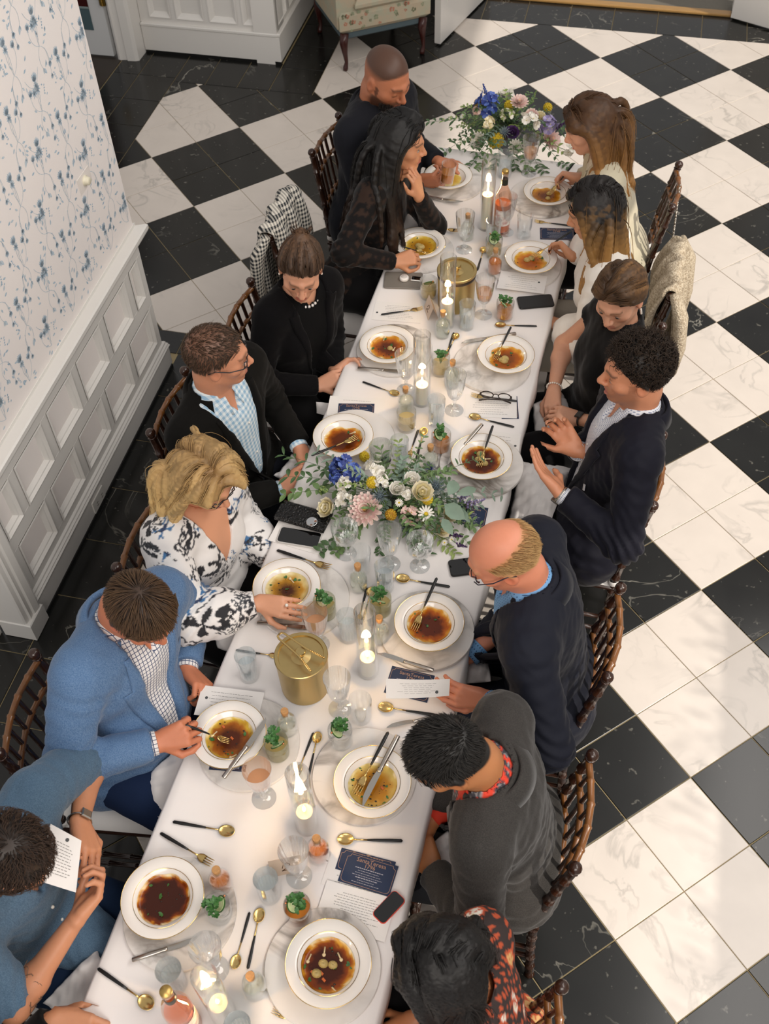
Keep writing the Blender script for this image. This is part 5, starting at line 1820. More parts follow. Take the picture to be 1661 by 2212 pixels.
arrangement((1098, 285), (.30, .19), .18, [
    (fl_cluster, (1052, 228), .058, BL), (fl_spike, (1052, 208), .04, BL), (fl_ball, (1071, 304), .034, YL), (fl_ball, (1100, 228), .022, YL), (fl_ball, (1183, 232), .020, YL), (fl_ball, (1033, 222), .018, OR), (fl_cluster, (1093, 212), .045, WH), (fl_dahlia, (1121, 224), .036, PK),
    (fl_cluster, (1141, 266), .044, WH), (fl_rose, (1146, 254), .028, PK), (fl_cluster, (1182, 271), .044, LV), (fl_dahlia, (1186, 302), .046, PK), (fl_rose, (1106, 290), .028, PU), (fl_dahlia, (1035, 306), .036, WH), (fl_dahlia, (1113, 318), .030, WH), (fl_cluster, (1054, 266), .030, CRM), (fl_cluster, (1094, 250), .034, [leafm[3], WH[1], WH[2]]),
    (fl_cluster, (1225, 322), .034, WH), (fl_rose, (1165, 255), .022, CRM), (fl_spike, (1150, 215), .030, [leafm[3], leafm[1], leafm[1]]), (fl_cluster, (1030, 240), .022, PK), (fl_spike, (1205, 275), .034, PU), (fl_daisy, (1000, 250), .016, WH), (fl_thistle, (1090, 285), .026, TS)],
    'tall loose arrangement of blue, yellow and blush flowers at the far end',
    [((975, 310), .34, .8, .040, .018, 0, 10), ((985, 270), .32, .4, .038, .016, 0, 10), ((1010, 345), .30, 1.2, .036, .016, 0, 9), ((1020, 360), .28, 1.4, .034, .014, 1, 9), ((1180, 355), .30, 1.3, .036, .016, 0, 9), ((1150, 360), .28, 1.4, .034, .015, 1, 9), ((1215, 335), .32, .9, .036, .016, 0, 9), ((1120, 370), .24, 1.5, .034, .015, 0, 9), ((1235, 280), .3, .4, .034, .014, 0, 9), ((1060, 360), .26, 1.4, .034, .014, 2, 9)],
    56)
# ================================================================ PEOPLE: implicit surfaces -> one continuous mesh each
def nrm(v):
    v = np.asarray(v, float)
    return v / (np.linalg.norm(v) + 1e-12)


def axis(lo, hi, coarse, fines):
    xs = [lo]
    while xs[-1] < hi:
        x = xs[-1]
        st = coarse
        for a, b, s_ in fines:
            if a - coarse <= x <= b: st = min(st, s_)
        xs.append(x + st)
    return np.array(xs, np.float32)


class Field:
    def __init__(s, lo, hi, step, fines=()):
        s.ax = [axis(lo[k], hi[k], step, [(f[0][k], f[1][k], f[2]) for f in fines]) for k in range(3)]
        s.D = np.full([len(a) for a in s.ax], 1.0, np.float32)

    def _loc(s, lo, hi):
        sl, co = [], []
        for k in range(3):
            i0 = max(0, int(np.searchsorted(s.ax[k], lo[k])) - 1); i1 = min(len(s.ax[k]), int(np.searchsorted(s.ax[k], hi[k])) + 1)
            if i1 <= i0: return None, None
            sl.append(slice(i0, i1)); co.append(s.ax[k][i0:i1])
        return tuple(sl), (co[0][:, None, None], co[1][None, :, None], co[2][None, None, :])

    def put(s, d, sl, k, sub=False):
        A = s.D[sl]
        if sub:
            d = -d
            if k <= 0: s.D[sl] = np.maximum(A, d)
            else:
                h = np.clip(.5 - .5 * (A - d) / k, 0, 1)
                s.D[sl] = A + (d - A) * h + k * h * (1 - h)
        elif k <= 0: s.D[sl] = np.minimum(A, d)
        else:
            h = np.clip(.5 + .5 * (A - d) / k, 0, 1)
            s.D[sl] = A + (d - A) * h - k * h * (1 - h)

    def cone(s, a, b, r1, r2, k=.02, sq=None, sub=False, cut=None):
        """tapered capsule; sq=(axis, factor) thins it along that axis; cut=(point, dir) trims it flat"""
        a, b = np.asarray(a, float), np.asarray(b, float)
        pad = max(r1, r2) + max(k, .0) * 1.2 + .035
        sl, c = s._loc(np.minimum(a, b) - pad, np.maximum(a, b) + pad)
        if sl is None: return
        dx, dy, dz = c[0] - np.float32(a[0]), c[1] - np.float32(a[1]), c[2] - np.float32(a[2])
        ba = b - a
        if sq is not None:
            n, f = sq
            n = nrm(n)
            t = (dx * n[0] + dy * n[1] + dz * n[2]) * (f - 1)
            dx = dx + n[0] * t; dy = dy + n[1] * t; dz = dz + n[2] * t
            ba = ba + n * (ba @ n) * (f - 1)
        L2 = ba @ ba + 1e-12
        h = np.clip((dx * ba[0] + dy * ba[1] + dz * ba[2]) / L2, 0, 1).astype(np.float32)
        d = np.sqrt((dx - h * ba[0]) ** 2 + (dy - h * ba[1]) ** 2 + (dz - h * ba[2]) ** 2) - (r1 + (r2 - r1) * h)
        if cut is not None:
            q, n = cut
            n = nrm(n)
            d = np.maximum(d, (c[0] - q[0]) * n[0] + (c[1] - q[1]) * n[1] + (c[2] - q[2]) * n[2])
        s.put(d.astype(np.float32), sl, k, sub)

    def ell(s, c0, R, rad, k=.02, sub=False):
        """ellipsoid with axes = rows of R"""
        c0 = np.asarray(c0, float)
        pad = max(rad) + k * 1.2 + .02
        sl, c = s._loc(c0 - pad, c0 + pad)
        if sl is None: return
        dx, dy, dz = c[0] - c0[0], c[1] - c0[1], c[2] - c0[2]
        q = [(dx * R[i][0] + dy * R[i][1] + dz * R[i][2]) / rad[i] for i in range(3)]
        k0 = np.sqrt(q[0] ** 2 + q[1] ** 2 + q[2] ** 2)
        k1 = np.sqrt((q[0] / rad[0]) ** 2 + (q[1] / rad[1]) ** 2 + (q[2] / rad[2]) ** 2) + 1e-9
        s.put((k0 * (k0 - 1) / k1).astype(np.float32), sl, k, sub)

    def full(s):
        return s.ax[0][:, None, None], s.ax[1][None, :, None], s.ax[2][None, None, :]

    def mesh(s):
        D = s.D
        D[0] = D[-1] = 1; D[:, 0] = D[:, -1] = 1; D[:, :, 0] = D[:, :, -1] = 1
        I = (D < 0)
        u = I.astype(np.uint8)
        cnt = u[:-1, :-1, :-1] + u[1:, :-1, :-1] + u[:-1, 1:, :-1] + u[1:, 1:, :-1] + u[:-1, :-1, 1:] + u[1:, :-1, 1:] + u[:-1, 1:, 1:] + u[1:, 1:, 1:]
        ci = np.nonzero((cnt > 0) & (cnt < 8))
        n = len(ci[0])
        idm = np.full(cnt.shape, -1, np.int32)
        idm[ci] = np.arange(n)
        off = [(0, 0, 0), (1, 0, 0), (0, 1, 0), (1, 1, 0), (0, 0, 1), (1, 0, 1), (0, 1, 1), (1, 1, 1)]
        val = [D[ci[0] + o[0], ci[1] + o[1], ci[2] + o[2]] for o in off]
        X = [[s.ax[k][ci[k]], s.ax[k][ci[k] + 1]] for k in range(3)]
        pos = np.zeros((n, 3), np.float32); w = np.zeros(n, np.float32)
        for i in range(8):
            for j in range(i + 1, 8):
                df = [k for k in range(3) if off[i][k] != off[j][k]]
                if len(df) != 1: continue
                m = (val[i] < 0) != (val[j] < 0)
                t = np.where(m, val[i] / np.where(m, val[i] - val[j], 1), 0)
                for k in range(3):
                    pi = X[k][off[i][k]]; pjj = X[k][off[j][k]]
                    pos[:, k] += np.where(m, pi + t * (pjj - pi), 0)
                w += m
        pos /= w[:, None]
        qs = []
        for k in range(3):
            a = [slice(None)] * 3; b = [slice(None)] * 3
            a[k] = slice(0, -1); b[k] = slice(1, None)
            A, B = I[tuple(a)], I[tuple(b)]
            e = np.nonzero(A != B)
            o1, o2 = [(1, 2), (2, 0), (0, 1)][k]
            ok = (e[o1] > 0) & (e[o2] > 0)
            e = [x[ok] for x in e]
            flip = A[tuple(e)]

            def cell(d1, d2):
                q = list(e); q[o1] = q[o1] - d1; q[o2] = q[o2] - d2
                ok2 = np.minimum(q[0], cnt.shape[0] - 1), np.minimum(q[1], cnt.shape[1] - 1), np.minimum(q[2], cnt.shape[2] - 1)
                return idm[ok2]
            Q = np.stack([cell(1, 1), cell(0, 1), cell(0, 0), cell(1, 0)], 1)
            Q[~flip] = Q[~flip][:, ::-1]
            qs.append(Q)
        Q = np.concatenate(qs)
        Q = Q[(Q >= 0).all(1)]
        return pos, Q

    def sample(s, P):
        P = np.asarray(P, float)
        idx, fr = [], []
        for k in range(3):
            i = np.clip(np.searchsorted(s.ax[k], P[:, k]) - 1, 0, len(s.ax[k]) - 2)
            idx.append(i); fr.append(np.clip((P[:, k] - s.ax[k][i]) / (s.ax[k][i + 1] - s.ax[k][i]), 0, 1))
        r = 0
        for a in (0, 1):
            for b in (0, 1):
                for c in (0, 1):
                    w = (fr[0] if a else 1 - fr[0]) * (fr[1] if b else 1 - fr[1]) * (fr[2] if c else 1 - fr[2])
                    r = r + w * s.D[idx[0] + a, idx[1] + b, idx[2] + c]
        return r


def vnormals(v, q):
    n = np.cross(v[q[:, 2]] - v[q[:, 0]], v[q[:, 3]] - v[q[:, 1]])
    o = np.zeros_like(v)
    for k in range(4): np.add.at(o, q[:, k], n)
    return o / (np.linalg.norm(o, axis=1, keepdims=True) + 1e-9)


def wob(p, s, seed=0):
    """smooth pseudo noise, vectorised"""
    r = np.random.default_rng(seed)
    o = 0
    for k in range(6):
        w = r.normal(size=3) * s * (1 + .5 * k)
        o = o + np.sin(p @ w + r.uniform(0, 6)) / (1 + .4 * k)
    return o / 3.0


SKINM = mat('skin', '#ffffff', .48, attr=True, sss=.12, var=.04, vs=70, bump=.04, bs=350)
HAIRM = mat('hair', '#ffffff', .55, attr=True, spec=.4, var=.08, vs=30)
CURL = dict(flat=(8, 10, 6), soft=(22, 28, 18), relax=(35, 40, 25), grip=(55, 60, 38), fist=(78, 88, 55), hook=(30, 75, 45))


class Person:
    def __init__(s, key, label, seat, H, look, torso, skin, sex='m', bulk=1.0, sw=None, arms=None, hs=1.0, hunch=.0, hip=.56):
        s.key, s.sex, s.bulk = key, sex, bulk
        s.base = np.array([seat[0], seat[1], 0.0])
        s.root = empty('person', tuple(s.base), 0, label, 'person', 'guests seated at the table')
        s.Pv = np.array([seat[0], seat[1], hip])
        yaw, pit, rol = (math.radians(a) for a in look)
        f = np.array([math.cos(yaw) * math.cos(pit), math.sin(yaw) * math.cos(pit), -math.sin(pit)])
        u = np.array([math.cos(yaw) * math.sin(pit), math.sin(yaw) * math.sin(pit), math.cos(pit)])
        r = np.cross(f, u)
        u2 = u * math.cos(rol) + r * math.sin(rol); r = np.cross(f, u2); u = u2
        s.hf, s.hu, s.hr = f, u, r
        s.R = np.stack([r, f, u])
        s.hs = hs * (1.0 if sex == 'm' else .95)
        s.Hc = at(*H[:2], H[2])
        Nt = s.Hc - u * .085 * s.hs - f * .022
        s.Nt = Nt
        s.N = Nt + .085 * nrm(-u * .55 + nrm(s.Pv - Nt) * .75)
        s.sp = nrm(s.N - s.Pv); s.Ls = np.linalg.norm(s.N - s.Pv)
        tw = math.radians(torso)
        s.fw0 = np.array([math.cos(tw), math.sin(tw), 0])
        s.fw = nrm(s.fw0 - s.sp * (s.fw0 @ s.sp))
        s.lf = np.cross(s.sp, s.fw)
        s.sw = sw or (.195 if sex == 'm' else .160)
        s.Sh = {'L': s.N - s.sp * .055 + s.lf * s.sw + s.fw * hunch, 'R': s.N - s.sp * .055 - s.lf * s.sw + s.fw * hunch}
        s.skin = np.array(lin(skin))
        s.E, s.Wr, s.hand = {}, {}, {}
        al = (.29, .262) if sex == 'm' else (.27, .24)
        for sd in 'LR':
            a = (arms or {}).get(sd)
            out = s.lf if sd == 'L' else -s.lf
            if a is None:
                a = dict(w=s.Pv + s.fw0 * .24 + out * .07 + np.array([0, 0, .10]), tip=None)
            w = at(*a['w']) if len(a['w']) == 3 and a.get('px', True) and not isinstance(a['w'], np.ndarray) else np.asarray(a['w'], float)
            S0 = s.Sh[sd]
            d = w - S0
            L = np.linalg.norm(d)
            l1, l2 = al
            if L > (l1 + l2) * .995:
                k = L / ((l1 + l2) * .99); l1 *= k; l2 *= k
                if k > 1.05: print('ARM STRETCH', key, sd, round(k, 2))
            x = (l1 * l1 - l2 * l2 + L * L) / (2 * L)
            h = math.sqrt(max(0, l1 * l1 - x * x))
            pole = np.asarray(a.get('pole', -s.sp * .8 - s.fw * .35 + out * .45), float)
            dn = d / L
            pp = nrm(pole - dn * (pole @ dn))
            s.E[sd] = S0 + dn * x + pp * h
            s.Wr[sd] = w
            fd = nrm(w - s.E[sd])
            if a.get('tip') is not None:
                t = at(*a['tip']) if not isinstance(a['tip'], np.ndarray) else a['tip']
                hd = nrm(t - w)
            else: hd = fd
            pn = np.asarray(a.get('palm', (0, 0, -1)), float)
            pn = nrm(pn - hd * (pn @ hd))
            s.hand[sd] = dict(d=hd, n=pn, curl=a.get('curl', 'relax'), thumb=a.get('thumb', .5), spread=a.get('spread', .06), hide=a.get('hide', False))
        print(key, 'Ls', round(s.Ls, 3), 'lean', (s.N - s.Pv).round(2))

    # ---- coordinates
    def hp(s, r, f, u):
        return s.Hc + s.hs * (s.hr * r + s.hf * f + s.hu * u)

    def hq(s, P):
        return ((np.asarray(P) - s.Hc) @ s.R.T) / s.hs

    def tq(s, P):
        d = np.asarray(P) - s.Pv
        return np.stack([d @ s.lf, d @ s.sp, d @ s.fw], -1)

    # ---- torso + limbs as primitives with clothing allowance t
    def torso_prims(s, F, t=0.0, lower=True, k=.05):
        b, sq = s.bulk, (s.fw, 1.32 if s.sex == 'm' else 1.38)
        Pv, sp, lf, fw, Ls = s.Pv, s.sp, s.lf, s.fw, s.Ls
        g = .92 if s.sex == 'f' else 1.0
        if lower: F.cone(Pv + lf * .075 * b, Pv - lf * .075 * b, .128 * b + t, .128 * b + t, k, (fw, 1.15))
        F.cone(Pv + sp * .04, Pv + sp * .21, .142 * b * g + t, .136 * b * g + t, k, sq)
        F.cone(Pv + sp * .20, Pv + sp * (Ls - .15), .142 * b * g + t, .152 * b * g + t, k, sq)
        c = Pv + sp * (Ls - .155)
        F.cone(c + lf * (s.sw * .42), c - lf * (s.sw * .42), .112 * b * g + t, .112 * b * g + t, k, sq)
        mid = (s.Sh['L'] + s.Sh['R']) / 2
        F.cone(s.Sh['L'] * .9 + mid * .1, s.Sh['R'] * .9 + mid * .1, .060 * b * g + t, .060 * b * g + t, k, None)
        for sd in 'LR':
            F.cone(s.N - sp * .012 - fw * .012, s.Sh[sd] * .75 + s.N * .25 - sp * .0, .052 * g + t, .050 * b * g + t, k)
        if s.sex == 'f':
            for sg in (-1, 1):
                F.ell(Pv + sp * (Ls - .20) + lf * sg * .072 + fw * (.062 * b + t * .5), np.stack([lf, sp, fw]), (.058 * b, .066 * b, .052 * b), .06)
        if b > 1.1:
            F.ell(Pv + sp * .16 + fw * .08, np.stack([lf, sp, fw]), (.15 * b + t, .15 * b + t, .10 * b + t), .06)

    def legs_prims(s, F, t=0.0, k=.03):
        b = min(1.25, s.bulk)
        for sd, sg in (('L', 1), ('R', -1)):
            h = s.Pv + s.lf * sg * .095 * b - np.array([0, 0, .012])
            kn = np.array([*(s.Pv + s.fw0 * .43 + s.lf * sg * .125 * b)[:2], .53])
            an = kn + s.fw0 * .03; an = np.array([an[0], an[1], .09])
            F.cone(h, kn, .088 * b + t, .064 + t, k)
            F.cone(kn, an, .060 + t, .042 + t * 1.3, k, cut=(an + np.array([0, 0, -.005]), (0, 0, -1)) if t else None)
            s.ank = getattr(s, 'ank', {}); s.ank[sd] = an

    def head_prims(s, F, eyes='open', jaw=1.0, nose=1.0, mouth=0.0):
        h, R, S_ = s.hp, s.R, s.hs
        E = lambda c, r, k=.02, sub=False: F.ell(h(*c), R, [x * S_ for x in r], k * S_, sub)
        Cn = lambda a, b, r1, r2, k=.012, sub=False: F.cone(h(*a), h(*b), r1 * S_, r2 * S_, k * S_, None, sub)
        E((0, -.012, .028), (.077, .098, .090))
        E((0, .030, -.028), (.063 * jaw, .064, .084), .025)
        for g in (-1, 1):
            Cn((g * .050 * jaw, .004, -.058), (g * .020, .060, -.097), .020 * jaw, .017, .018)
            E((g * .045, .056, -.022), (.023, .023, .019), .02)
        E((0, .073, -.100), (.023, .020, .019), .016)
        Cn((-.036, .078, .017), (0, .087, .020), .011, .0125, .014)
        Cn((.036, .078, .017), (0, .087, .020), .011, .0125, .014)
        E((0, .076, -.066), (.032, .021, .024), .015)
        for g in (-1, 1):
            E((g * .032, .098, -.001), (.017, .013, .0105), .012, True)
            E((g * .032, .0775, -.002), (.0145, .0135, .0125), .004)
        Cn((0, .089, .010), (0, .112 + .006 * (nose - 1), -.028), .0085, .0105 * nose, .009)
        E((0, .1125 + .008 * (nose - 1), -.031), (.0118 * nose, .0115, .0105), .006)
        for g in (-1, 1): E((g * .0125, .100, -.036), (.0085, .0105, .0085), .005)
        ml = mouth * .008
        Cn((-.021, .089, -.064), (0, .0965, -.0605), .0046, .0062, .004); Cn((.021, .089, -.064), (0, .0965, -.0605), .0046, .0062, .004)
        Cn((-.018, .088, -.0745 - ml * .5), (0, .0945, -.0765 - ml), .005, .0072, .004); Cn((.018, .088, -.0745 - ml * .5), (0, .0945, -.0765 - ml), .005, .0072, .004)
        if mouth: E((0, .097, -.0685 - ml * .5), (.017, .012, .003 + ml * .55), .003, True)
        for g in (-1, 1):
            E((g * .079, -.008, -.012), (.010, .020, .032), .006)
            E((g * .090, -.004, -.010), (.0075, .0115, .019), .004, True)
        rn = .058 if s.sex == 'm' else .049
        rn *= (1.18 if s.bulk > 1.1 else 1)
        Cn((0, -.022, -.035), (0, -.020, -.085), rn * .95, rn, .03)
        F.cone(s.Nt, s.N, rn * S_, (rn + .006) * S_, .03)

    def hand_prims(s, F, sd):
        H = s.hand[sd]
        d, n = H['d'], H['n']
        th = np.cross(d, n)                 # thumb side of a right hand with palm along n
        if sd == 'R': th = -th
        sc = 1.0 if s.sex == 'm' else .90
        W = s.Wr[sd]
        base = [(.031, .088), (.0105, .094), (-.0105, .091), (-.030, .083)]
        kn = [W + d * f * sc + th * a * sc for a, f in base]
        for i, q in enumerate(kn):
            F.cone(W + th * (.016 - .0105 * i) * sc + d * .004, q, .0165 * sc, .0115 * sc, .012)
        F.cone(W + d * .028 * sc + th * .012 * sc + n * .006, W + d * .05 * sc + th * .024 * sc + n * .008, .017 * sc, .013 * sc, .012)
        F.cone(W + d * .03 * sc - th * .018 * sc + n * .005, W + d * .065 * sc - th * .02 * sc + n * .004, .015 * sc, .011 * sc, .012)
        c = H['curl']
        cs = [CURL[c]] * 4 if isinstance(c, str) else [CURL[x] if isinstance(x, str) else x for x in c]
        tips = []
        for i, q in enumerate(kn):
            L = [(.042, .026, .020), (.046, .030, .021), (.043, .028, .021), (.034, .021, .019)][i]
            a = 0.0
            p = q
            lat = (1.5 - i) * H['spread']
            for j in range(3):
                a += math.radians(cs[i][j])
                dd = nrm(d * math.cos(a) + n * math.sin(a) + th * lat * (1 if j == 0 else .4))
                p2 = p + dd * L[j] * sc
                r1, r2 = [(.0098, .0088), (.0088, .0080), (.0080, .0066)][j]
                F.cone(p, p2, r1 * sc, r2 * sc, .003)
                p = p2
            tips.append(p)
        tv = H['thumb']
        p = W + d * .026 * sc + th * .028 * sc + n * .006
        dirs = [nrm(d * .62 + th * .75 + n * .25), nrm(d * (.85) + th * (.55 - .7 * tv) + n * .45 * tv), nrm(d * .95 + th * (.35 - .95 * tv) + n * .45 * tv)]
        for j, (L, r1, r2) in enumerate(((.042, .0150, .0110), (.032, .0110, .0095), (.026, .0095, .0075))):
            p2 = p + dirs[j] * L * sc
            F.cone(p, p2, r1 * sc, r2 * sc, .007)
            p = p2
        s.tips = getattr(s, 'tips', {}); s.tips[sd] = (tips, p, kn)

    def build_body(s, eyes='open', jaw=1.0, nose=1.0, mouth=0.0, lips='#b5675a', brow='#3a2a1e', stubble=None, scalp=None, mask=None, flush=.12, extra=None, bare=False):
        pts = [s.Hc, s.Pv, s.N] + list(s.Sh.values()) + list(s.E.values()) + list(s.Wr.values()) + [np.array([*(s.Pv + s.fw0 * .5)[:2], .05])]
        lo = np.min(pts, 0) - .24; hi = np.max(pts, 0) + .24
        lo[2] = max(.0, lo[2]); hi[2] = s.Hc[2] + .16
        dc = max(1.0, np.linalg.norm(s.Hc - CAMP) / 3.5)
        fines = [(s.Hc - .135, s.Hc + .135, .0042 * dc)]
        for sd in 'LR':
            if not s.hand[sd]['hide']:
                W, d = s.Wr[sd], s.hand[sd]['d']
                a, b = W - d * .03, W + d * .16
                fines.append((np.minimum(a, b) - .055, np.maximum(a, b) + .055, .0046 * dc))
        F = Field(lo, hi, .015, fines)
        s.torso_prims(F, -.012)
        s.legs_prims(F, -.012)
        for sd in 'LR':
            g = .9 if s.sex == 'f' else 1.0
            b = min(1.2, s.bulk)
            F.cone(s.Sh[sd], s.E[sd], .050 * g * b, .040 * g * b, .03)
            m = s.E[sd] * .7 + s.Wr[sd] * .3
            F.cone(s.E[sd], m, .040 * g * b, .042 * g * b, .02)
            F.cone(m, s.Wr[sd], .042 * g * b, .0265 * g, .02, (s.hand[sd]['n'], 1.15))
            s.hand_prims(F, sd)
            an = s.ank[sd]
            F.cone(an, an - np.array([0, 0, .05]), .040, .036, .02)
            F.cone(an - np.array([0, 0, .055]), np.array([an[0] + s.fw0[0] * .15, an[1] + s.fw0[1] * .15, .032]), .036, .028, .02)
        s.head_prims(F, eyes, jaw, nose, mouth)
        if extra: extra(s, F)
        v, q = F.mesh()
        s.F = F
        col = np.tile(s.skin, (len(v), 1))
        Q = s.hq(v)
        inh = (np.abs(Q[:, 0]) < .11) & (np.abs(Q[:, 1]) < .14) & (np.abs(Q[:, 2]) < .14)
        red = np.array([1.0, .72, .66])

        def blend(m, c):
            nonlocal col
            m = np.clip(m, 0, 1)[:, None]
            col = col * (1 - m) + np.asarray(c) * m
        g2 = lambda c, r: np.exp(-(((Q - np.array(c)) / np.array(r)) ** 2).sum(1))
        for sg in (-1, 1):
            blend(inh * flush * 2.2 * g2((sg * .045, .07, -.030), (.02, .03, .018)), s.skin * red)
            blend(inh * flush * 3 * g2((sg * .082, -.006, -.012), (.014, .02, .03)), s.skin * red)
        blend(inh * flush * 3 * g2((0, .112, -.032), (.013, .02, .012)), s.skin * red)
        if stubble:
            c, am = stubble
            beard = ((Q[:, 2] < -.040 - .25 * np.abs(Q[:, 1] - .06) * 0) & (Q[:, 1] > -.005) & (Q[:, 2] > -.135) & inh).astype(float)
            beard *= np.clip((-.034 - Q[:, 2] + .35 * (Q[:, 1] < .02) * 0) / .012, 0, 1) * np.clip((Q[:, 1] + .005) / .02, 0, 1)
            side = inh & (Q[:, 1] > .012) & (Q[:, 1] < .035) & (np.abs(Q[:, 0]) < .076) & (Q[:, 2] < .0) & (Q[:, 2] > -.06)
            beard = np.maximum(beard, side * .8)
            cheek = g2((.046, .075, -.032), (.024, .03, .02)) + g2((-.046, .075, -.032), (.024, .03, .02))
            nosea = g2((0, .11, -.036), (.02, .03, .016))
            blend(beard * am * np.clip(1 - 1.2 * cheek - nosea, 0, 1), lin(c))
        lp = (np.maximum(np.exp(-((Q[:, 2] + .0615 - .0 + .10 * np.abs(Q[:, 0])) / .0052) ** 4), np.exp(-((Q[:, 2] + .0765 + .004 * mouth) / .0062) ** 4)) * (np.abs(Q[:, 0]) < .0215) * (Q[:, 1] > .083) * inh)
        blend(lp * .85, lin(lips))
        if mouth: blend((g2((0, .085, -.069 - .004 * mouth), (.017, .02, .006)) > .45) * inh * (Q[:, 1] < .094) * 1.0, (.06, .015, .012))
        bw = inh * (Q[:, 1] > .05) * (np.abs(Q[:, 0]) > .010) * (np.abs(Q[:, 0]) < .050) * np.exp(-((Q[:, 2] - .0225 + .10 * np.maximum(0, np.abs(Q[:, 0]) - .035)) / .0048) ** 2)
        blend(bw * .8, lin(brow))
        # lash line and crease of the lids
        for sg in (-1, 1):
            e = inh * (Q[:, 1] > .06) * np.exp(-((Q[:, 0] - sg * .032) / .0135) ** 4)
            if eyes == 'down': blend(e * np.exp(-((Q[:, 2] + .0085) / .0030) ** 2) * .85, s.skin * .12)
            else: blend(e * np.exp(-((Q[:, 2] - .0042) / .0028) ** 2) * .75, s.skin * .15)
        if scalp is not None and mask is not None:
            m = mask(Q)
            blend(inh * m, lin(scalp))
        # keep full detail only where skin can show; merge vertices under the clothes
        vis = np.linalg.norm(v - s.Hc, axis=1) < .165
        for sd in 'LR':
            for a, b in ((s.E[sd] * (.45 if not bare else 1) + s.Wr[sd] * (.55 if not bare else 0), s.Wr[sd] + s.hand[sd]['d'] * .17),) + (((s.Sh[sd], s.E[sd]),) if bare else ()):
                ba = b - a; h = np.clip(((v - a) @ ba) / (ba @ ba), 0, 1)
                vis |= np.linalg.norm(v - a - h[:, None] * ba, axis=1) < .085
        vis |= np.linalg.norm(v - (s.N + s.fw * .05), axis=1) < .10
        key = np.floor(v / .028).astype(np.int64); key = key[:, 0] * 1000003 + key[:, 1] * 1009 + key[:, 2]
        key = np.where(vis, -1 - np.arange(len(v)), key + 10 ** 12)
        _, first, inv = np.unique(key, return_index=True, return_inverse=True)
        cnt = np.bincount(inv)
        v2 = np.stack([np.bincount(inv, v[:, k]) / cnt for k in range(3)], 1)
        col = col[first]
        tr_ = inv[np.concatenate([q[:, [0, 1, 2]], q[:, [0, 2, 3]]])]
        tr_ = tr_[(tr_[:, 0] != tr_[:, 1]) & (tr_[:, 1] != tr_[:, 2]) & (tr_[:, 0] != tr_[:, 2])]
        me = npmesh('body', v2 - s.base, tr_, SKINM)
        setcol(me, col)
        link('body', me, s.root)
        if eyes == 'open':
            for sg in (-1, 1):
                m = MB(); c = s.hp(sg * .032, .0793, -.0038)
                m.sphere((0, 0, 0), .0122 * s.hs, 16, 12)
                V_ = np.array(m.v)
                d = V_ / (np.linalg.norm(V_, axis=1, keepdims=True) + 1e-9)
                fwd = nrm(s.hf - s.hu * .12)
                ang = np.degrees(np.arccos(np.clip(d @ fwd, -1, 1)))
                cc = np.where(ang[:, None] < 17, np.array([.01, .008, .006]), np.where(ang[:, None] < 40, np.array([.07, .05, .035]), np.array([.40, .35, .32])))
                o = m.build('eye', mat('eyeball', '#ffffff', .15, attr=True), s.root, loc=tuple(c - s.base))
                setcol(o.data, cc)
        return s

    # ---- clothes
    def garment(s, name, m, prims, step=.0075, cuts=(), fold=.0, seed=1, box=None, colfn=None, parent=None, uv=True, smooth_post=None):
        pts = box if box is not None else [s.Pv, s.N] + list(s.Sh.values()) + list(s.E.values()) + list(s.Wr.values())
        lo = np.min(pts, 0) - .235 * max(1, s.bulk); hi = np.max(pts, 0) + .235 * max(1, s.bulk)
        lo[2] = max(.0, lo[2])
        F = Field(lo, hi, step * max(1.0, np.linalg.norm(s.Hc - CAMP) / 3.5))
        prims(F)
        X, Y, Z = F.full()
        for c in cuts: F.D = np.maximum(F.D, -c(X, Y, Z).astype(np.float32))
        v, q = F.mesh()
        if fold:
            n = vnormals(v, q)
            f = wob(v, 24, seed) * .55 + wob(v, 60, seed + 1) * .3
            amp = np.full(len(v), fold)
            for sd in 'LR':
                E, S_, W = s.E[sd], s.Sh[sd], s.Wr[sd]
                de = np.linalg.norm(v - E, axis=1)
                ax = nrm(W - S_)
                f = f + 1.1 * np.exp(-(de / .10) ** 2) * np.sin((v - E) @ ax * 210 + 2.2 * wob(v, 14, seed + 3))
                ds = np.linalg.norm(v - (S_ * .8 + E * .2), axis=1)
                f = f + .45 * np.exp(-(ds / .09) ** 2) * np.sin((v - S_) @ nrm(E - S_) * 120 + 2 * wob(v, 12, seed + 4))
            tq = s.tq(v)
            f = f + .5 * np.exp(-((tq[:, 1] - .10) / .10) ** 2) * np.sin(tq[:, 1] * 95 + 3 * wob(v, 9, seed + 5))
            v = v + n * (f * amp)[:, None]
        me = npmesh(name, v - s.base, q, m)
        if uv:
            t = s.tq(v)
            a = np.arctan2(t[:, 0], t[:, 2] + .001) * .17
            setuv(me, np.stack([t[:, 0], t[:, 1]], 1))
        if colfn is not None: setcol(me, colfn(v, s))
        o = link(name, me, parent or s.root)
        return o, F

    def wedge(s, b0, w1, b1=None, shift=0.0):
        """front opening: V from height b0 (closed) up to the neck with half width w1"""
        b1 = b1 or s.Ls

        def c(X, Y, Z):
            dx, dy, dz = X - s.Pv[0], Y - s.Pv[1], Z - s.Pv[2]
            a = dx * s.lf[0] + dy * s.lf[1] + dz * s.lf[2] - shift
            b = dx * s.sp[0] + dy * s.sp[1] + dz * s.sp[2]
            f = dx * s.fw[0] + dy * s.fw[1] + dz * s.fw[2]
            w = np.clip((b - b0) / (b1 - b0), -.2, 1.3) * w1
            return np.maximum(np.abs(a) - w, .01 - f)
        return c

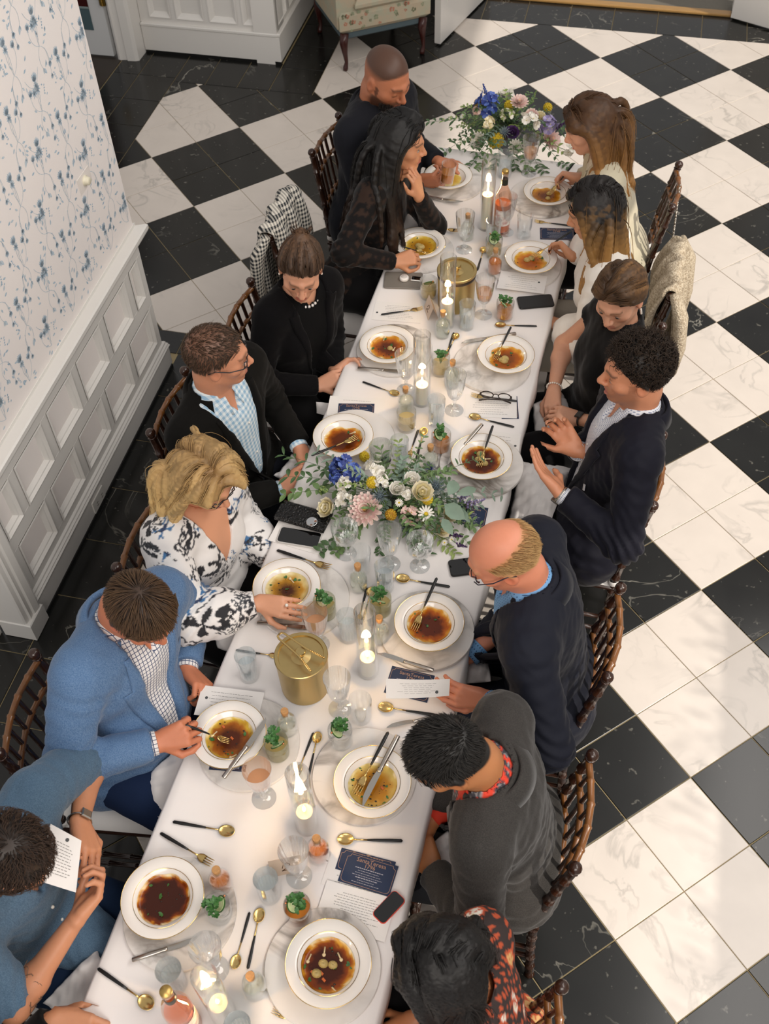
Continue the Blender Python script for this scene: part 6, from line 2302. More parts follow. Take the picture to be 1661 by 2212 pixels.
    def neckhole(s, r, up=.0):
        A, B = s.N - s.sp * .03, s.Nt + (s.Nt - s.N) * 1.2

        def c(X, Y, Z):
            ba = B - A
            h = np.clip(((X - A[0]) * ba[0] + (Y - A[1]) * ba[1] + (Z - A[2]) * ba[2]) / (ba @ ba), 0, 1)
            return np.sqrt((X - A[0] - h * ba[0]) ** 2 + (Y - A[1] - h * ba[1]) ** 2 + (Z - A[2] - h * ba[2]) ** 2) - (r + .012 * h)
        return c

    def sleeve(s, F, sd, r0, r1, r2, end=1.0, k=.03, puff=0):
        S0, E, W = s.Sh[sd], s.E[sd], s.Wr[sd]
        F.cone(S0, E, r0, r1, k)
        if end <= 0:       # short sleeve
            return
        q = E + (W - E) * end
        if puff:
            m = E + (W - E) * .55
            F.cone(E, m, r1, puff, .03); F.cone(m, q, puff, r2, .03)
        else:
            F.cone(E, q + nrm(W - E) * .03, r1, r2, .025, cut=(q, W - E))

    def trousers(s, m, fold=.003):
        pts = [s.Pv, np.array([*(s.Pv + s.fw0 * .46 + s.lf * .13)[:2], .05]), np.array([*(s.Pv + s.fw0 * .46 - s.lf * .13)[:2], .05])]

        def pr(F):
            b = s.bulk
            F.cone(s.Pv + s.lf * .075 * b, s.Pv - s.lf * .075 * b, .134 * b, .134 * b, .05, (s.fw, 1.15))
            F.cone(s.Pv, s.Pv + s.sp * .08, .150 * b, .146 * b, .05, (s.fw, 1.3))
            s.legs_prims(F, .012)
        o, _ = s.garment('trousers', m, pr, .019, fold=fold, box=pts, seed=5)
        sh = MB()
        for sd in 'LR':
            an = s.ank[sd]
            sh2 = MB().tube([np.array([an[0], an[1], .045]) - s.fw0 * .06, np.array([an[0], an[1], .055]), np.array([an[0], an[1], .045]) + s.fw0 * .08, np.array([an[0], an[1], .03]) + s.fw0 * .18, np.array([an[0], an[1], .022]) + s.fw0 * .215], [.030, .043, .046, .040, .018], 12, flat=.8, up=(0, 0, 1))
            sh2.build('shoe', mat('black_shoe', '#14110f', .3), s.root, loc=tuple(-s.base))
        return o

    def front_depth(s, F, a, b):
        """distance along fw of the garment surface in front of torso point (a, b)"""
        a, b = np.asarray(a, float), np.asarray(b, float)
        fs = np.arange(.36, -.10, -.004)
        P = s.Pv + s.lf * a[:, None, None] + s.sp * b[:, None, None] + s.fw * fs[None, :, None]
        d = F.sample(P.reshape(-1, 3)).reshape(len(a), len(fs))
        i = np.argmax(d < 0, axis=1)
        none = ~(d < 0).any(1)
        dep = fs[i]
        dep[none] = np.nan
        return dep

    def lapels(s, F, m, parent, b0, w1, lw=.075, notch=.74, thick=.004, collar=True):
        top = s.Ls - .012
        for sg in (-1, 1):
            T = np.linspace(0, 1, 26)
            rows = []
            K = 7
            pts = np.zeros((len(T), K, 3))
            for i, t in enumerate(T):
                b = b0 + (top - b0) * t
                win = w1 * min(1.15, (b - b0) / (s.Ls - b0)) - .006
                wd = lw * min(1, t / notch) ** .75 if t <= notch else lw * (.62 - .25 * (t - notch) / (1 - notch))
                aa = sg * (win + wd * np.linspace(0, 1, K))
                bb = np.full(K, b) + (.018 * np.linspace(0, 1, K) if t <= notch else 0)
                dep = s.front_depth(F, aa, bb)
                ok = ~np.isnan(dep)
                if not ok.any(): dep[:] = .05
                else: dep[~ok] = dep[ok].min() if ok.any() else .05
                dep[0] = max(dep[0], dep[1] - .012)
                pts[i] = s.Pv + s.lf * aa[:, None] + s.sp * bb[:, None] + s.fw * (dep + thick + .003 * np.sin(np.linspace(0, PI, K)))[:, None]
            vs = pts.reshape(-1, 3)
            q = [(i * K + k, i * K + k + 1, (i + 1) * K + k + 1, (i + 1) * K + k) for i in range(len(T) - 1) for k in range(K - 1)]
            if sg < 0: q = [f[::-1] for f in q]
            me = npmesh('lapel', vs - s.base, np.array(q), m)
            o = link('lapel', me, parent)
            md = o.modifiers.new('t', 'SOLIDIFY'); md.thickness = .0035; md.offset = 0
        if collar: s.collar(m, parent, .086 * (1.12 if s.bulk > 1.1 else 1) * (1 if s.sex == 'm' else .92), .034, .062, 'jacket_collar', gap=.90, back=.010)

    def collar(s, m, parent, r, h, fall, name='collar', gap=.35, point=.0, back=.0, drop=.0):
        """band standing round the neck, turned down outside; gap = half opening (rad) at the front"""
        n = 30
        cen = s.N - s.fw * back + s.sp * .0
        up = nrm(s.sp * .6 + nrm(s.Nt - s.N) * .6)
        fx = nrm(s.fw - up * (s.fw @ up)); lx = np.cross(up, fx)
        vs = []
        rows = [(r * .97, -.012), (r * .93, h * .6), (r * .96, h), (r * 1.03, h * .95), (r * 1.10 + .004, h * .35), (r * 1.16 + .010, -fall * .35)]
        for i in range(n + 1):
            a = gap + (2 * PI - 2 * gap) * i / n
            fr = max(0, math.cos(a))
            e = math.exp(-((min(i, n - i)) / 3.0) ** 2)
            for j, (rr, hh) in enumerate(rows):
                hh2 = hh - drop * fr * (1 if j < 3 else 1.15) - (point * e if j >= 4 else 0)
                vs.append(cen + (fx * math.cos(a) + lx * math.sin(a)) * rr * (1 + .10 * fr) + up * hh2 + fx * (.012 * e * point / .03 if j >= 4 and point else 0))
        K = len(rows)
        q = [(i * K + j, (i + 1) * K + j, (i + 1) * K + j + 1, i * K + j + 1) for i in range(n) for j in range(K - 1)]
        me = npmesh(name, np.array(vs) - s.base, np.array(q), m)
        setuv(me, s.tq(np.array(vs))[:, :2])
        o = link(name, me, parent)
        md = o.modifiers.new('t', 'SOLIDIFY'); md.thickness = .002; md.offset = 0
        return o

    # ---- hair
    def strands(s, n, L, rad, mask, comb, root, tip, steps=4, stiff=.7, grav=.2, lift=.5, wave=(0, 0), var=.25, seed=3, name='hair', thick=.006, flat=.6, tipr=.25, collide=True, lenfn=None, sides=3, mix=None, jitter=.25, parent=None, follow=0.0, target=None, clear=.03, vol=0.0, ng=110):
        r = np.random.default_rng(seed)
        dk = np.linalg.norm(s.Hc - CAMP) / 3.6
        n = int(n * .85 / dk ** .4); rad = rad * 1.1 * dk ** .4
        rad_e = np.array([.077, .098, .090]); cen = np.array([0, -.012, .028])
        d = r.normal(size=(n * 6, 3)); d /= np.linalg.norm(d, axis=1, keepdims=True)
        Q = cen + d * rad_e
        keep = mask(Q) > r.uniform(.25, .75, len(Q))
        Q = Q[keep][:n]
        n = len(Q)
        nr_ = ((Q - cen) / rad_e ** 2); nr_ /= np.linalg.norm(nr_, axis=1, keepdims=True)
        down = s.R @ np.array([0, 0, -1.0])
        p = Q * 1.0
        cd_ = comb(Q, r)
        cd_ = cd_ - nr_ * (cd_ * nr_).sum(1, keepdims=True) * (1 - follow)
        cd_ /= (np.linalg.norm(cd_, axis=1, keepdims=True) + 1e-9)
        dr = nr_ * lift + cd_ + r.normal(0, jitter, (n, 3))
        dr /= np.linalg.norm(dr, axis=1, keepdims=True)
        Ls = L * r.uniform(.8, 1.15, n)
        if lenfn is not None: Ls = Ls * lenfn(Q)
        ph = 2.6 * wob(Q, 26, seed) + 1.2 * wob(Q, 60, seed + 1) + r.uniform(0, .7, n)
        path = [p.copy()]
        caps = None
        if collide:
            t = lambda P: s.hq(np.array([P]))[0]
            g = .05 + .012
            caps = [(t(s.N - s.sp * .02), t(s.Nt), .062 if s.sex == 'm' else .056), (t(s.Sh['L']), t(s.Sh['R']), .070 * s.bulk), (t(s.Sh['L'] * .5 + s.Sh['R'] * .5 - s.sp * .1 + s.lf * .07), t(s.Sh['L'] * .5 + s.Sh['R'] * .5 - s.sp * .1 - s.lf * .07), .108 * s.bulk), (t(s.Pv + s.sp * .3), t(s.Pv + s.sp * .1), .125 * s.bulk), (t(s.Sh['L']), t(s.E['L']), .066), (t(s.Sh['R']), t(s.E['R']), .066)]
            if s.sex == 'f': caps += [(t(s.Pv + s.sp * (s.Ls - .2) + s.lf * g_ * .07 + s.fw * .09), t(s.Pv + s.sp * (s.Ls - .22) + s.lf * g_ * .07 + s.fw * .09), .07) for g_ in (-1, 1)]
        for k in range(steps):
            p = p + dr * (Ls / steps)[:, None]
            e = (p - cen) / (rad_e + thick)
            le = np.linalg.norm(e, axis=1, keepdims=True)
            p = np.where(le < 1, cen + e / (le + 1e-9) * (rad_e + thick), p)
            fe = (p - np.array([0, .030, -.028])) / (np.array([.063, .064, .084]) + .004)
            lf_ = np.linalg.norm(fe, axis=1, keepdims=True)
            p = np.where(lf_ < 1, np.array([0, .030, -.028]) + fe / (lf_ + 1e-9) * (np.array([.063, .064, .084]) + .004), p)
            if clear is not None:       # keep the face free: hair gathers at the sides, behind the cheek
                infr = (p[:, 1] > clear) & (p[:, 2] < .055) & (p[:, 2] > -.17)
                p[:, 0] = np.where(infr & (np.abs(p[:, 0]) < .078), np.where(p[:, 0] + .3 * Q[:, 0] >= 0, .078, -.078), p[:, 0])
                p[:, 1] = np.where(infr, clear + (p[:, 1] - clear) * .35, p[:, 1])
            if caps:
                for a, b, rr in caps:
                    ba = b - a
                    h = np.clip(((p - a) @ ba) / (ba @ ba + 1e-9), 0, 1)[:, None]
                    v = p - a - h * ba
                    l = np.linalg.norm(v, axis=1, keepdims=True)
                    p = np.where(l < rr, a + h * ba + v / (l + 1e-9) * rr, p)
            if k >= 3 and collide:      # nothing climbs back up
                dn_ = ((p - path[-1]) @ down)[:, None]
                p = np.where(dn_ < .001, p + down * (.001 - dn_), p)
            path.append(p.copy())
            tv = path[-1] - path[-2]
            tv /= (np.linalg.norm(tv, axis=1, keepdims=True) + 1e-9)
            dr = tv * stiff + down * grav + cd_ * (1 - stiff) * .25
            if target is not None:
                to = np.array(target) + r.normal(0, .008, p.shape) - p
                lt = np.linalg.norm(to, axis=1, keepdims=True)
                dr = np.where(lt > .012, tv * stiff + to / (lt + 1e-9) * .8, to * .1)
            dr /= (np.linalg.norm(dr, axis=1, keepdims=True) + 1e-9)
        path = np.stack(path, 1)                      # n, steps+1, 3
        tg = np.gradient(path, axis=1); tg /= (np.linalg.norm(tg, axis=2, keepdims=True) + 1e-9)
        ref = path - cen; ref /= (np.linalg.norm(ref, axis=2, keepdims=True) + 1e-9)
        a = ref - tg * (ref * tg).sum(2, keepdims=True); a /= (np.linalg.norm(a, axis=2, keepdims=True) + 1e-9)
        b = np.cross(tg, a)
        tt = np.linspace(0, 1, steps + 1)[None, :, None]
        if wave[0]:
            ph = ph[:n]
            w = wave[0] * tt * (np.sin(wave[1] * 2 * PI * tt + ph[:, None, None]))
            path = path + b * w + a * wave[0] * .6 * tt * np.cos(wave[1] * 2 * PI * tt + ph[:, None, None])
        if vol:                         # the mass of the hair as one smooth body under the loose strands
            gi = np.linspace(0, n - 1, min(n, ng)).astype(int)
            GP = s.Hc + s.hs * (path[gi] @ s.R)
            F = Field(GP.reshape(-1, 3).min(0) - .03, GP.reshape(-1, 3).max(0) + .03, .0056 * dk)
            for g in GP:
                for k in range(steps):
                    r1, r2 = vol * (1 - .45 * (k / steps) ** 3), vol * (1 - .45 * ((k + 1) / steps) ** 3)
                    F.cone(g[k], g[k + 1], r1, r2, vol * 1.25)
            hv, hq_ = F.mesh()
            flat_ = GP.reshape(-1, 3)
            from mathutils import kdtree
            kd = kdtree.KDTree(len(flat_))
            for i, c_ in enumerate(flat_): kd.insert(c_, i)
            kd.balance()
            ni = np.array([kd.find(c_)[1] for c_ in hv])
            tv_ = (tt if mix is None else mix(path, tt) * np.ones((n, 1, 1)))[..., 0]
            tv_ = np.broadcast_to(tv_, (n, steps + 1))[gi].reshape(-1)[ni]
            br = r.uniform(1 - var * 1.3, 1 + var * 1.3, len(gi))[ni // (steps + 1)]
            hc = (np.array(lin(root)) * (1 - tv_[:, None]) + np.array(lin(tip)) * tv_[:, None]) * br[:, None] * .92
            tgv = np.gradient(GP, axis=1).reshape(-1, 3)[ni]; tgv /= (np.linalg.norm(tgv, axis=1, keepdims=True) + 1e-9)
            nv = vnormals(hv, hq_); sdv = np.cross(tgv, nv)
            hv = hv + nv * (.0011 * np.sin((hv * sdv).sum(1) * 800 + 4 * wob(hv, 26, seed)))[:, None]
            me = npmesh(name, hv - s.base, hq_, HAIRM); setcol(me, hc)
            parent = link(name, me, s.root); name = 'loose_strands'
            sel = r.permutation(n)[:int(n * .62)]
            path, a, b, n = path[sel], a[sel], b[sel], len(sel)
            path = path + a * vol * r.uniform(1.1, 1.55, (n, 1, 1))
            var = var * 1.7
            rad *= .62
        pr_ = rad * (1 - (1 - tipr) * tt ** 1.6) * np.where(tt == 0, .75, 1)
        sc_ = r.uniform(.7, 1.25, (n, 1, 1))
        ring = []
        for i in range(sides):
            w = 2 * PI * i / sides
            ring.append(path + pr_ * sc_ * (a * math.cos(w) * flat + b * math.sin(w)))
        V_ = np.stack(ring, 2)                        # n, steps+1, sides, 3
        st = steps + 1
        vi = np.arange(n * st * sides).reshape(n, st, sides)
        qs = []
        for i in range(sides):
            j = (i + 1) % sides
            qs.append(np.stack([vi[:, :-1, i], vi[:, :-1, j], vi[:, 1:, j], vi[:, 1:, i]], -1).reshape(-1, 4))
        q = np.concatenate(qs)
        Vw = s.Hc + s.hs * (V_.reshape(-1, 3) @ s.R)
        c0, c1 = np.array(lin(root)), np.array(lin(tip))
        tcol = tt if mix is None else mix(path, tt)
        col = c0 * (1 - tcol) + c1 * tcol             # n, st, 3
        col = col * r.uniform(1 - var, 1 + var, (n, 1, 1))
        col = np.repeat(col[:, :, None, :], sides, 2).reshape(-1, 3)
        me = npmesh(name, Vw - s.base, q, HAIRM)
        setcol(me, col)
        return link(name, me, parent or s.root)

    def glasses(s, col='#15171c', rnd=False, tint=None):
        g = empty('spectacles', (0, 0, 0)); g.parent = s.root
        m = mat('frame_' + col, col, .3)
        off = tuple(-s.base)
        for sg in (-1, 1):
            pts = []
            for t in np.linspace(0, 2 * PI, 25):
                ex = .0215 * np.sign(math.cos(t)) * abs(math.cos(t)) ** (.75); ey = .0155 * np.sign(math.sin(t)) * abs(math.sin(t)) ** .75
                pts.append(s.hp(sg * .033 + ex, .1005 - .18 * abs(ex + sg * 0) * 0 - .010 * (sg * ex > .012), -.004 + ey))
            MB().tube(pts, .0017, 6, cap=False).build('rim', m, g, loc=off)
            MB().add([p for p in pts[:-1]], [tuple(range(24))]).build('lens', MATS['clear_glass'], g, loc=off, smooth=False)
            MB().tube([s.hp(sg * .054, .098, .002), s.hp(sg * .071, .086, .004), s.hp(sg * .0845, .04, .004), s.hp(sg * .0855, -.008, .010), s.hp(sg * .083, -.030, -.004)], [.0018, .0020, .0019, .0018, .0016], 6).build('temple', m, g, loc=off)
        MB().tube([s.hp(-.012, .101, .002), s.hp(0, .106, .004), s.hp(.012, .101, .002)], .0016, 6).build('bridge', m, g, loc=off)

    def cuff(s, sd, m, ext=.022, r=.037, name='shirt_cuff'):
        E, W = s.E[sd], s.Wr[sd]
        d = nrm(W - E)
        c = W - d * .004
        o = MB().tube([c - d * .05, c - d * .02, c + d * (ext - .02), c + d * (ext - .0205)], [r * 1.02, r, r * .98, r * .80], 22, up=s.hand[sd]['n'], flat=.86, cap=False).build(name, m, s.root, loc=tuple(-s.base))
        setuv(o.data, np.array([(k * .0105, j * .018) for j in range(4) for k in range(22)]))

    def wrist_band(s, sd, m, face=None, off=.012, r=.0305, w=.008, name='watch'):
        E, W = s.E[sd], s.Wr[sd]
        d, n = nrm(W - E), s.hand[sd]['n']
        n = nrm(n - d * (n @ d)); t = np.cross(d, n)
        c = W - d * off
        o = empty(name, (0, 0, 0)); o.parent = s.root
        pts = [c + (n * .88 * math.cos(a) + t * math.sin(a)) * r for a in np.linspace(0, 2 * PI, 25)]
        MB().tube(pts, w, 6, flat=.25, up=None, cap=False).build('strap', m, o, loc=tuple(-s.base))
        if face is not None:
            p = c - n * (r * .88 + .002)
            fr = np.stack([d, t, -n])
            T = lambda x, y, z: tuple(p + d * x + t * y - n * z)
            MB().box(-.014, .014, -.015, .015, -.003, .006, T, bev=.003).build('watch_face', face, o, loc=tuple(-s.base), smooth=False)


def hairline(t0=.004, f_=.62, u_=.78):
    return lambda Q: np.clip((Q[:, 2] * u_ - Q[:, 1] * f_ - t0) / .006, 0, 1)


def weave(name, col, col2, scale=500, rough=.85, sheen=.2):
    """woven cloth: fine crossed threads in two tones"""
    if name in MATS: return MATS[name]
    m = mat(name, col, rough, sheen=sheen, spec=.2)
    nt = m.node_tree
    N, L = nt.nodes.new, nt.links.new
    tc = N('ShaderNodeTexCoord')
    outs = []
    for st, fq in (((1.0, 1.0, 1.0), scale * 2.2), ((1.0, 1.0, .22), scale)):
        mp = N('ShaderNodeMapping'); mp.inputs['Scale'].default_value = st
        L(tc.outputs['Object'], mp.inputs['Vector'])
        n = N('ShaderNodeTexNoise'); n.inputs['Scale'].default_value = fq; n.inputs['Detail'].default_value = 3
        L(mp.outputs['Vector'], n.inputs['Vector'])
        outs.append(n.outputs['Fac'])
    ad = N('ShaderNodeMath'); ad.operation = 'ADD'; L(outs[0], ad.inputs[0]); L(outs[1], ad.inputs[1])
    mr = N('ShaderNodeMapRange'); mr.inputs[1].default_value = .75; mr.inputs[2].default_value = 1.25; L(ad.outputs[0], mr.inputs[0])
    mx = N('ShaderNodeMix'); mx.data_type = 'RGBA'; L(mr.outputs[0], mx.inputs['Factor'])
    mx.inputs['A'].default_value = (*lin(col), 1); mx.inputs['B'].default_value = (*lin(col2), 1)
    L(mx.outputs['Result'], nt.nodes['Principled BSDF'].inputs['Base Color'])
    bp = N('ShaderNodeBump'); bp.inputs['Strength'].default_value = .10; bp.inputs['Distance'].default_value = .001
    L(ad.outputs[0], bp.inputs['Height']); L(bp.outputs['Normal'], nt.nodes['Principled BSDF'].inputs['Normal'])
    return m


def shirting(name, base, line, pitch, width, mode='grid', obj=False):
    """printed shirt cloth: 'grid' lines, 'gingham' bands, 'dots'"""
    if name in MATS: return MATS[name]
    m = mat(name, base, .8)
    nt = m.node_tree
    N, L = nt.nodes.new, nt.links.new

    def math_(op, a, b=None):
        n = N('ShaderNodeMath'); n.operation = op
        for i, x in enumerate((a, b)):
            if x is None: continue
            if isinstance(x, (int, float)): n.inputs[i].default_value = x
            else: L(x, n.inputs[i])
        return n.outputs[0]
    tc = N('ShaderNodeTexCoord')
    sp_ = N('ShaderNodeSeparateXYZ')
    L(tc.outputs['Object' if obj else 'UV'], sp_.inputs[0])
    ca, cb = (sp_.outputs[0], sp_.outputs[1]) if not obj else (math_('ADD', sp_.outputs[0], sp_.outputs[1]), sp_.outputs[2])
    fa = math_('FRACT', math_('MULTIPLY', ca, 1 / pitch)); fb = math_('FRACT', math_('MULTIPLY', cb, 1 / pitch))
    if mode == 'grid':
        fac = math_('MAXIMUM', math_('LESS_THAN', fa, width), math_('LESS_THAN', fb, width))
    elif mode == 'gingham':
        fac = math_('MULTIPLY', math_('ADD', math_('LESS_THAN', fa, width), math_('LESS_THAN', fb, width)), .5)
    else:
        da = math_('SUBTRACT', fa, .5); db = math_('SUBTRACT', fb, .5)
        fac = math_('LESS_THAN', math_('ADD', math_('MULTIPLY', da, da), math_('MULTIPLY', db, db)), width * width)
    mx = N('ShaderNodeMix'); mx.data_type = 'RGBA'; L(fac, mx.inputs['Factor'])
    mx.inputs['A'].default_value = (*lin(base), 1); mx.inputs['B'].default_value = (*lin(line), 1)
    L(mx.outputs['Result'], nt.nodes['Principled BSDF'].inputs['Base Color'])
    return m
# ================================================================ THE GUESTS
import time as _time
_t0 = _time.time()


def suit(P, jm, sm, b0=.15, w1=.075, sleeve_end=.93, lw=.075, fold=.006, cuffs='LR', shirt_r=.068, jt=.016, collar_gap=.30, button=None, tie=None, collar_pt=.028, seed=1, extra=None, notch=.74):
    """jacket over an open-necked shirt"""
    b = P.bulk

    def shirt(F):
        P.torso_prims(F, .004, k=.045)
        F.cone(P.N - P.sp * .03, P.N + (P.Nt - P.N) * .25, .068 * (1.15 if b > 1.1 else 1), .064 * (1.15 if b > 1.1 else 1), .03)
    so, SF = P.garment('shirt', sm, shirt, .012, cuts=[P.neckhole(.0), P.wedge(P.Ls - .075, .030)], fold=.0025, seed=seed + 20, box=[P.Pv, P.N, P.Sh['L'], P.Sh['R']])
    P.collar(sm, so, .066 * (1.16 if b > 1.1 else 1) * (1 if P.sex == 'm' else .9), .030, .030, 'shirt_collar', gap=collar_gap, point=collar_pt, back=.006, drop=.012)

    def jk(F):
        P.torso_prims(F, jt, k=.05)
        F.cone(P.Pv - P.sp * .02 + P.lf * .06, P.Pv - P.sp * .02 - P.lf * .06, .150 * b, .150 * b, .05, (P.fw, 1.12))
        for sd in 'LR':
            g = 1.0 if P.sex == 'm' else .88
            P.sleeve(F, sd, .072 * g * min(b, 1.2), .060 * g * min(b, 1.2), .047 * g, sleeve_end)
        if extra: extra(F)
    jo, JF = P.garment('jacket', jm, jk, .0088, cuts=[P.wedge(b0, w1), P.neckhole(.070 * (1.15 if b > 1.1 else 1))], fold=fold, seed=seed)
    P.lapels(JF, jm, jo, b0, w1, lw, notch=notch)
    for sd in cuffs: P.cuff(sd, sm)
    if button is not False:
        for bb in np.arange(b0 + .03, P.Ls - .06, .085):
            dep = P.front_depth(SF, [0.004], [bb])[0]
            if not np.isnan(dep):
                q = P.Pv + P.lf * .004 + P.sp * bb + P.fw * (dep + .001)
                MB().sphere(q, .0048, 8, 5).build('button', mat(button or 'shirt_button', '#e8e4dc', .4), so, loc=tuple(-P.base))
    return jo, so, JF, SF


trous_black = mat('black_trousers', '#100f10', .9, spec=.15, sheen=.1)
# ---------------------------------------------------------------- far left: bearded man in a dark suit
P = Person('L1', 'heavy bearded man in a charcoal suit lifting a glass, at the far end', (-.62, 2.25), (836, 166, 1.27), (-32, 22, 0), -12, '#c07a58', bulk=1.28, sw=.225, hs=1.10,
           arms=dict(R=dict(w=(902, 390, .83), tip=(965, 388, .86), palm=(.2, .9, .3), curl='grip', thumb=.5, pole=(-.4, -.8, -.7)), L=dict(w=(948, 350, .80), tip=(985, 360, .79), curl='soft')))
buzz = lambda Q: hairline(.008)(Q) * np.clip((Q[:, 2] - .018 + .2 * Q[:, 1] * 0) / .035, .12, 1)
P.build_body('down', jaw=1.18, stubble=('#1d1410', .85), scalp='#3a2a20', mask=lambda Q: buzz(Q) * .9, brow='#1d130d', lips='#a55a48')
P.trousers(trous_black)
suit(P, mat('charcoal_wool', '#1a1b21', .85, spec=.15, sheen=.06, var=.08, vs=60), mat('navy_shirt', '#12162a', .8, spec=.15), b0=.20, w1=.07, cuffs='', seed=2, button=False)
beard = lambda Q: ((Q[:, 2] < -.045) & (Q[:, 1] > .0)).astype(float)
rb = np.random.default_rng(5)


def beard_hair(P, n, L, col, seed, zmax=-.05, chin=True, rad=.0016):
    r = np.random.default_rng(seed)
    th = r.uniform(-1.25, 1.25, n); u = r.uniform(-.128, zmax, n)
    keep = ~((np.abs(th) < .42) & (u > -.088) & (u < -.052))
    th, u = th[keep], u[keep]
    rr = np.interp(-u, [.04, .07, .10, .128], [.064, .062, .052, .030])
    b = np.stack([np.sin(th) * rr * 1.0, .022 + np.cos(th) * (rr + .006), u], 1)
    m = MB(); vs = []; fs = []
    cols = []
    for i, q in enumerate(b):
        d = nrm(np.array([math.sin(th[i]) * .5, .35 + .4 * math.cos(th[i]), -1.0]) + r.normal(0, .3, 3))
        p0, p1 = P.hp(*q), P.hp(*(q + d * L * r.uniform(.6, 1.2)))
        v_, f_ = tube_v([p0, (p0 + p1) / 2, p1], [rad, rad, rad * .3], 3, cap=False)
        m.add(v_, f_)
    o = m.build('beard', HAIRM, P.root, loc=tuple(-P.base))
    setcol(o.data, np.tile(lin(col), (len(m.v), 1)) * r.uniform(.7, 1.3, (len(m.v), 1)))


beard_hair(P, 700, .022, '#1a110c', 6)

# ---------------------------------------------------------------- left: woman with long black hair
P = Person('L2', 'woman with long dark hair in a black lace top resting her chin on her hand', (-.58, 1.72), (866, 306, 1.20), (2, 8, 0), -8, '#c98d68', 'f',
           arms=dict(L=dict(w=(905, 425, .99), tip=(896, 372, 1.10), palm=(-.95, .25, .1), curl='hook', thumb=.2, pole=(.2, .5, -1.0)), R=dict(w=(853, 566, .80), tip=(900, 552, .82), palm=(.3, .7, -.6), curl='grip', thumb=.8, pole=(-.3, -.8, -.5))))
full = hairline(.000)
P.build_body('open', scalp='#120d0b', mask=full, brow='#1a110c', lips='#b04a44')
P.trousers(trous_black)


def lace_col(v, s):
    t = s.tq(v)
    k = np.sin(v[:, 0] * 95 + 3 * np.sin(v[:, 2] * 40)) * np.sin(v[:, 1] * 80 + 3 * np.sin(v[:, 0] * 55)) + .6 * np.sin(v[:, 2] * 120 + 4 * np.sin(v[:, 1] * 33))
    return np.where(k[:, None] > .35, np.array([.030, .017, .012]), np.array([.007, .006, .006]))


def top_long(F, P=P, t=.012, r=(.060, .052, .036), end=.97):
    P.torso_prims(F, t)
    for sd in 'LR': P.sleeve(F, sd, *r, end)


P.garment('lace_top', mat('black_lace', '#ffffff', .8, spec=.15, attr=True, sheen=.15), top_long, .0075, cuts=[P.neckhole(.062)], fold=.004, seed=3, colfn=lace_col)
sidecomb = lambda Q, r: np.stack([np.sign(Q[:, 0]) * .9, np.full(len(Q), -.55), np.full(len(Q), -.2)], 1)
P.strands(1300, .50, .0030, full, sidecomb, '#0b0807', '#2f1d12', steps=15, stiff=.62, grav=.55, lift=.15, wave=(.003, 1.5), seed=31, clear=.015, thick=.010, vol=.0125, ng=190, mix=lambda p, t: np.clip((t - .55) / .45, 0, 1), jitter=.12)

# ---------------------------------------------------------------- left: woman with a bun
P = Person('L3', 'frowning woman with a brown hair bun, black cardigan and jewelled necklace', (-.62, 1.00), (650, 580, 1.19), (-72, 22, -6), -28, '#d39a7c', 'f',
           arms=dict(R=dict(w=(688, 833, .70), tip=(735, 812, .74), palm=(.4, .6, -.6), curl='relax', pole=(-.5, -.6, -.7)), L=dict(w=(722, 805, .71), tip=(742, 790, .73), palm=(.1, -.8, -.5), curl='relax')))
P.build_body('open', scalp='#4a3626', mask=full, brow='#5a3d2a', lips='#b8473e', mouth=.25)
P.trousers(trous_black)
knit = mat('black_knit', '#0b0a0c', .95, spec=.15, sheen=.05, bump=.1, bs=500)


def card_(F, P=P):
    P.torso_prims(F, .014)
    for sd in 'LR': P.sleeve(F, sd, .062, .052, .040, .97)


P.garment('knit_top', mat('black_jersey', '#0a0a0b', .9, spec=.15), lambda F: P.torso_prims(F, .004), .010, cuts=[P.neckhole(.064)], box=[P.Pv, P.N, P.Sh['L'], P.Sh['R']])
jo, JF = P.garment('cardigan', knit, card_, .0075, cuts=[P.wedge(.06, .085), P.neckhole(.075)], fold=.0045, seed=4)
P.lapels(JF, knit, jo, .06, .085, .06, notch=.95, collar=False)
up_back = lambda Q, r: np.stack([-Q[:, 0] * 5, np.full(len(Q), -.9), np.where(Q[:, 2] < .05, .5, .10)], 1)
P.strands(1700, .15, .0021, full, up_back, '#3c2a1c', '#6a4c34', steps=8, stiff=.55, grav=.0, lift=.05, seed=32, thick=.005, jitter=.04, collide=False, target=(0, -.070, .118), vol=.007)
bun = MB()
for k in range(60):
    a0, t1 = RNG.uniform(0, 2 * PI), RNG.uniform(.3, 1)
    pts = []
    for j in range(9):
        a = a0 + j * .38
        rr = .026 * t1 * (1 + .1 * math.sin(3 * a))
        pts.append(P.hp(rr * math.cos(a), -.072 + rr * .45 * math.sin(a) - .012 * (1 - t1), .118 + rr * .7 * math.sin(a) + .012 * (1 - t1)))
    bun.tube(pts, .0042, 4)
for k in range(26):
    a = RNG.uniform(0, 6.28)
    p0 = P.hp(.02 * math.cos(a), -.075 + .01 * math.sin(a), .13); p1 = P.hp(.045 * math.cos(a), -.09 + .02 * math.sin(a), .135 + RNG.uniform(0, .035))
    bun.tube([p0, (p0 + p1) / 2 + RNG.normal(0, .004, 3), p1], [.002, .0018, .0006], 4)
bo_ = bun.build('hair_bun', HAIRM, P.root, loc=tuple(-P.base)); setcol(bo_.data, np.tile(lin('#4a3424'), (len(bun.v), 1)) * RNG.uniform(.6, 1.4, (len(bun.v), 1)))
nk = MB()
for k in range(11):
    a = -1.25 + 2.5 * k / 10
    q = P.N + P.sp * (-.005 - .028 * math.cos(a)) + P.fw * (.062 * math.cos(a) + .012) + P.lf * .066 * math.sin(a)
    nk.sphere(q, .0068, 8, 6)
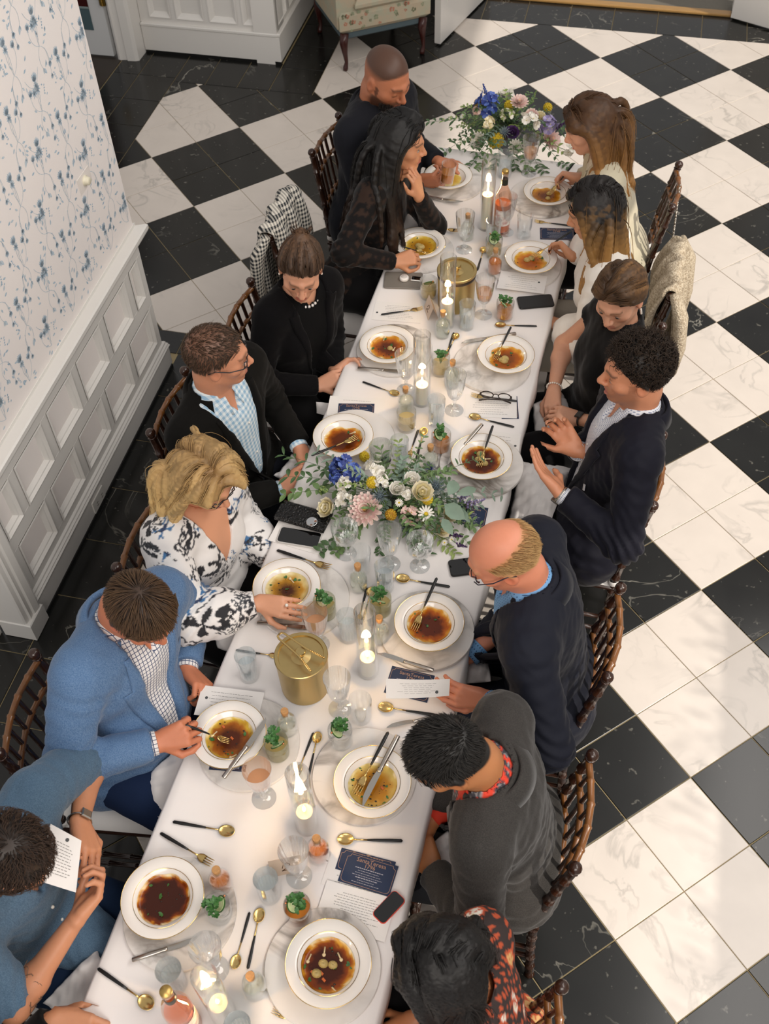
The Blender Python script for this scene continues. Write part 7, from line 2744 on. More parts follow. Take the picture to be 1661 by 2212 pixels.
nk.build('necklace', mat('crystal_beads', '#d9d5d2', .15, .3), P.root, loc=tuple(-P.base))
for sg in (-1, 1): MB().sphere(P.hp(sg * .084, -.004, -.047), .0045, 8, 6).build('earring', mat('pearl', '#e8dfd4', .2), P.root, loc=tuple(-P.base))

# ---------------------------------------------------------------- left: man in a black blazer, glasses
P = Person('L4', 'short-haired man with glasses in a black blazer and pale blue checked shirt', (-.66, .43), (468, 768, 1.26), (22, 6, 4), -14, '#cf9070', arms=dict(
    R=dict(w=(606, 1058, .70), tip=(648, 1030, .73), palm=(.3, .8, -.5), curl='relax', pole=(-.4, -.8, -.6)), L=dict(w=(648, 968, .72), tip=(668, 1008, .72), palm=(-.2, -.5, -.8), curl='relax')))
short = hairline(.006)
P.build_body('open', scalp='#4d382c', mask=lambda Q: short(Q) * .8, brow='#5a3d2a', stubble=('#a87055', .25))
P.trousers(mat('dark_denim', '#14161d', .9, spec=.15))
gingham = shirting('blue_gingham', '#dfe8ec', '#8fb4cf', .019, .5, 'gingham')
suit(P, mat('black_wool', '#0e0d0b', .85, spec=.15, sheen=.04, var=.08, vs=80), gingham, b0=.04, w1=.098, seed=4, lw=.07)
back_c = lambda Q, r: np.stack([Q[:, 0] * 2, np.where(Q[:, 2] > .06, .8, -.3), np.where(Q[:, 2] > .07, .0, -1.0)], 1)
P.strands(2600, .017, .0013, lambda Q: short(Q) * np.where((Q[:, 2] > .095) & (Q[:, 1] < .0) & (np.abs(Q[:, 0]) < .045), .55, 1), back_c, '#33251b', '#5a4432', steps=3, lift=.38, grav=.1, seed=34, thick=.003, collide=False)
P.strands(260, .034, .0015, lambda Q: ((Q[:, 2] > .085) & (Q[:, 1] > .045)).astype(float), lambda Q, r: np.stack([Q[:, 0] * 0, np.full(len(Q), .7), np.full(len(Q), .6)], 1), '#33251b', '#5a4432', steps=3, lift=.6, seed=35, name='quiff', collide=False)
P.glasses('#10141c')

# ---------------------------------------------------------------- left: blonde woman in a floral blouse
P = Person('L5', 'blonde woman with glasses in a white floral blouse reaching for her wine', (-.62, -.12), (440, 1032, 1.18), (-22, 26, 0), -14, '#d69a78', 'f', bulk=1.08, arms=dict(
    R=dict(w=(560, 1302, .83), tip=(662, 1322, .85), palm=(.1, .55, -.8), curl='soft', thumb=.3, spread=.05, pole=(-.3, -.9, -.5)), L=dict(w=(585, 1215, .69), tip=(625, 1200, .70), hide=True)))
P.build_body('down', scalp='#a98352', mask=full, brow='#a07a55', lips='#c06a5c', flush=.2)
P.trousers(trous_black)
rf = np.random.default_rng(12)
FL = [(rf.uniform(-1.1, 1.1), rf.uniform(-.05, 1.25), rf.uniform(.018, .040), rf.integers(0, 4), rf.uniform(0, 6)) for _ in range(1300)]


def floral(v, s):
    t = s.tq(v)
    # unrolled coordinates: across the chest / along the arm
    u = np.arctan2(t[:, 0], t[:, 2] + .03) * .17 + .15 * wob(v, 5, 3)
    w = t[:, 1] + .35
    for sd, o in (('L', .55), ('R', -.55)):
        S0, E, W = s.Sh[sd], s.E[sd], s.Wr[sd]
        for a, b, base in ((S0 * .8 + E * .2, E, 0), (E, W, .28)):
            ba = b - a; h = np.clip(((v - a) @ ba) / (ba @ ba), 0, 1)
            dd = np.linalg.norm(v - a - h[:, None] * ba, axis=1)
            m = dd < .075
            ang = np.arctan2((v - a) @ np.cross(nrm(ba), [.2, .3, .9]), (v - a) @ nrm(np.cross(np.cross(nrm(ba), [.2, .3, .9]), ba)))
            u = np.where(m, o + ang * .055, u); w = np.where(m, base + h * .27 + .2, w)
    col = np.tile(np.array([.80, .77, .75]), (len(v), 1))
    for (fu, fw_, r, kind, ph) in FL:
        du, dw = u - fu, w - fw_
        d = np.sqrt(du * du + dw * dw)
        m = d < r * 1.25
        if not m.any(): continue
        a = np.arctan2(dw[m], du[m]) + ph
        rr = d[m] / r
        if kind == 0:      # black leaf spray
            k = (np.abs(np.sin(a * 2.0)) > .55 + .35 * rr) & (rr < 1.1)
            c = np.where(k[:, None], np.array([.012, .012, .016]), col[m])
        elif kind == 1:    # grey line rose
            k = (np.sin(rr * 17 + 2.0 * np.sin(a * 5)) > .25) & (rr < .75 + .2 * np.sin(a * 5))
            c = np.where(k[:, None], np.array([.05, .055, .065]), col[m])
        elif kind == 2:    # blue blossom with dark heart
            pt = rr < .55 + .4 * np.abs(np.sin(a * 2.5))
            c = np.where(pt[:, None], np.array([.80, .78, .76]) * (1 - .0 * rr[:, None]), col[m])
            k = pt & (np.abs(np.sin(a * 2.5)) < .5) & (rr > .15)
            c = np.where(k[:, None], np.array([.05, .16, .34]), c)
            c = np.where((rr < .2)[:, None], np.array([.02, .04, .10]), c)
        else:              # dark petals in outline
            pt = np.abs(rr - (.5 + .35 * np.abs(np.sin(a * 2.5)))) < .12
            c = np.where(pt[:, None], np.array([.02, .02, .028]), col[m])
        col[m] = c
    return col


def blouse(F, P=P):
    P.torso_prims(F, .018)
    F.cone(P.Pv + P.lf * .06, P.Pv - P.lf * .06, .165, .165, .05, (P.fw, 1.12))
    for sd in 'LR':
        S0, E, W = P.Sh[sd], P.E[sd], P.Wr[sd]
        F.cone(S0, E, .075, .078, .03)
        m_ = E + (W - E) * .45; q = E + (W - E) * .86
        F.cone(E, m_, .078, .080, .03); F.cone(m_, q, .078, .046, .03, cut=(q + nrm(W - E) * .02, W - E))


P.garment('blouse', mat('floral_crepe', '#ffffff', .75, attr=True, sheen=.2), blouse, .0054, cuts=[P.wedge(P.Ls - .24, .088), P.neckhole(.080)], fold=.0045, seed=6, colfn=floral)
P.garment('camisole', mat('skin_neck', '#d69a78', .5), lambda F: P.torso_prims(F, .004), .012, box=[P.Pv, P.N, P.Sh['L'], P.Sh['R']], cuts=[P.neckhole(.045)]).__len__()
part = lambda Q, r: np.stack([np.where(Q[:, 0] > .012, 1.0, -1.0), np.where(Q[:, 1] > .02, -.45, -.8), np.full(len(Q), .05)], 1)
P.strands(1700, .21, .0026, full, part, '#7a5632', '#d9b67a', steps=12, stiff=.66, grav=.40, lift=.32, wave=(.010, 1.6), seed=36, thick=.014, clear=.015, vol=.0085, ng=190, var=.22, mix=lambda p, t: np.clip(.25 + t * .9, 0, 1), jitter=.10)
P.glasses('#1b1b1f')
pts = [P.N + P.sp * (-.005 - .075 * math.cos(a)) + P.fw * (.075 * math.cos(a) + .015) + P.lf * .062 * math.sin(a) for a in np.linspace(-1.4, 1.4, 17)]
MB().tube(pts, .0011, 5).build('necklace', goldm, P.root, loc=tuple(-P.base))
tp = P.tips['R'][2][2] + P.hand['R']['d'] * .018
MB().sphere(tp - P.hand['R']['n'] * .010, .006, 8, 6).build('ring', mat('pearl'), P.root, loc=tuple(-P.base))

# ---------------------------------------------------------------- left: man in a blue blazer
P = Person('L6', 'brown-haired man in a blue blazer and checked shirt eating with a fork', (-.66, -.72), (302, 1318, 1.24), (-24, 40, 0), -12, '#cc7f5c', bulk=1.12, sw=.20, arms=dict(
    R=dict(w=(340, 1604, .84), tip=(410, 1580, .87), palm=(.35, .75, -.5), curl='grip', thumb=.75, pole=(-.5, -.8, -.6)), L=dict(w=(404, 1446, .75), tip=(440, 1482, .76), palm=(-.1, -.75, -.6), curl='grip', thumb=.8, pole=(-.2, .9, -.6))))
P.build_body('down', scalp='#3d2b1f', mask=full, brow='#3d2a1e', stubble=('#8f5840', .25), flush=.2)
P.trousers(mat('navy_jeans', '#1c2a47', .9, spec=.15, var=.12, vs=200))
grid_s = shirting('navy_check', '#e6e3e2', '#39486b', .0125, .17, 'grid')
suit(P, weave('blue_linen', '#41618a', '#6d88a9', 420), grid_s, b0=.06, w1=.092, seed=6, lw=.085, fold=.0065)
whorl = lambda Q, r: np.stack([(Q[:, 0] + .0) * 8, (Q[:, 1] + .055) * 7, (Q[:, 2] - .10) * 6 - .15], 1)
P.strands(2700, .040, .0016, full, whorl, '#2f2118', '#6b5037', steps=4, stiff=.8, grav=.15, lift=.30, seed=37, thick=.005, jitter=.12, collide=False, lenfn=lambda Q: np.clip(.45 + 6 * Q[:, 2], .35, 1.15))

# ---------------------------------------------------------------- left: man in a denim shirt
P = Person('L7', 'man in a denim shirt with tattooed forearms reading a white card', (-.68, -1.33), (20, 1842, 1.20), (-12, 46, 0), -6, '#c98a66', arms=dict(
    R=dict(w=(163, 1988, .90), tip=(225, 1908, .93), palm=(.2, .85, .4), curl='hook', thumb=.7, pole=(-.4, -.9, -.5)), L=dict(w=(172, 1775, .92), tip=(200, 1860, .93), palm=(-.6, -.5, -.6), curl='relax', thumb=.9, pole=(-.2, .9, -.5))))
P.build_body('down', scalp='#2a1d14', mask=full, brow='#2a1d14', stubble=('#3a2820', .6), nose=1.15, bare=True)
P.trousers(mat('ink_jeans', '#17273f', .9, spec=.15, var=.12, vs=200))
denim = weave('denim_shirt', '#3d566e', '#5f788e', 480)


def dshirt(F, P=P):
    P.torso_prims(F, .014)
    F.cone(P.Pv + P.lf * .06, P.Pv - P.lf * .06, .160, .160, .05, (P.fw, 1.10))
    F.cone(P.Pv + P.fw0 * .16 + np.array([0, 0, .05]), P.Pv + P.fw0 * .28 + np.array([0, 0, .06]), .10, .06, .05)
    for sd in 'LR':
        q = P.E[sd] + nrm(P.E[sd] - P.Sh[sd]) * -.03
        F.cone(P.Sh[sd], q + nrm(q - P.Sh[sd]) * .04, .078, .074, .03, cut=(q, P.E[sd] - P.Sh[sd]))


ds, DF = P.garment('denim_shirt', denim, dshirt, .0088, cuts=[P.wedge(P.Ls - .16, .05), P.neckhole(.066)], fold=.006, seed=7)
P.collar(denim, ds, .070, .026, .034, 'shirt_collar', gap=.5, point=.03, drop=.012)
for bb in (.08, .17, .26):
    dep = P.front_depth(DF, [.0], [bb])[0]
    if not np.isnan(dep): MB().sphere(P.Pv + P.sp * bb + P.fw * (dep + .001), .0055, 8, 5).build('button', mat('shirt_button', '#e8e4dc', .4), ds, loc=tuple(-P.base))
P.strands(1500, .036, .0017, full, whorl, '#1c120c', '#4a3424', steps=5, stiff=.7, grav=.1, lift=.22, wave=(.007, 1.2), seed=38, thick=.005, jitter=.18, collide=False)
beard_hair(P, 260, .010, '#3a2419', 9, rad=.0012)
P.wrist_band('L', mat('steel_link', '#b9b4ac', .25, 1.0), mat('steel_link'), off=.006, r=.031, name='watch')
tat = MB()
for sd, f0, f1 in (('R', .05, .42), ('L', .0, .30)):
    E, W = P.E[sd], P.Wr[sd]
    for k in range(34):
        h = RNG.uniform(f0, f1); a = RNG.uniform(0, 6.28)
        d = nrm(W - E); n1 = nrm(np.cross(d, [0, 0, 1])); n2 = np.cross(d, n1)
        c = E + (W - E) * h
        rr = .0425 + .001
        pts = [c + d * .012 * math.sin(j * .9 + k) + (n1 * math.cos(a + j * .16) + n2 * math.sin(a + j * .16)) * rr for j in range(7)]
        tat.tube(pts, .0010, 4)
to = tat.build('tattoo', mat('tattoo_ink', '#6e5747', .7), P.root, loc=tuple(-P.base)); tag(to, kind='stuff')
LP7 = P

# ---------------------------------------------------------------- bottom left: the next guest, of whom a hand shows
P = Person('L8', 'guest in a black sleeve whose hand rests on the cloth at the bottom corner', (-.80, -2.02), (-160, 2420, 1.20), (0, 10, 0), 0, '#c68a66', arms=dict(
    L=dict(w=(118, 2196, .775), tip=(190, 2228, .77), palm=(.1, 0, -1), curl='soft', pole=(-.5, -.8, -.8))))
P.build_body('down', scalp='#241a14', mask=full)
P.trousers(trous_black)
P.garment('sweater', mat('black_sweater', '#0d0c0d', .95, spec=.15, sheen=.2), lambda F: (P.torso_prims(F, .014), [P.sleeve(F, sd, .068, .056, .042, .96) for sd in 'LR']), .009, cuts=[P.neckhole(.064)], fold=.004, seed=8)
P.strands(900, .03, .002, full, whorl, '#1c120c', '#3a281c', steps=3, lift=.4, seed=39, collide=False)

# ---------------------------------------------------------------- far right: woman in a cream blazer
P = Person('R1', 'woman with wavy auburn hair in a cream blazer eating, at the far end', (.60, 2.16), (1272, 272, 1.20), (192, 24, 0), 188, '#d9a183', 'f', arms=dict(
    R=dict(w=(1252, 384, .85), tip=(1212, 376, .84), palm=(-.2, -.6, -.6), curl='grip', thumb=.8, pole=(.3, .8, -.6)), L=dict(w=(1262, 480, .72), tip=(1230, 475, .72), hide=True, pole=(.4, -.8, -.6))))
P.build_body('down', scalp='#5a3a20', mask=full, brow='#5a3d26', lips='#c2685c', mouth=.15)
P.trousers(trous_black)
suit(P, mat('cream_crepe', '#c6bda4', .8, sheen=.2), mat('cream_silk', '#ded6c2', .6), b0=.14, w1=.065, cuffs='', seed=9, lw=.06, button=False, collar_pt=.01, fold=.003)
sweep = lambda Q, r: np.stack([np.sign(Q[:, 0]) * .5, np.full(len(Q), -.85), np.full(len(Q), -.2)], 1)
P.strands(1400, .36, .0030, full, sweep, '#4a2f18', '#a8773e', steps=13, stiff=.62, grav=.55, lift=.12, clear=-.005, wave=(.008, 1.6), seed=41, thick=.010, vol=.0125, ng=190, var=.14, jitter=.12, mix=lambda p, t: np.clip((t - .15) / .8, 0, 1))

# ---------------------------------------------------------------- right: woman in a white blouse
P = Person('R2', 'woman with dark-rooted golden hair in a white balloon-sleeved blouse', (.60, 1.58), (1283, 455, 1.18), (186, 22, 0), 186, '#c98f6b', 'f', arms=dict(
    R=dict(w=(1236, 556, .82), tip=(1200, 512, .85), palm=(-.5, -.5, -.5), curl='grip', thumb=.8, pole=(.2, .9, -.6)), L=dict(w=(1205, 700, .70), tip=(1172, 690, .70), hide=True, pole=(.4, -.9, -.4))))
P.build_body('down', scalp='#1c130e', mask=full, brow='#3a2a1c', lips='#b8645a')
P.trousers(mat('pale_trousers', '#b9b0a2', .9))
silk = mat('white_silk', '#e9e4dc', .55, sheen=.3)


def wblouse(F, P=P):
    P.torso_prims(F, .016)
    F.cone(P.N - P.sp * .02, P.N + (P.Nt - P.N) * .35, .066, .062, .02)
    for sd in 'LR':
        S0, E, W = P.Sh[sd], P.E[sd], P.Wr[sd]
        F.cone(S0, E, .078, .088, .03)
        m_ = E + (W - E) * .5; q = E + (W - E) * .85
        F.cone(E, m_, .088, .088, .03); F.cone(m_, q, .086, .040, .03)


P.garment('blouse', silk, wblouse, .009, cuts=[P.neckhole(.056)], fold=.007, seed=10)
P.strands(1400, .37, .0030, full, lambda Q, r: np.stack([np.sign(Q[:, 0] + .01) * .9, np.full(len(Q), -.35), np.full(len(Q), -.3)], 1), '#150e0a', '#a87c44', steps=13, stiff=.64, grav=.55, lift=.12, wave=(.003, 1.1), seed=42, thick=.009, vol=.012, ng=190, var=.14, jitter=.10, mix=lambda p, t: np.clip((t - .16) / .40, 0, 1))

# ---------------------------------------------------------------- right: woman in a black top
P = Person('R3', 'brown-haired woman in a black top with clasped hands, looking towards the stairs', (.63, 1.04), (1338, 640, 1.20), (252, 20, 4), 200, '#d59d7f', 'f', arms=dict(
    R=dict(w=(1196, 842, .72), tip=(1190, 905, .71), palm=(.5, -.2, -.8), curl='relax', thumb=.6, pole=(-.4, .9, -.5)), L=dict(w=(1252, 905, .72), tip=(1172, 885, .74), palm=(.2, .3, -.9), curl='relax', thumb=.5, pole=(.6, -.8, -.4))))
P.build_body('open', scalp='#4f361f', mask=full, brow='#6a4a30', lips='#b8685c', flush=.18, bare=True)
P.trousers(trous_black)


def tee(F, P=P):
    P.torso_prims(F, .012)
    for sd in 'LR':
        q = P.Sh[sd] + (P.E[sd] - P.Sh[sd]) * .30
        F.cone(P.Sh[sd], q + nrm(q - P.Sh[sd]) * .03, .066, .068, .03, cut=(q, P.E[sd] - P.Sh[sd]))


P.garment('black_top', mat('black_crepe', '#0c0b0c', .9, spec=.15, sheen=.15), tee, .0075, cuts=[P.neckhole(.062)], fold=.004, seed=11)
backc = lambda Q, r: np.stack([np.where(Q[:, 0] > .02, .7, -.5) * np.where(Q[:, 2] > .06, 1, .3), np.full(len(Q), -.8), np.full(len(Q), -.35)], 1)
P.strands(1500, .20, .0022, full, backc, '#3f2a17', '#8a6236', steps=10, stiff=.55, grav=.0, lift=.10, seed=43, thick=.006, var=.18, jitter=.05, collide=False, target=(0, -.098, -.045), vol=.009)
for sg in (-1, 1):
    m = MB()
    for k in range(4): m.sphere(P.hp(sg * .084, -.002, -.046 - .009 * k), .0044, 8, 6)
    m.build('earring', mat('pearl'), P.root, loc=tuple(-P.base))
P.wrist_band('L', mat('black_strap', '#141414', .4), mat('black_strap'), off=.010, r=.0285, w=.010)
m = MB(); d = nrm(P.Wr['R'] - P.E['R']); n1 = nrm(np.cross(d, [0, 0, 1])); n2 = np.cross(d, n1)
for k in range(20): m.sphere(P.Wr['R'] - d * .012 + (n1 * math.cos(k * .314) + n2 * math.sin(k * .314)) * .029, .0042, 7, 5)
m.build('bracelet', mat('pearl'), P.root, loc=tuple(-P.base))

# ---------------------------------------------------------------- right: curly-haired man gesturing
P = Person('R4', 'curly dark-haired man in a navy suit talking with both hands raised', (.68, .50), (1376, 800, 1.33), (194, 6, 0), 192, '#cf8c69', arms=dict(
    R=dict(w=(1245, 975, .95), tip=(1195, 905, 1.02), palm=(.1, -.9, .5), curl='relax', thumb=.2, spread=.1, pole=(.3, .9, -.6)), L=dict(w=(1212, 1068, .96), tip=(1140, 980, 1.03), palm=(.1, .6, .8), curl='flat', thumb=-.5, spread=.05, pole=(.6, -.6, -.8))))
P.build_body('open', scalp='#1d1510', mask=full, brow='#1d140e', stubble=('#6a4636', .45), mouth=1.0, nose=1.12)
P.trousers(trous_black)
navy_w = mat('navy_wool', '#15151f', .7, spec=.15, sheen=.08, var=.06, vs=80)
jo, so, JF, SF = suit(P, navy_w, shirting('white_dot', '#dcdde2', '#8a93ac', .007, .28, 'dots'), b0=.14, w1=.078, seed=12, lw=.075, fold=.0075)
dep = P.front_depth(JF, [.105], [.30])[0]
q = P.Pv + P.lf * .098 + P.sp * .31 + P.fw * (dep + .012)
MB().box(-.011, .011, -.011, .011, -.001, .002, lambda x, y, z: tuple(q + P.lf * (x * .8 - y * .6) + P.sp * (x * .6 + y * .8) + P.fw * z), bev=.0008).build('lapel_pin', mat('pin_white', '#d7d8dd', .3), jo, loc=tuple(-P.base), smooth=False)
curly = lambda Q, r: r.normal(0, 1, Q.shape) + np.array([0, .3, .3])
P.strands(2200, .046, .0019, full, curly, '#120c09', '#3a2a1d', steps=9, stiff=.75, grav=.0, lift=.8, wave=(.009, 1.7), seed=44, thick=.006, jitter=.3, collide=False, lenfn=lambda Q: np.clip(.25 + 8.0 * (Q[:, 2] - .02), .22, 1.05), var=.35)
P.wrist_band('L', mat('steel_link', '#b9b4ac', .25, 1.0), mat('steel_link'), off=-.002, r=.031)

# ---------------------------------------------------------------- right: balding man with glasses
P = Person('R5', 'balding fair-haired man with glasses in a navy blazer reading a menu', (.65, -.18), (1088, 1200, 1.27), (196, 30, 0), 186, '#d68a6b', sw=.20, bulk=1.10, arms=dict(
    L=dict(w=(1052, 1512, .80), tip=(955, 1496, .83), palm=(-.1, .85, -.5), curl='soft', thumb=.6, spread=.03, pole=(.6, -.7, -.5)), R=dict(w=(1012, 1420, .70), tip=(980, 1400, .70), hide=True)))
fringe = lambda Q: hairline(.006)(Q) * np.clip((.062 + .25 * (-Q[:, 1]) * 1.0 - Q[:, 2]) / .012, 0, 1) * (Q[:, 1] < .045)
P.build_body('down', scalp='#b98a58', mask=lambda Q: fringe(Q) * .8, brow='#b98a60', flush=.25, nose=1.08)
P.trousers(mat('navy_trousers', '#141722', .9, spec=.15))
suit(P, mat('slate_navy', '#1a1c26', .7, spec=.15, sheen=.08, var=.06, vs=80), shirting('blue_dot', '#6f9ecb', '#24466f', .0095, .16, 'dots'), b0=.07, w1=.082, seed=13, lw=.07, fold=.0065)
P.strands(1700, .026, .0013, fringe, lambda Q, r: np.stack([Q[:, 0] * 1, np.full(len(Q), -.9), np.full(len(Q), -.4)], 1), '#a3784a', '#c9a36c', steps=3, lift=.22, grav=.1, seed=45, thick=.003, jitter=.12, collide=False)
P.glasses('#1c2030')

# ---------------------------------------------------------------- right: man in a grey jacket
P = Person('R6', 'black-haired man in a grey linen jacket and red floral shirt, head bowed', (.65, -.78), (968, 1632, 1.24), (200, 42, 0), 182, '#b87a4e', sw=.19, arms=dict(
    L=dict(w=(935, 1880, .69), tip=(912, 1830, .69), palm=(0, .3, -1), curl='relax', pole=(.5, -.8, -.6)), R=dict(w=(930, 1770, .68), tip=(905, 1800, .68), palm=(0, -.3, -1), curl='relax')))
P.build_body('down', scalp='#15120f', mask=full, brow='#1a1410', lips='#9c5a48')
P.trousers(mat('grey_trousers', '#191a1e', .9, spec=.15))
rf2 = np.random.default_rng(8)
FR = [(rf2.uniform(-.42, .42), rf2.uniform(.05, .68), rf2.uniform(.016, .026), rf2.uniform(0, 6)) for _ in range(430)]


def redfl(v, s):
    t = s.tq(v); u = np.arctan2(t[:, 0], t[:, 2] + .03) * .13; w = t[:, 1]
    col = np.tile(np.array([.72, .055, .025]), (len(v), 1))
    for fu, fw_, r, ph in FR:
        du, dw = u - fu, w - fw_; d = np.hypot(du, dw) / r
        m = d < 1.1
        if not m.any(): continue
        a = np.arctan2(dw[m], du[m]) + ph
        pt = d[m] < .62 + .45 * np.abs(np.cos(a * 3))
        ln = pt & (np.abs(np.sin(a * 6)) < .32) & (d[m] > .2)
        c = np.where(pt[:, None], np.array([.045, .045, .055]), col[m])
        c = np.where(ln[:, None], np.array([.30, .28, .28]), c)
        col[m] = c
    return col


linen_g = weave('grey_linen', '#2c2a29', '#423f3c', 420)
redm = mat('red_floral', '#ffffff', .8, attr=True)


def rshirt(F, P=P):
    P.torso_prims(F, .005)
    F.cone(P.N - P.sp * .03, P.N + (P.Nt - P.N) * .5, .070, .068, .02)


P.garment('shirt', redm, rshirt, .0068, cuts=[P.neckhole(.062)], seed=30, box=[P.Pv + P.sp * .1, P.N, P.Sh['L'], P.Sh['R']], colfn=redfl)


def gj(F, P=P):
    P.torso_prims(F, .017)
    F.cone(P.Pv + P.lf * .06, P.Pv - P.lf * .06, .155, .155, .05, (P.fw, 1.10))
    for sd in 'LR': P.sleeve(F, sd, .072, .060, .048, .95)


jo, JF = P.garment('jacket', linen_g, gj, .0085, cuts=[P.wedge(.10, .080), P.neckhole(.076)], fold=.007, seed=14)
P.lapels(JF, linen_g, jo, .10, .080, .075)
for sd in 'LR': P.cuff(sd, mat('red_cuff', '#d2371f', .8), ext=.012, r=.036)
P.strands(2900, .028, .0015, full, lambda Q, r: np.stack([Q[:, 0] * 4, np.where(Q[:, 2] > .05, .9, -.2), np.where(Q[:, 2] > .06, .1, -1)], 1), '#0c0a09', '#2b2723', steps=3, lift=.55, grav=.05, seed=46, thick=.004, jitter=.16, collide=False, lenfn=lambda Q: np.clip(.5 + 5 * Q[:, 2], .4, 1.05), var=.4)

# ---------------------------------------------------------------- bottom right: woman in an orange print dress
P = Person('R7', 'dark-haired woman in an orange and black print dress, seen from above', (.70, -1.40), (948, 2085, 1.22), (186, 20, 0), 182, '#b9774e', 'f', bulk=1.02)
P.build_body('down', scalp='#0d0a08', mask=full)
P.trousers(trous_black)
rf3 = np.random.default_rng(18)
FO = [(rf3.uniform(-.9, .9), rf3.uniform(-.1, 1.0), rf3.uniform(.014, .028), rf3.integers(0, 3), rf3.uniform(0, 6)) for _ in range(420)]


def orange(v, s):
    t = s.tq(v); u = np.arctan2(t[:, 0], -(t[:, 2] - .03)) * .18 + .02 * wob(v, 18, 2); w = t[:, 1] + .1
    col = np.tile(np.array([.030, .018, .016]), (len(v), 1))
    z = np.sin(u * 160) * np.sin(w * 140 + 2 * np.sin(u * 50))
    col[z > .35] = np.array([.46, .075, .025])
    for fu, fw_, r, k, ph in FO:
        du, dw = u - fu, w - fw_; d = np.hypot(du, dw) / r
        m = d < 1.2
        if not m.any(): continue
        a = np.arctan2(dw[m], du[m]) + ph
        c = col[m]
        c = np.where((d[m] < 1.0)[:, None], np.array([.50, .080, .028]), c)
        pt = (d[m] < .78) & (np.abs(np.sin(a * (2.5 if k else 3))) > .35)
        c = np.where(pt[:, None], np.array([.74, .68, .58]) if k < 2 else np.array([.62, .36, .14]), c)
        c = np.where((d[m] < .18)[:, None], np.array([.60, .40, .15]), c)
        col[m] = c
    return col


def dress(F, P=P):
    P.torso_prims(F, .014)
    F.cone(P.Pv + P.lf * .07, P.Pv - P.lf * .07, .160, .160, .05, (P.fw, 1.10))
    for sd in 'LR': P.sleeve(F, sd, .070, .062, .050, .8)


P.garment('print_dress', mat('orange_print', '#ffffff', .8, attr=True), dress, .0062, cuts=[P.neckhole(.066)], fold=.0045, seed=15, colfn=orange)
P.strands(1500, .25, .0030, full, lambda Q, r: np.stack([np.sign(Q[:, 0] + .01) * .8, np.full(len(Q), -.4), np.full(len(Q), -.3)], 1), '#0a0706', '#1a100b', steps=12, stiff=.62, grav=.6, lift=.12, wave=(.002, 1.0), seed=47, thick=.007, vol=.0105, ng=200, var=.15, jitter=.08)
print('people built in', round(_time.time() - _t0, 1))
# ================================================================ CHAIRS, NAPKINS, THINGS IN HANDS AND ON CHAIRS
for x, y, fc, rz, t in [(-.60, 2.26, 1, -.1, 'ballroom chair of the bearded man'), (-.60, 1.64, 1, 0, 'ballroom chair under the houndstooth jacket'), (-.585, 1.0, 1, 0, 'ballroom chair of the woman with the hair bun'),
                        (-.655, .44, 1, 0, 'ballroom chair of the man in the black blazer'), (-.53, -.145, 1, 0, 'ballroom chair of the blonde woman'), (-.62, -.80, 1, .16, 'ballroom chair of the man in the blue blazer'),
                        (-.66, -1.36, 1, 0, 'ballroom chair of the man in the denim shirt'), (.545, 2.22, -1, 0, 'ballroom chair of the woman in the cream blazer, a bag hanging from it'), (.59, 1.62, -1, 0, 'ballroom chair under the pale bouclé coat'),
                        (.575, 1.10, -1, 0, 'ballroom chair of the woman in the black top'), (.63, .52, -1, 0, 'ballroom chair of the curly-haired man'), (.565, -.172, -1, 0, 'ballroom chair of the balding man'),
                        (.555, -.766, -1, 0, 'ballroom chair of the man in the grey jacket'), (.565, -1.40, -1, 0, 'ballroom chair of the woman in the orange print dress')]:
    chair(x, y, fc, t, rz)


def sheet3(corners, n=22, fold=.012, seed=0, thick=.0016, name='napkin', m=None, label='', cat='napkin', sag=.0, freq=26):
    """soft cloth spanned between four corner points with folds"""
    C = [np.asarray(c, float) for c in corners]
    u = np.linspace(0, 1, n); U, V_ = np.meshgrid(u, u)
    P = ((1 - U) * (1 - V_))[..., None] * C[0] + (U * (1 - V_))[..., None] * C[1] + (U * V_)[..., None] * C[2] + ((1 - U) * V_)[..., None] * C[3]
    P = P.reshape(-1, 3)
    nn = nrm(np.cross(C[1] - C[0], C[3] - C[0]))
    if nn[2] < 0: nn = -nn
    P = P + nn * (fold * (wob(P, freq, seed) + .5 * wob(P, freq * 2.2, seed + 1)))[:, None] - np.array([0, 0, 1]) * (sag * (1 - 16 * (U * (1 - U) * V_ * (1 - V_))).reshape(-1, 1) ** 2)
    base = P.mean(0)
    q = np.array([(j * n + i, j * n + i + 1, (j + 1) * n + i + 1, (j + 1) * n + i) for j in range(n - 1) for i in range(n - 1)])
    o = link(name, npmesh(name, P - base, q, m or linen), None, tuple(base))
    md = o.modifiers.new('t', 'SOLIDIFY'); md.thickness = thick
    return tag(o, label, cat, 'white napkins on laps' if cat == 'napkin' else None)


A = lambda *p: at(*p)
sheet3([A(1128, 985, .70), A(1235, 1000, .70), A(1190, 1118, .69), A(1098, 1122, .62)], fold=.015, freq=42, seed=3, label='white napkin on the lap of the curly-haired man', sag=.03)
sheet3([A(1152, 862, .68), A(1215, 835, .68), A(1262, 935, .66), A(1160, 955, .60)], fold=.014, freq=42, seed=5, label='white napkin under the clasped hands of the woman in the black top', sag=.03)
sheet3([A(590, 1020, .69), A(632, 975, .71), A(668, 1010, .72), A(625, 1040, .69)], fold=.018, seed=7, label='crumpled white napkin in the hands of the man in the black blazer', sag=.02)
sheet3([A(288, 1705, .63), A(385, 1606, .69), A(420, 1640, .69), A(345, 1768, .62)], fold=.010, seed=8, label='white napkin falling from the lap of the man in the blue blazer', sag=.01)
sheet3([A(455, 1345, .68), A(535, 1355, .68), A(522, 1412, .66), A(470, 1392, .64)], fold=.012, seed=9, label='white napkin on the lap of the blonde woman', sag=.02)
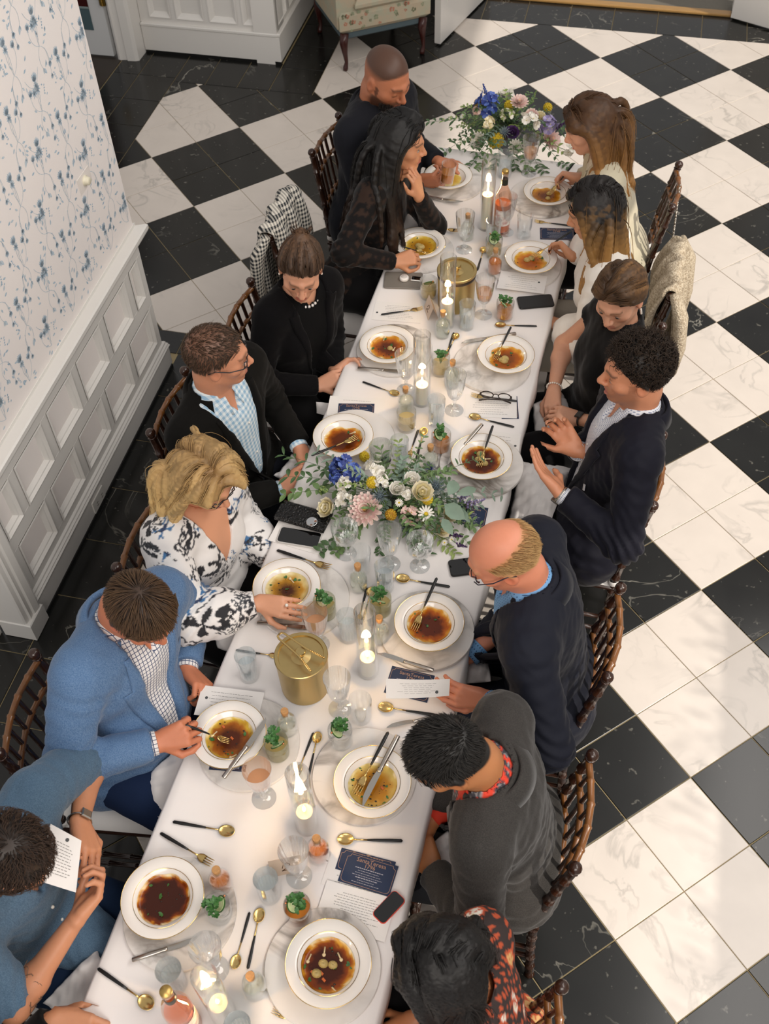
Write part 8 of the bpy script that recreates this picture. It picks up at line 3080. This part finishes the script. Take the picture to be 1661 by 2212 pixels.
sheet3([A(683, 868, .68), A(722, 872, .68), A(712, 900, .67), A(684, 893, .64)], fold=.006, seed=10, label='small white napkin under the hands of the woman with the hair bun')
sheet3([A(90, 2165, .62), A(205, 2050, .69), A(228, 2090, .69), A(170, 2205, .62)], fold=.014, seed=11, label='white napkin on the lap of the man in the denim shirt', sag=.01)
sheet3([A(938, 1815, .66), A(968, 1790, .67), A(985, 1880, .66), A(940, 1885, .62)], fold=.012, seed=12, label='white napkin on the lap of the man in the grey jacket', sag=.01)
sheet3([A(1000, 1425, .67), A(1050, 1400, .68), A(1062, 1465, .67), A(1000, 1470, .64)], fold=.012, seed=13, label='white napkin on the lap of the balding man', sag=.02)

# ---- in hands
lay(FORK, (402, 1566), (492, 1601), 'gold fork held in the hand of the man in the blue blazer', .875, ZC + .018)
lay(FORK, (1240, 352), (1187, 420), 'gold fork held by the woman in the cream blazer', .89, ZC + .018)
lay(FORK, (1236, 498), (1150, 556), 'gold fork held by the woman in the white blouse', .88, ZC + .018)
lay(FORK, (868, 532), (925, 548), 'gold fork held by the woman with long black hair', .86, ZC + .02)
hg_ = make_tumbler(False, 'held_glass', .105, .034)
lathe_o('drink', [(0, .0125), (.027, .0135), (.0305, .06), (0, .06)], amber_l, hg_, 36)
p = at(965, 352, .955); hg_.location = (p[0], p[1], .852); hg_.rotation_euler = (.05, .12, 0); hg_['label'] = 'glass of orange drink held by the bearded man'


def held_sheet(px, label, n=8, bend=.0, lines=10, seal=None):
    C = [at(*c) for c in px]
    ex, ey = nrm(C[1] - C[0]), C[3] - C[0]
    nn = nrm(np.cross(ex, ey))
    if nn @ (CAMP - C[0]) < 0: nn = -nn
    base = sum(C) / 4
    e = empty('held_menu', tuple(base), 0, label, 'menu', 'printed paper menus')
    K = 13

    def S_(u, v, o=0):
        return (1 - u) * (1 - v) * C[0] + u * (1 - v) * C[1] + u * v * C[2] + (1 - u) * v * C[3] + nn * (bend * math.sin(PI * u) + o) - base
    m = MB()
    for o in (0, -.0007): m.add([S_(i / (K - 1), j / (K - 1), o) for j in range(K) for i in range(K)], [(j * K + i, j * K + i + 1, (j + 1) * K + i + 1, (j + 1) * K + i) if o == 0 else (j * K + i, (j + 1) * K + i, (j + 1) * K + i + 1, j * K + i + 1) for j in range(K - 1) for i in range(K - 1)])
    m.build('paper', paperm, e)
    m = MB()
    for k in range(lines):
        v = .22 + .62 * k / lines; a = RNG.uniform(.15, .3)
        u = a
        while u < 1 - a:
            L = RNG.uniform(.04, .1)
            m.add([S_(u, v, .0006), S_(min(1 - a, u + L), v, .0006), S_(min(1 - a, u + L), v + .012, .0006), S_(u, v + .012, .0006)], [(0, 1, 2, 3)])
            u += L + .02
    m.build('printed_lines', inkm, e, smooth=False)
    if seal:
        c = S_(*seal, .0009); ey2 = np.cross(nn, ex)
        MB().add([c + (ex * math.cos(t) + ey2 * math.sin(t)) * .005 for t in np.linspace(0, 2 * PI, 17)[:-1]], [tuple(range(16))]).build('printed_seal', sealm, e, smooth=False)
    return e


held_sheet([(103, 1776, 1.03), (176, 1816, 1.00), (164, 1928, .945), (61, 1896, .985)], 'white menu card held by the man in the denim shirt', lines=11, seal=(.62, .12))
held_sheet([(834, 1466, .875), (972, 1467, .875), (970, 1503, .835), (834, 1509, .835)], 'folded white menu held by the balding man', bend=.012, lines=6, seal=(.80, .72))

# ---- pale boucle coat and small black bag on the chairs of the right side, houndstooth jacket on the left
bou = mat('boucle', '#c5b7a0', .95, col2='#a3937c', vs=110, bump=.9, bs=150)


def drape(name, cx, cy, fc, w, z0, z1, m, label, cat, over=.10, puff=.03, seed=0):
    """garment hung over a chair back: front flap short, back flap long"""
    e = empty(name, (cx, cy, 0), 0, label, cat)
    na, nb = 40, 30
    vs = []
    for j in range(nb):
        for i in range(na):
            t = i / (na - 1); s_ = -1 + 2 * j / (nb - 1)
            if t < .35:
                k = t / .35; x = -.03 - puff * .6 * math.sin(PI * k); z = z1 - over * 3 * (1 - k)
            elif t < .5:
                k = (t - .35) / .15; a = PI * k; x = -.03 * math.cos(a); z = z1 + .03 * math.sin(a)
            else:
                k = (t - .5) / .5; x = .03 + puff * math.sin(PI * k * .9) + .02 * k; z = z1 - (z1 - z0) * k
            f = .012 * math.sin(s_ * 9 + seed + 2 * k) + .008 * math.sin(s_ * 17 + seed * 2)
            vs.append((fc * (x + f) - fc * .30 * (z1 - z) * .3, s_ * w * (1 - .08 * k + .05 * math.sin(5 * z)), z - .03 * abs(s_) ** 3))
    q = np.array([(j * na + i, j * na + i + 1, (j + 1) * na + i + 1, (j + 1) * na + i) for j in range(nb - 1) for i in range(na - 1)])
    o = link('cloth', npmesh('cloth', np.array(vs), q, m), e)
    md = o.modifiers.new('t', 'SOLIDIFY'); md.thickness = .012
    md = o.modifiers.new('s', 'SUBSURF'); md.levels = 1; md.render_levels = 1
    for sg in (-1, 1):
        MB().tube([(fc * .01, sg * w * .85, z1 - .02), (fc * .055, sg * w * .98, z1 - .12), (fc * .075, sg * w * .95, z1 - .28), (fc * .07, sg * w * .85, z1 - .42)], [.035, .05, .048, .042], 14, flat=.6, up=(1, 0, 0)).build('sleeve', m, e)
    return e


drape('boucle_coat', .84, 1.62, 1, .20, .34, .965, bou, 'pale bouclé coat hung over a chair back on the right', 'coat', puff=.05, seed=1)
hound = shirting('houndstooth', '#d8d2c6', '#1b2026', .020, .5, 'gingham', obj=True)
drape('houndstooth_jacket', -.85, 1.62, -1, .19, .40, .955, hound, 'black and white houndstooth jacket hung over a chair back', 'jacket', seed=2)
bg = empty('chain_bag', (.83, 2.03, 0), 0, 'small black bag hanging by a silver chain from a chair', 'handbag')
bl_ = mat('black_leather', '#121112', .4)
MB().box(-.035, .035, -.10, .10, .50, .68, bev=.018).build('bag_body', bl_, bg, smooth=False)
MB().box(.030, .040, -.10, .10, .58, .685, bev=.004).build('bag_flap', bl_, bg, smooth=False)
for sg in (-1, 1):
    m = MB()
    p0, p1 = np.array([-.02, .19, .925]), np.array([.0, sg * .095, .68])
    for k in range(26):
        p = p0 + (p1 - p0) * k / 25
        m.sphere(p, .0048, 6, 4, sc=(1, .7, 1.2))
    m.build('chain', mat('silver_chain', '#c9c2b8', .3, 1.0), bg)
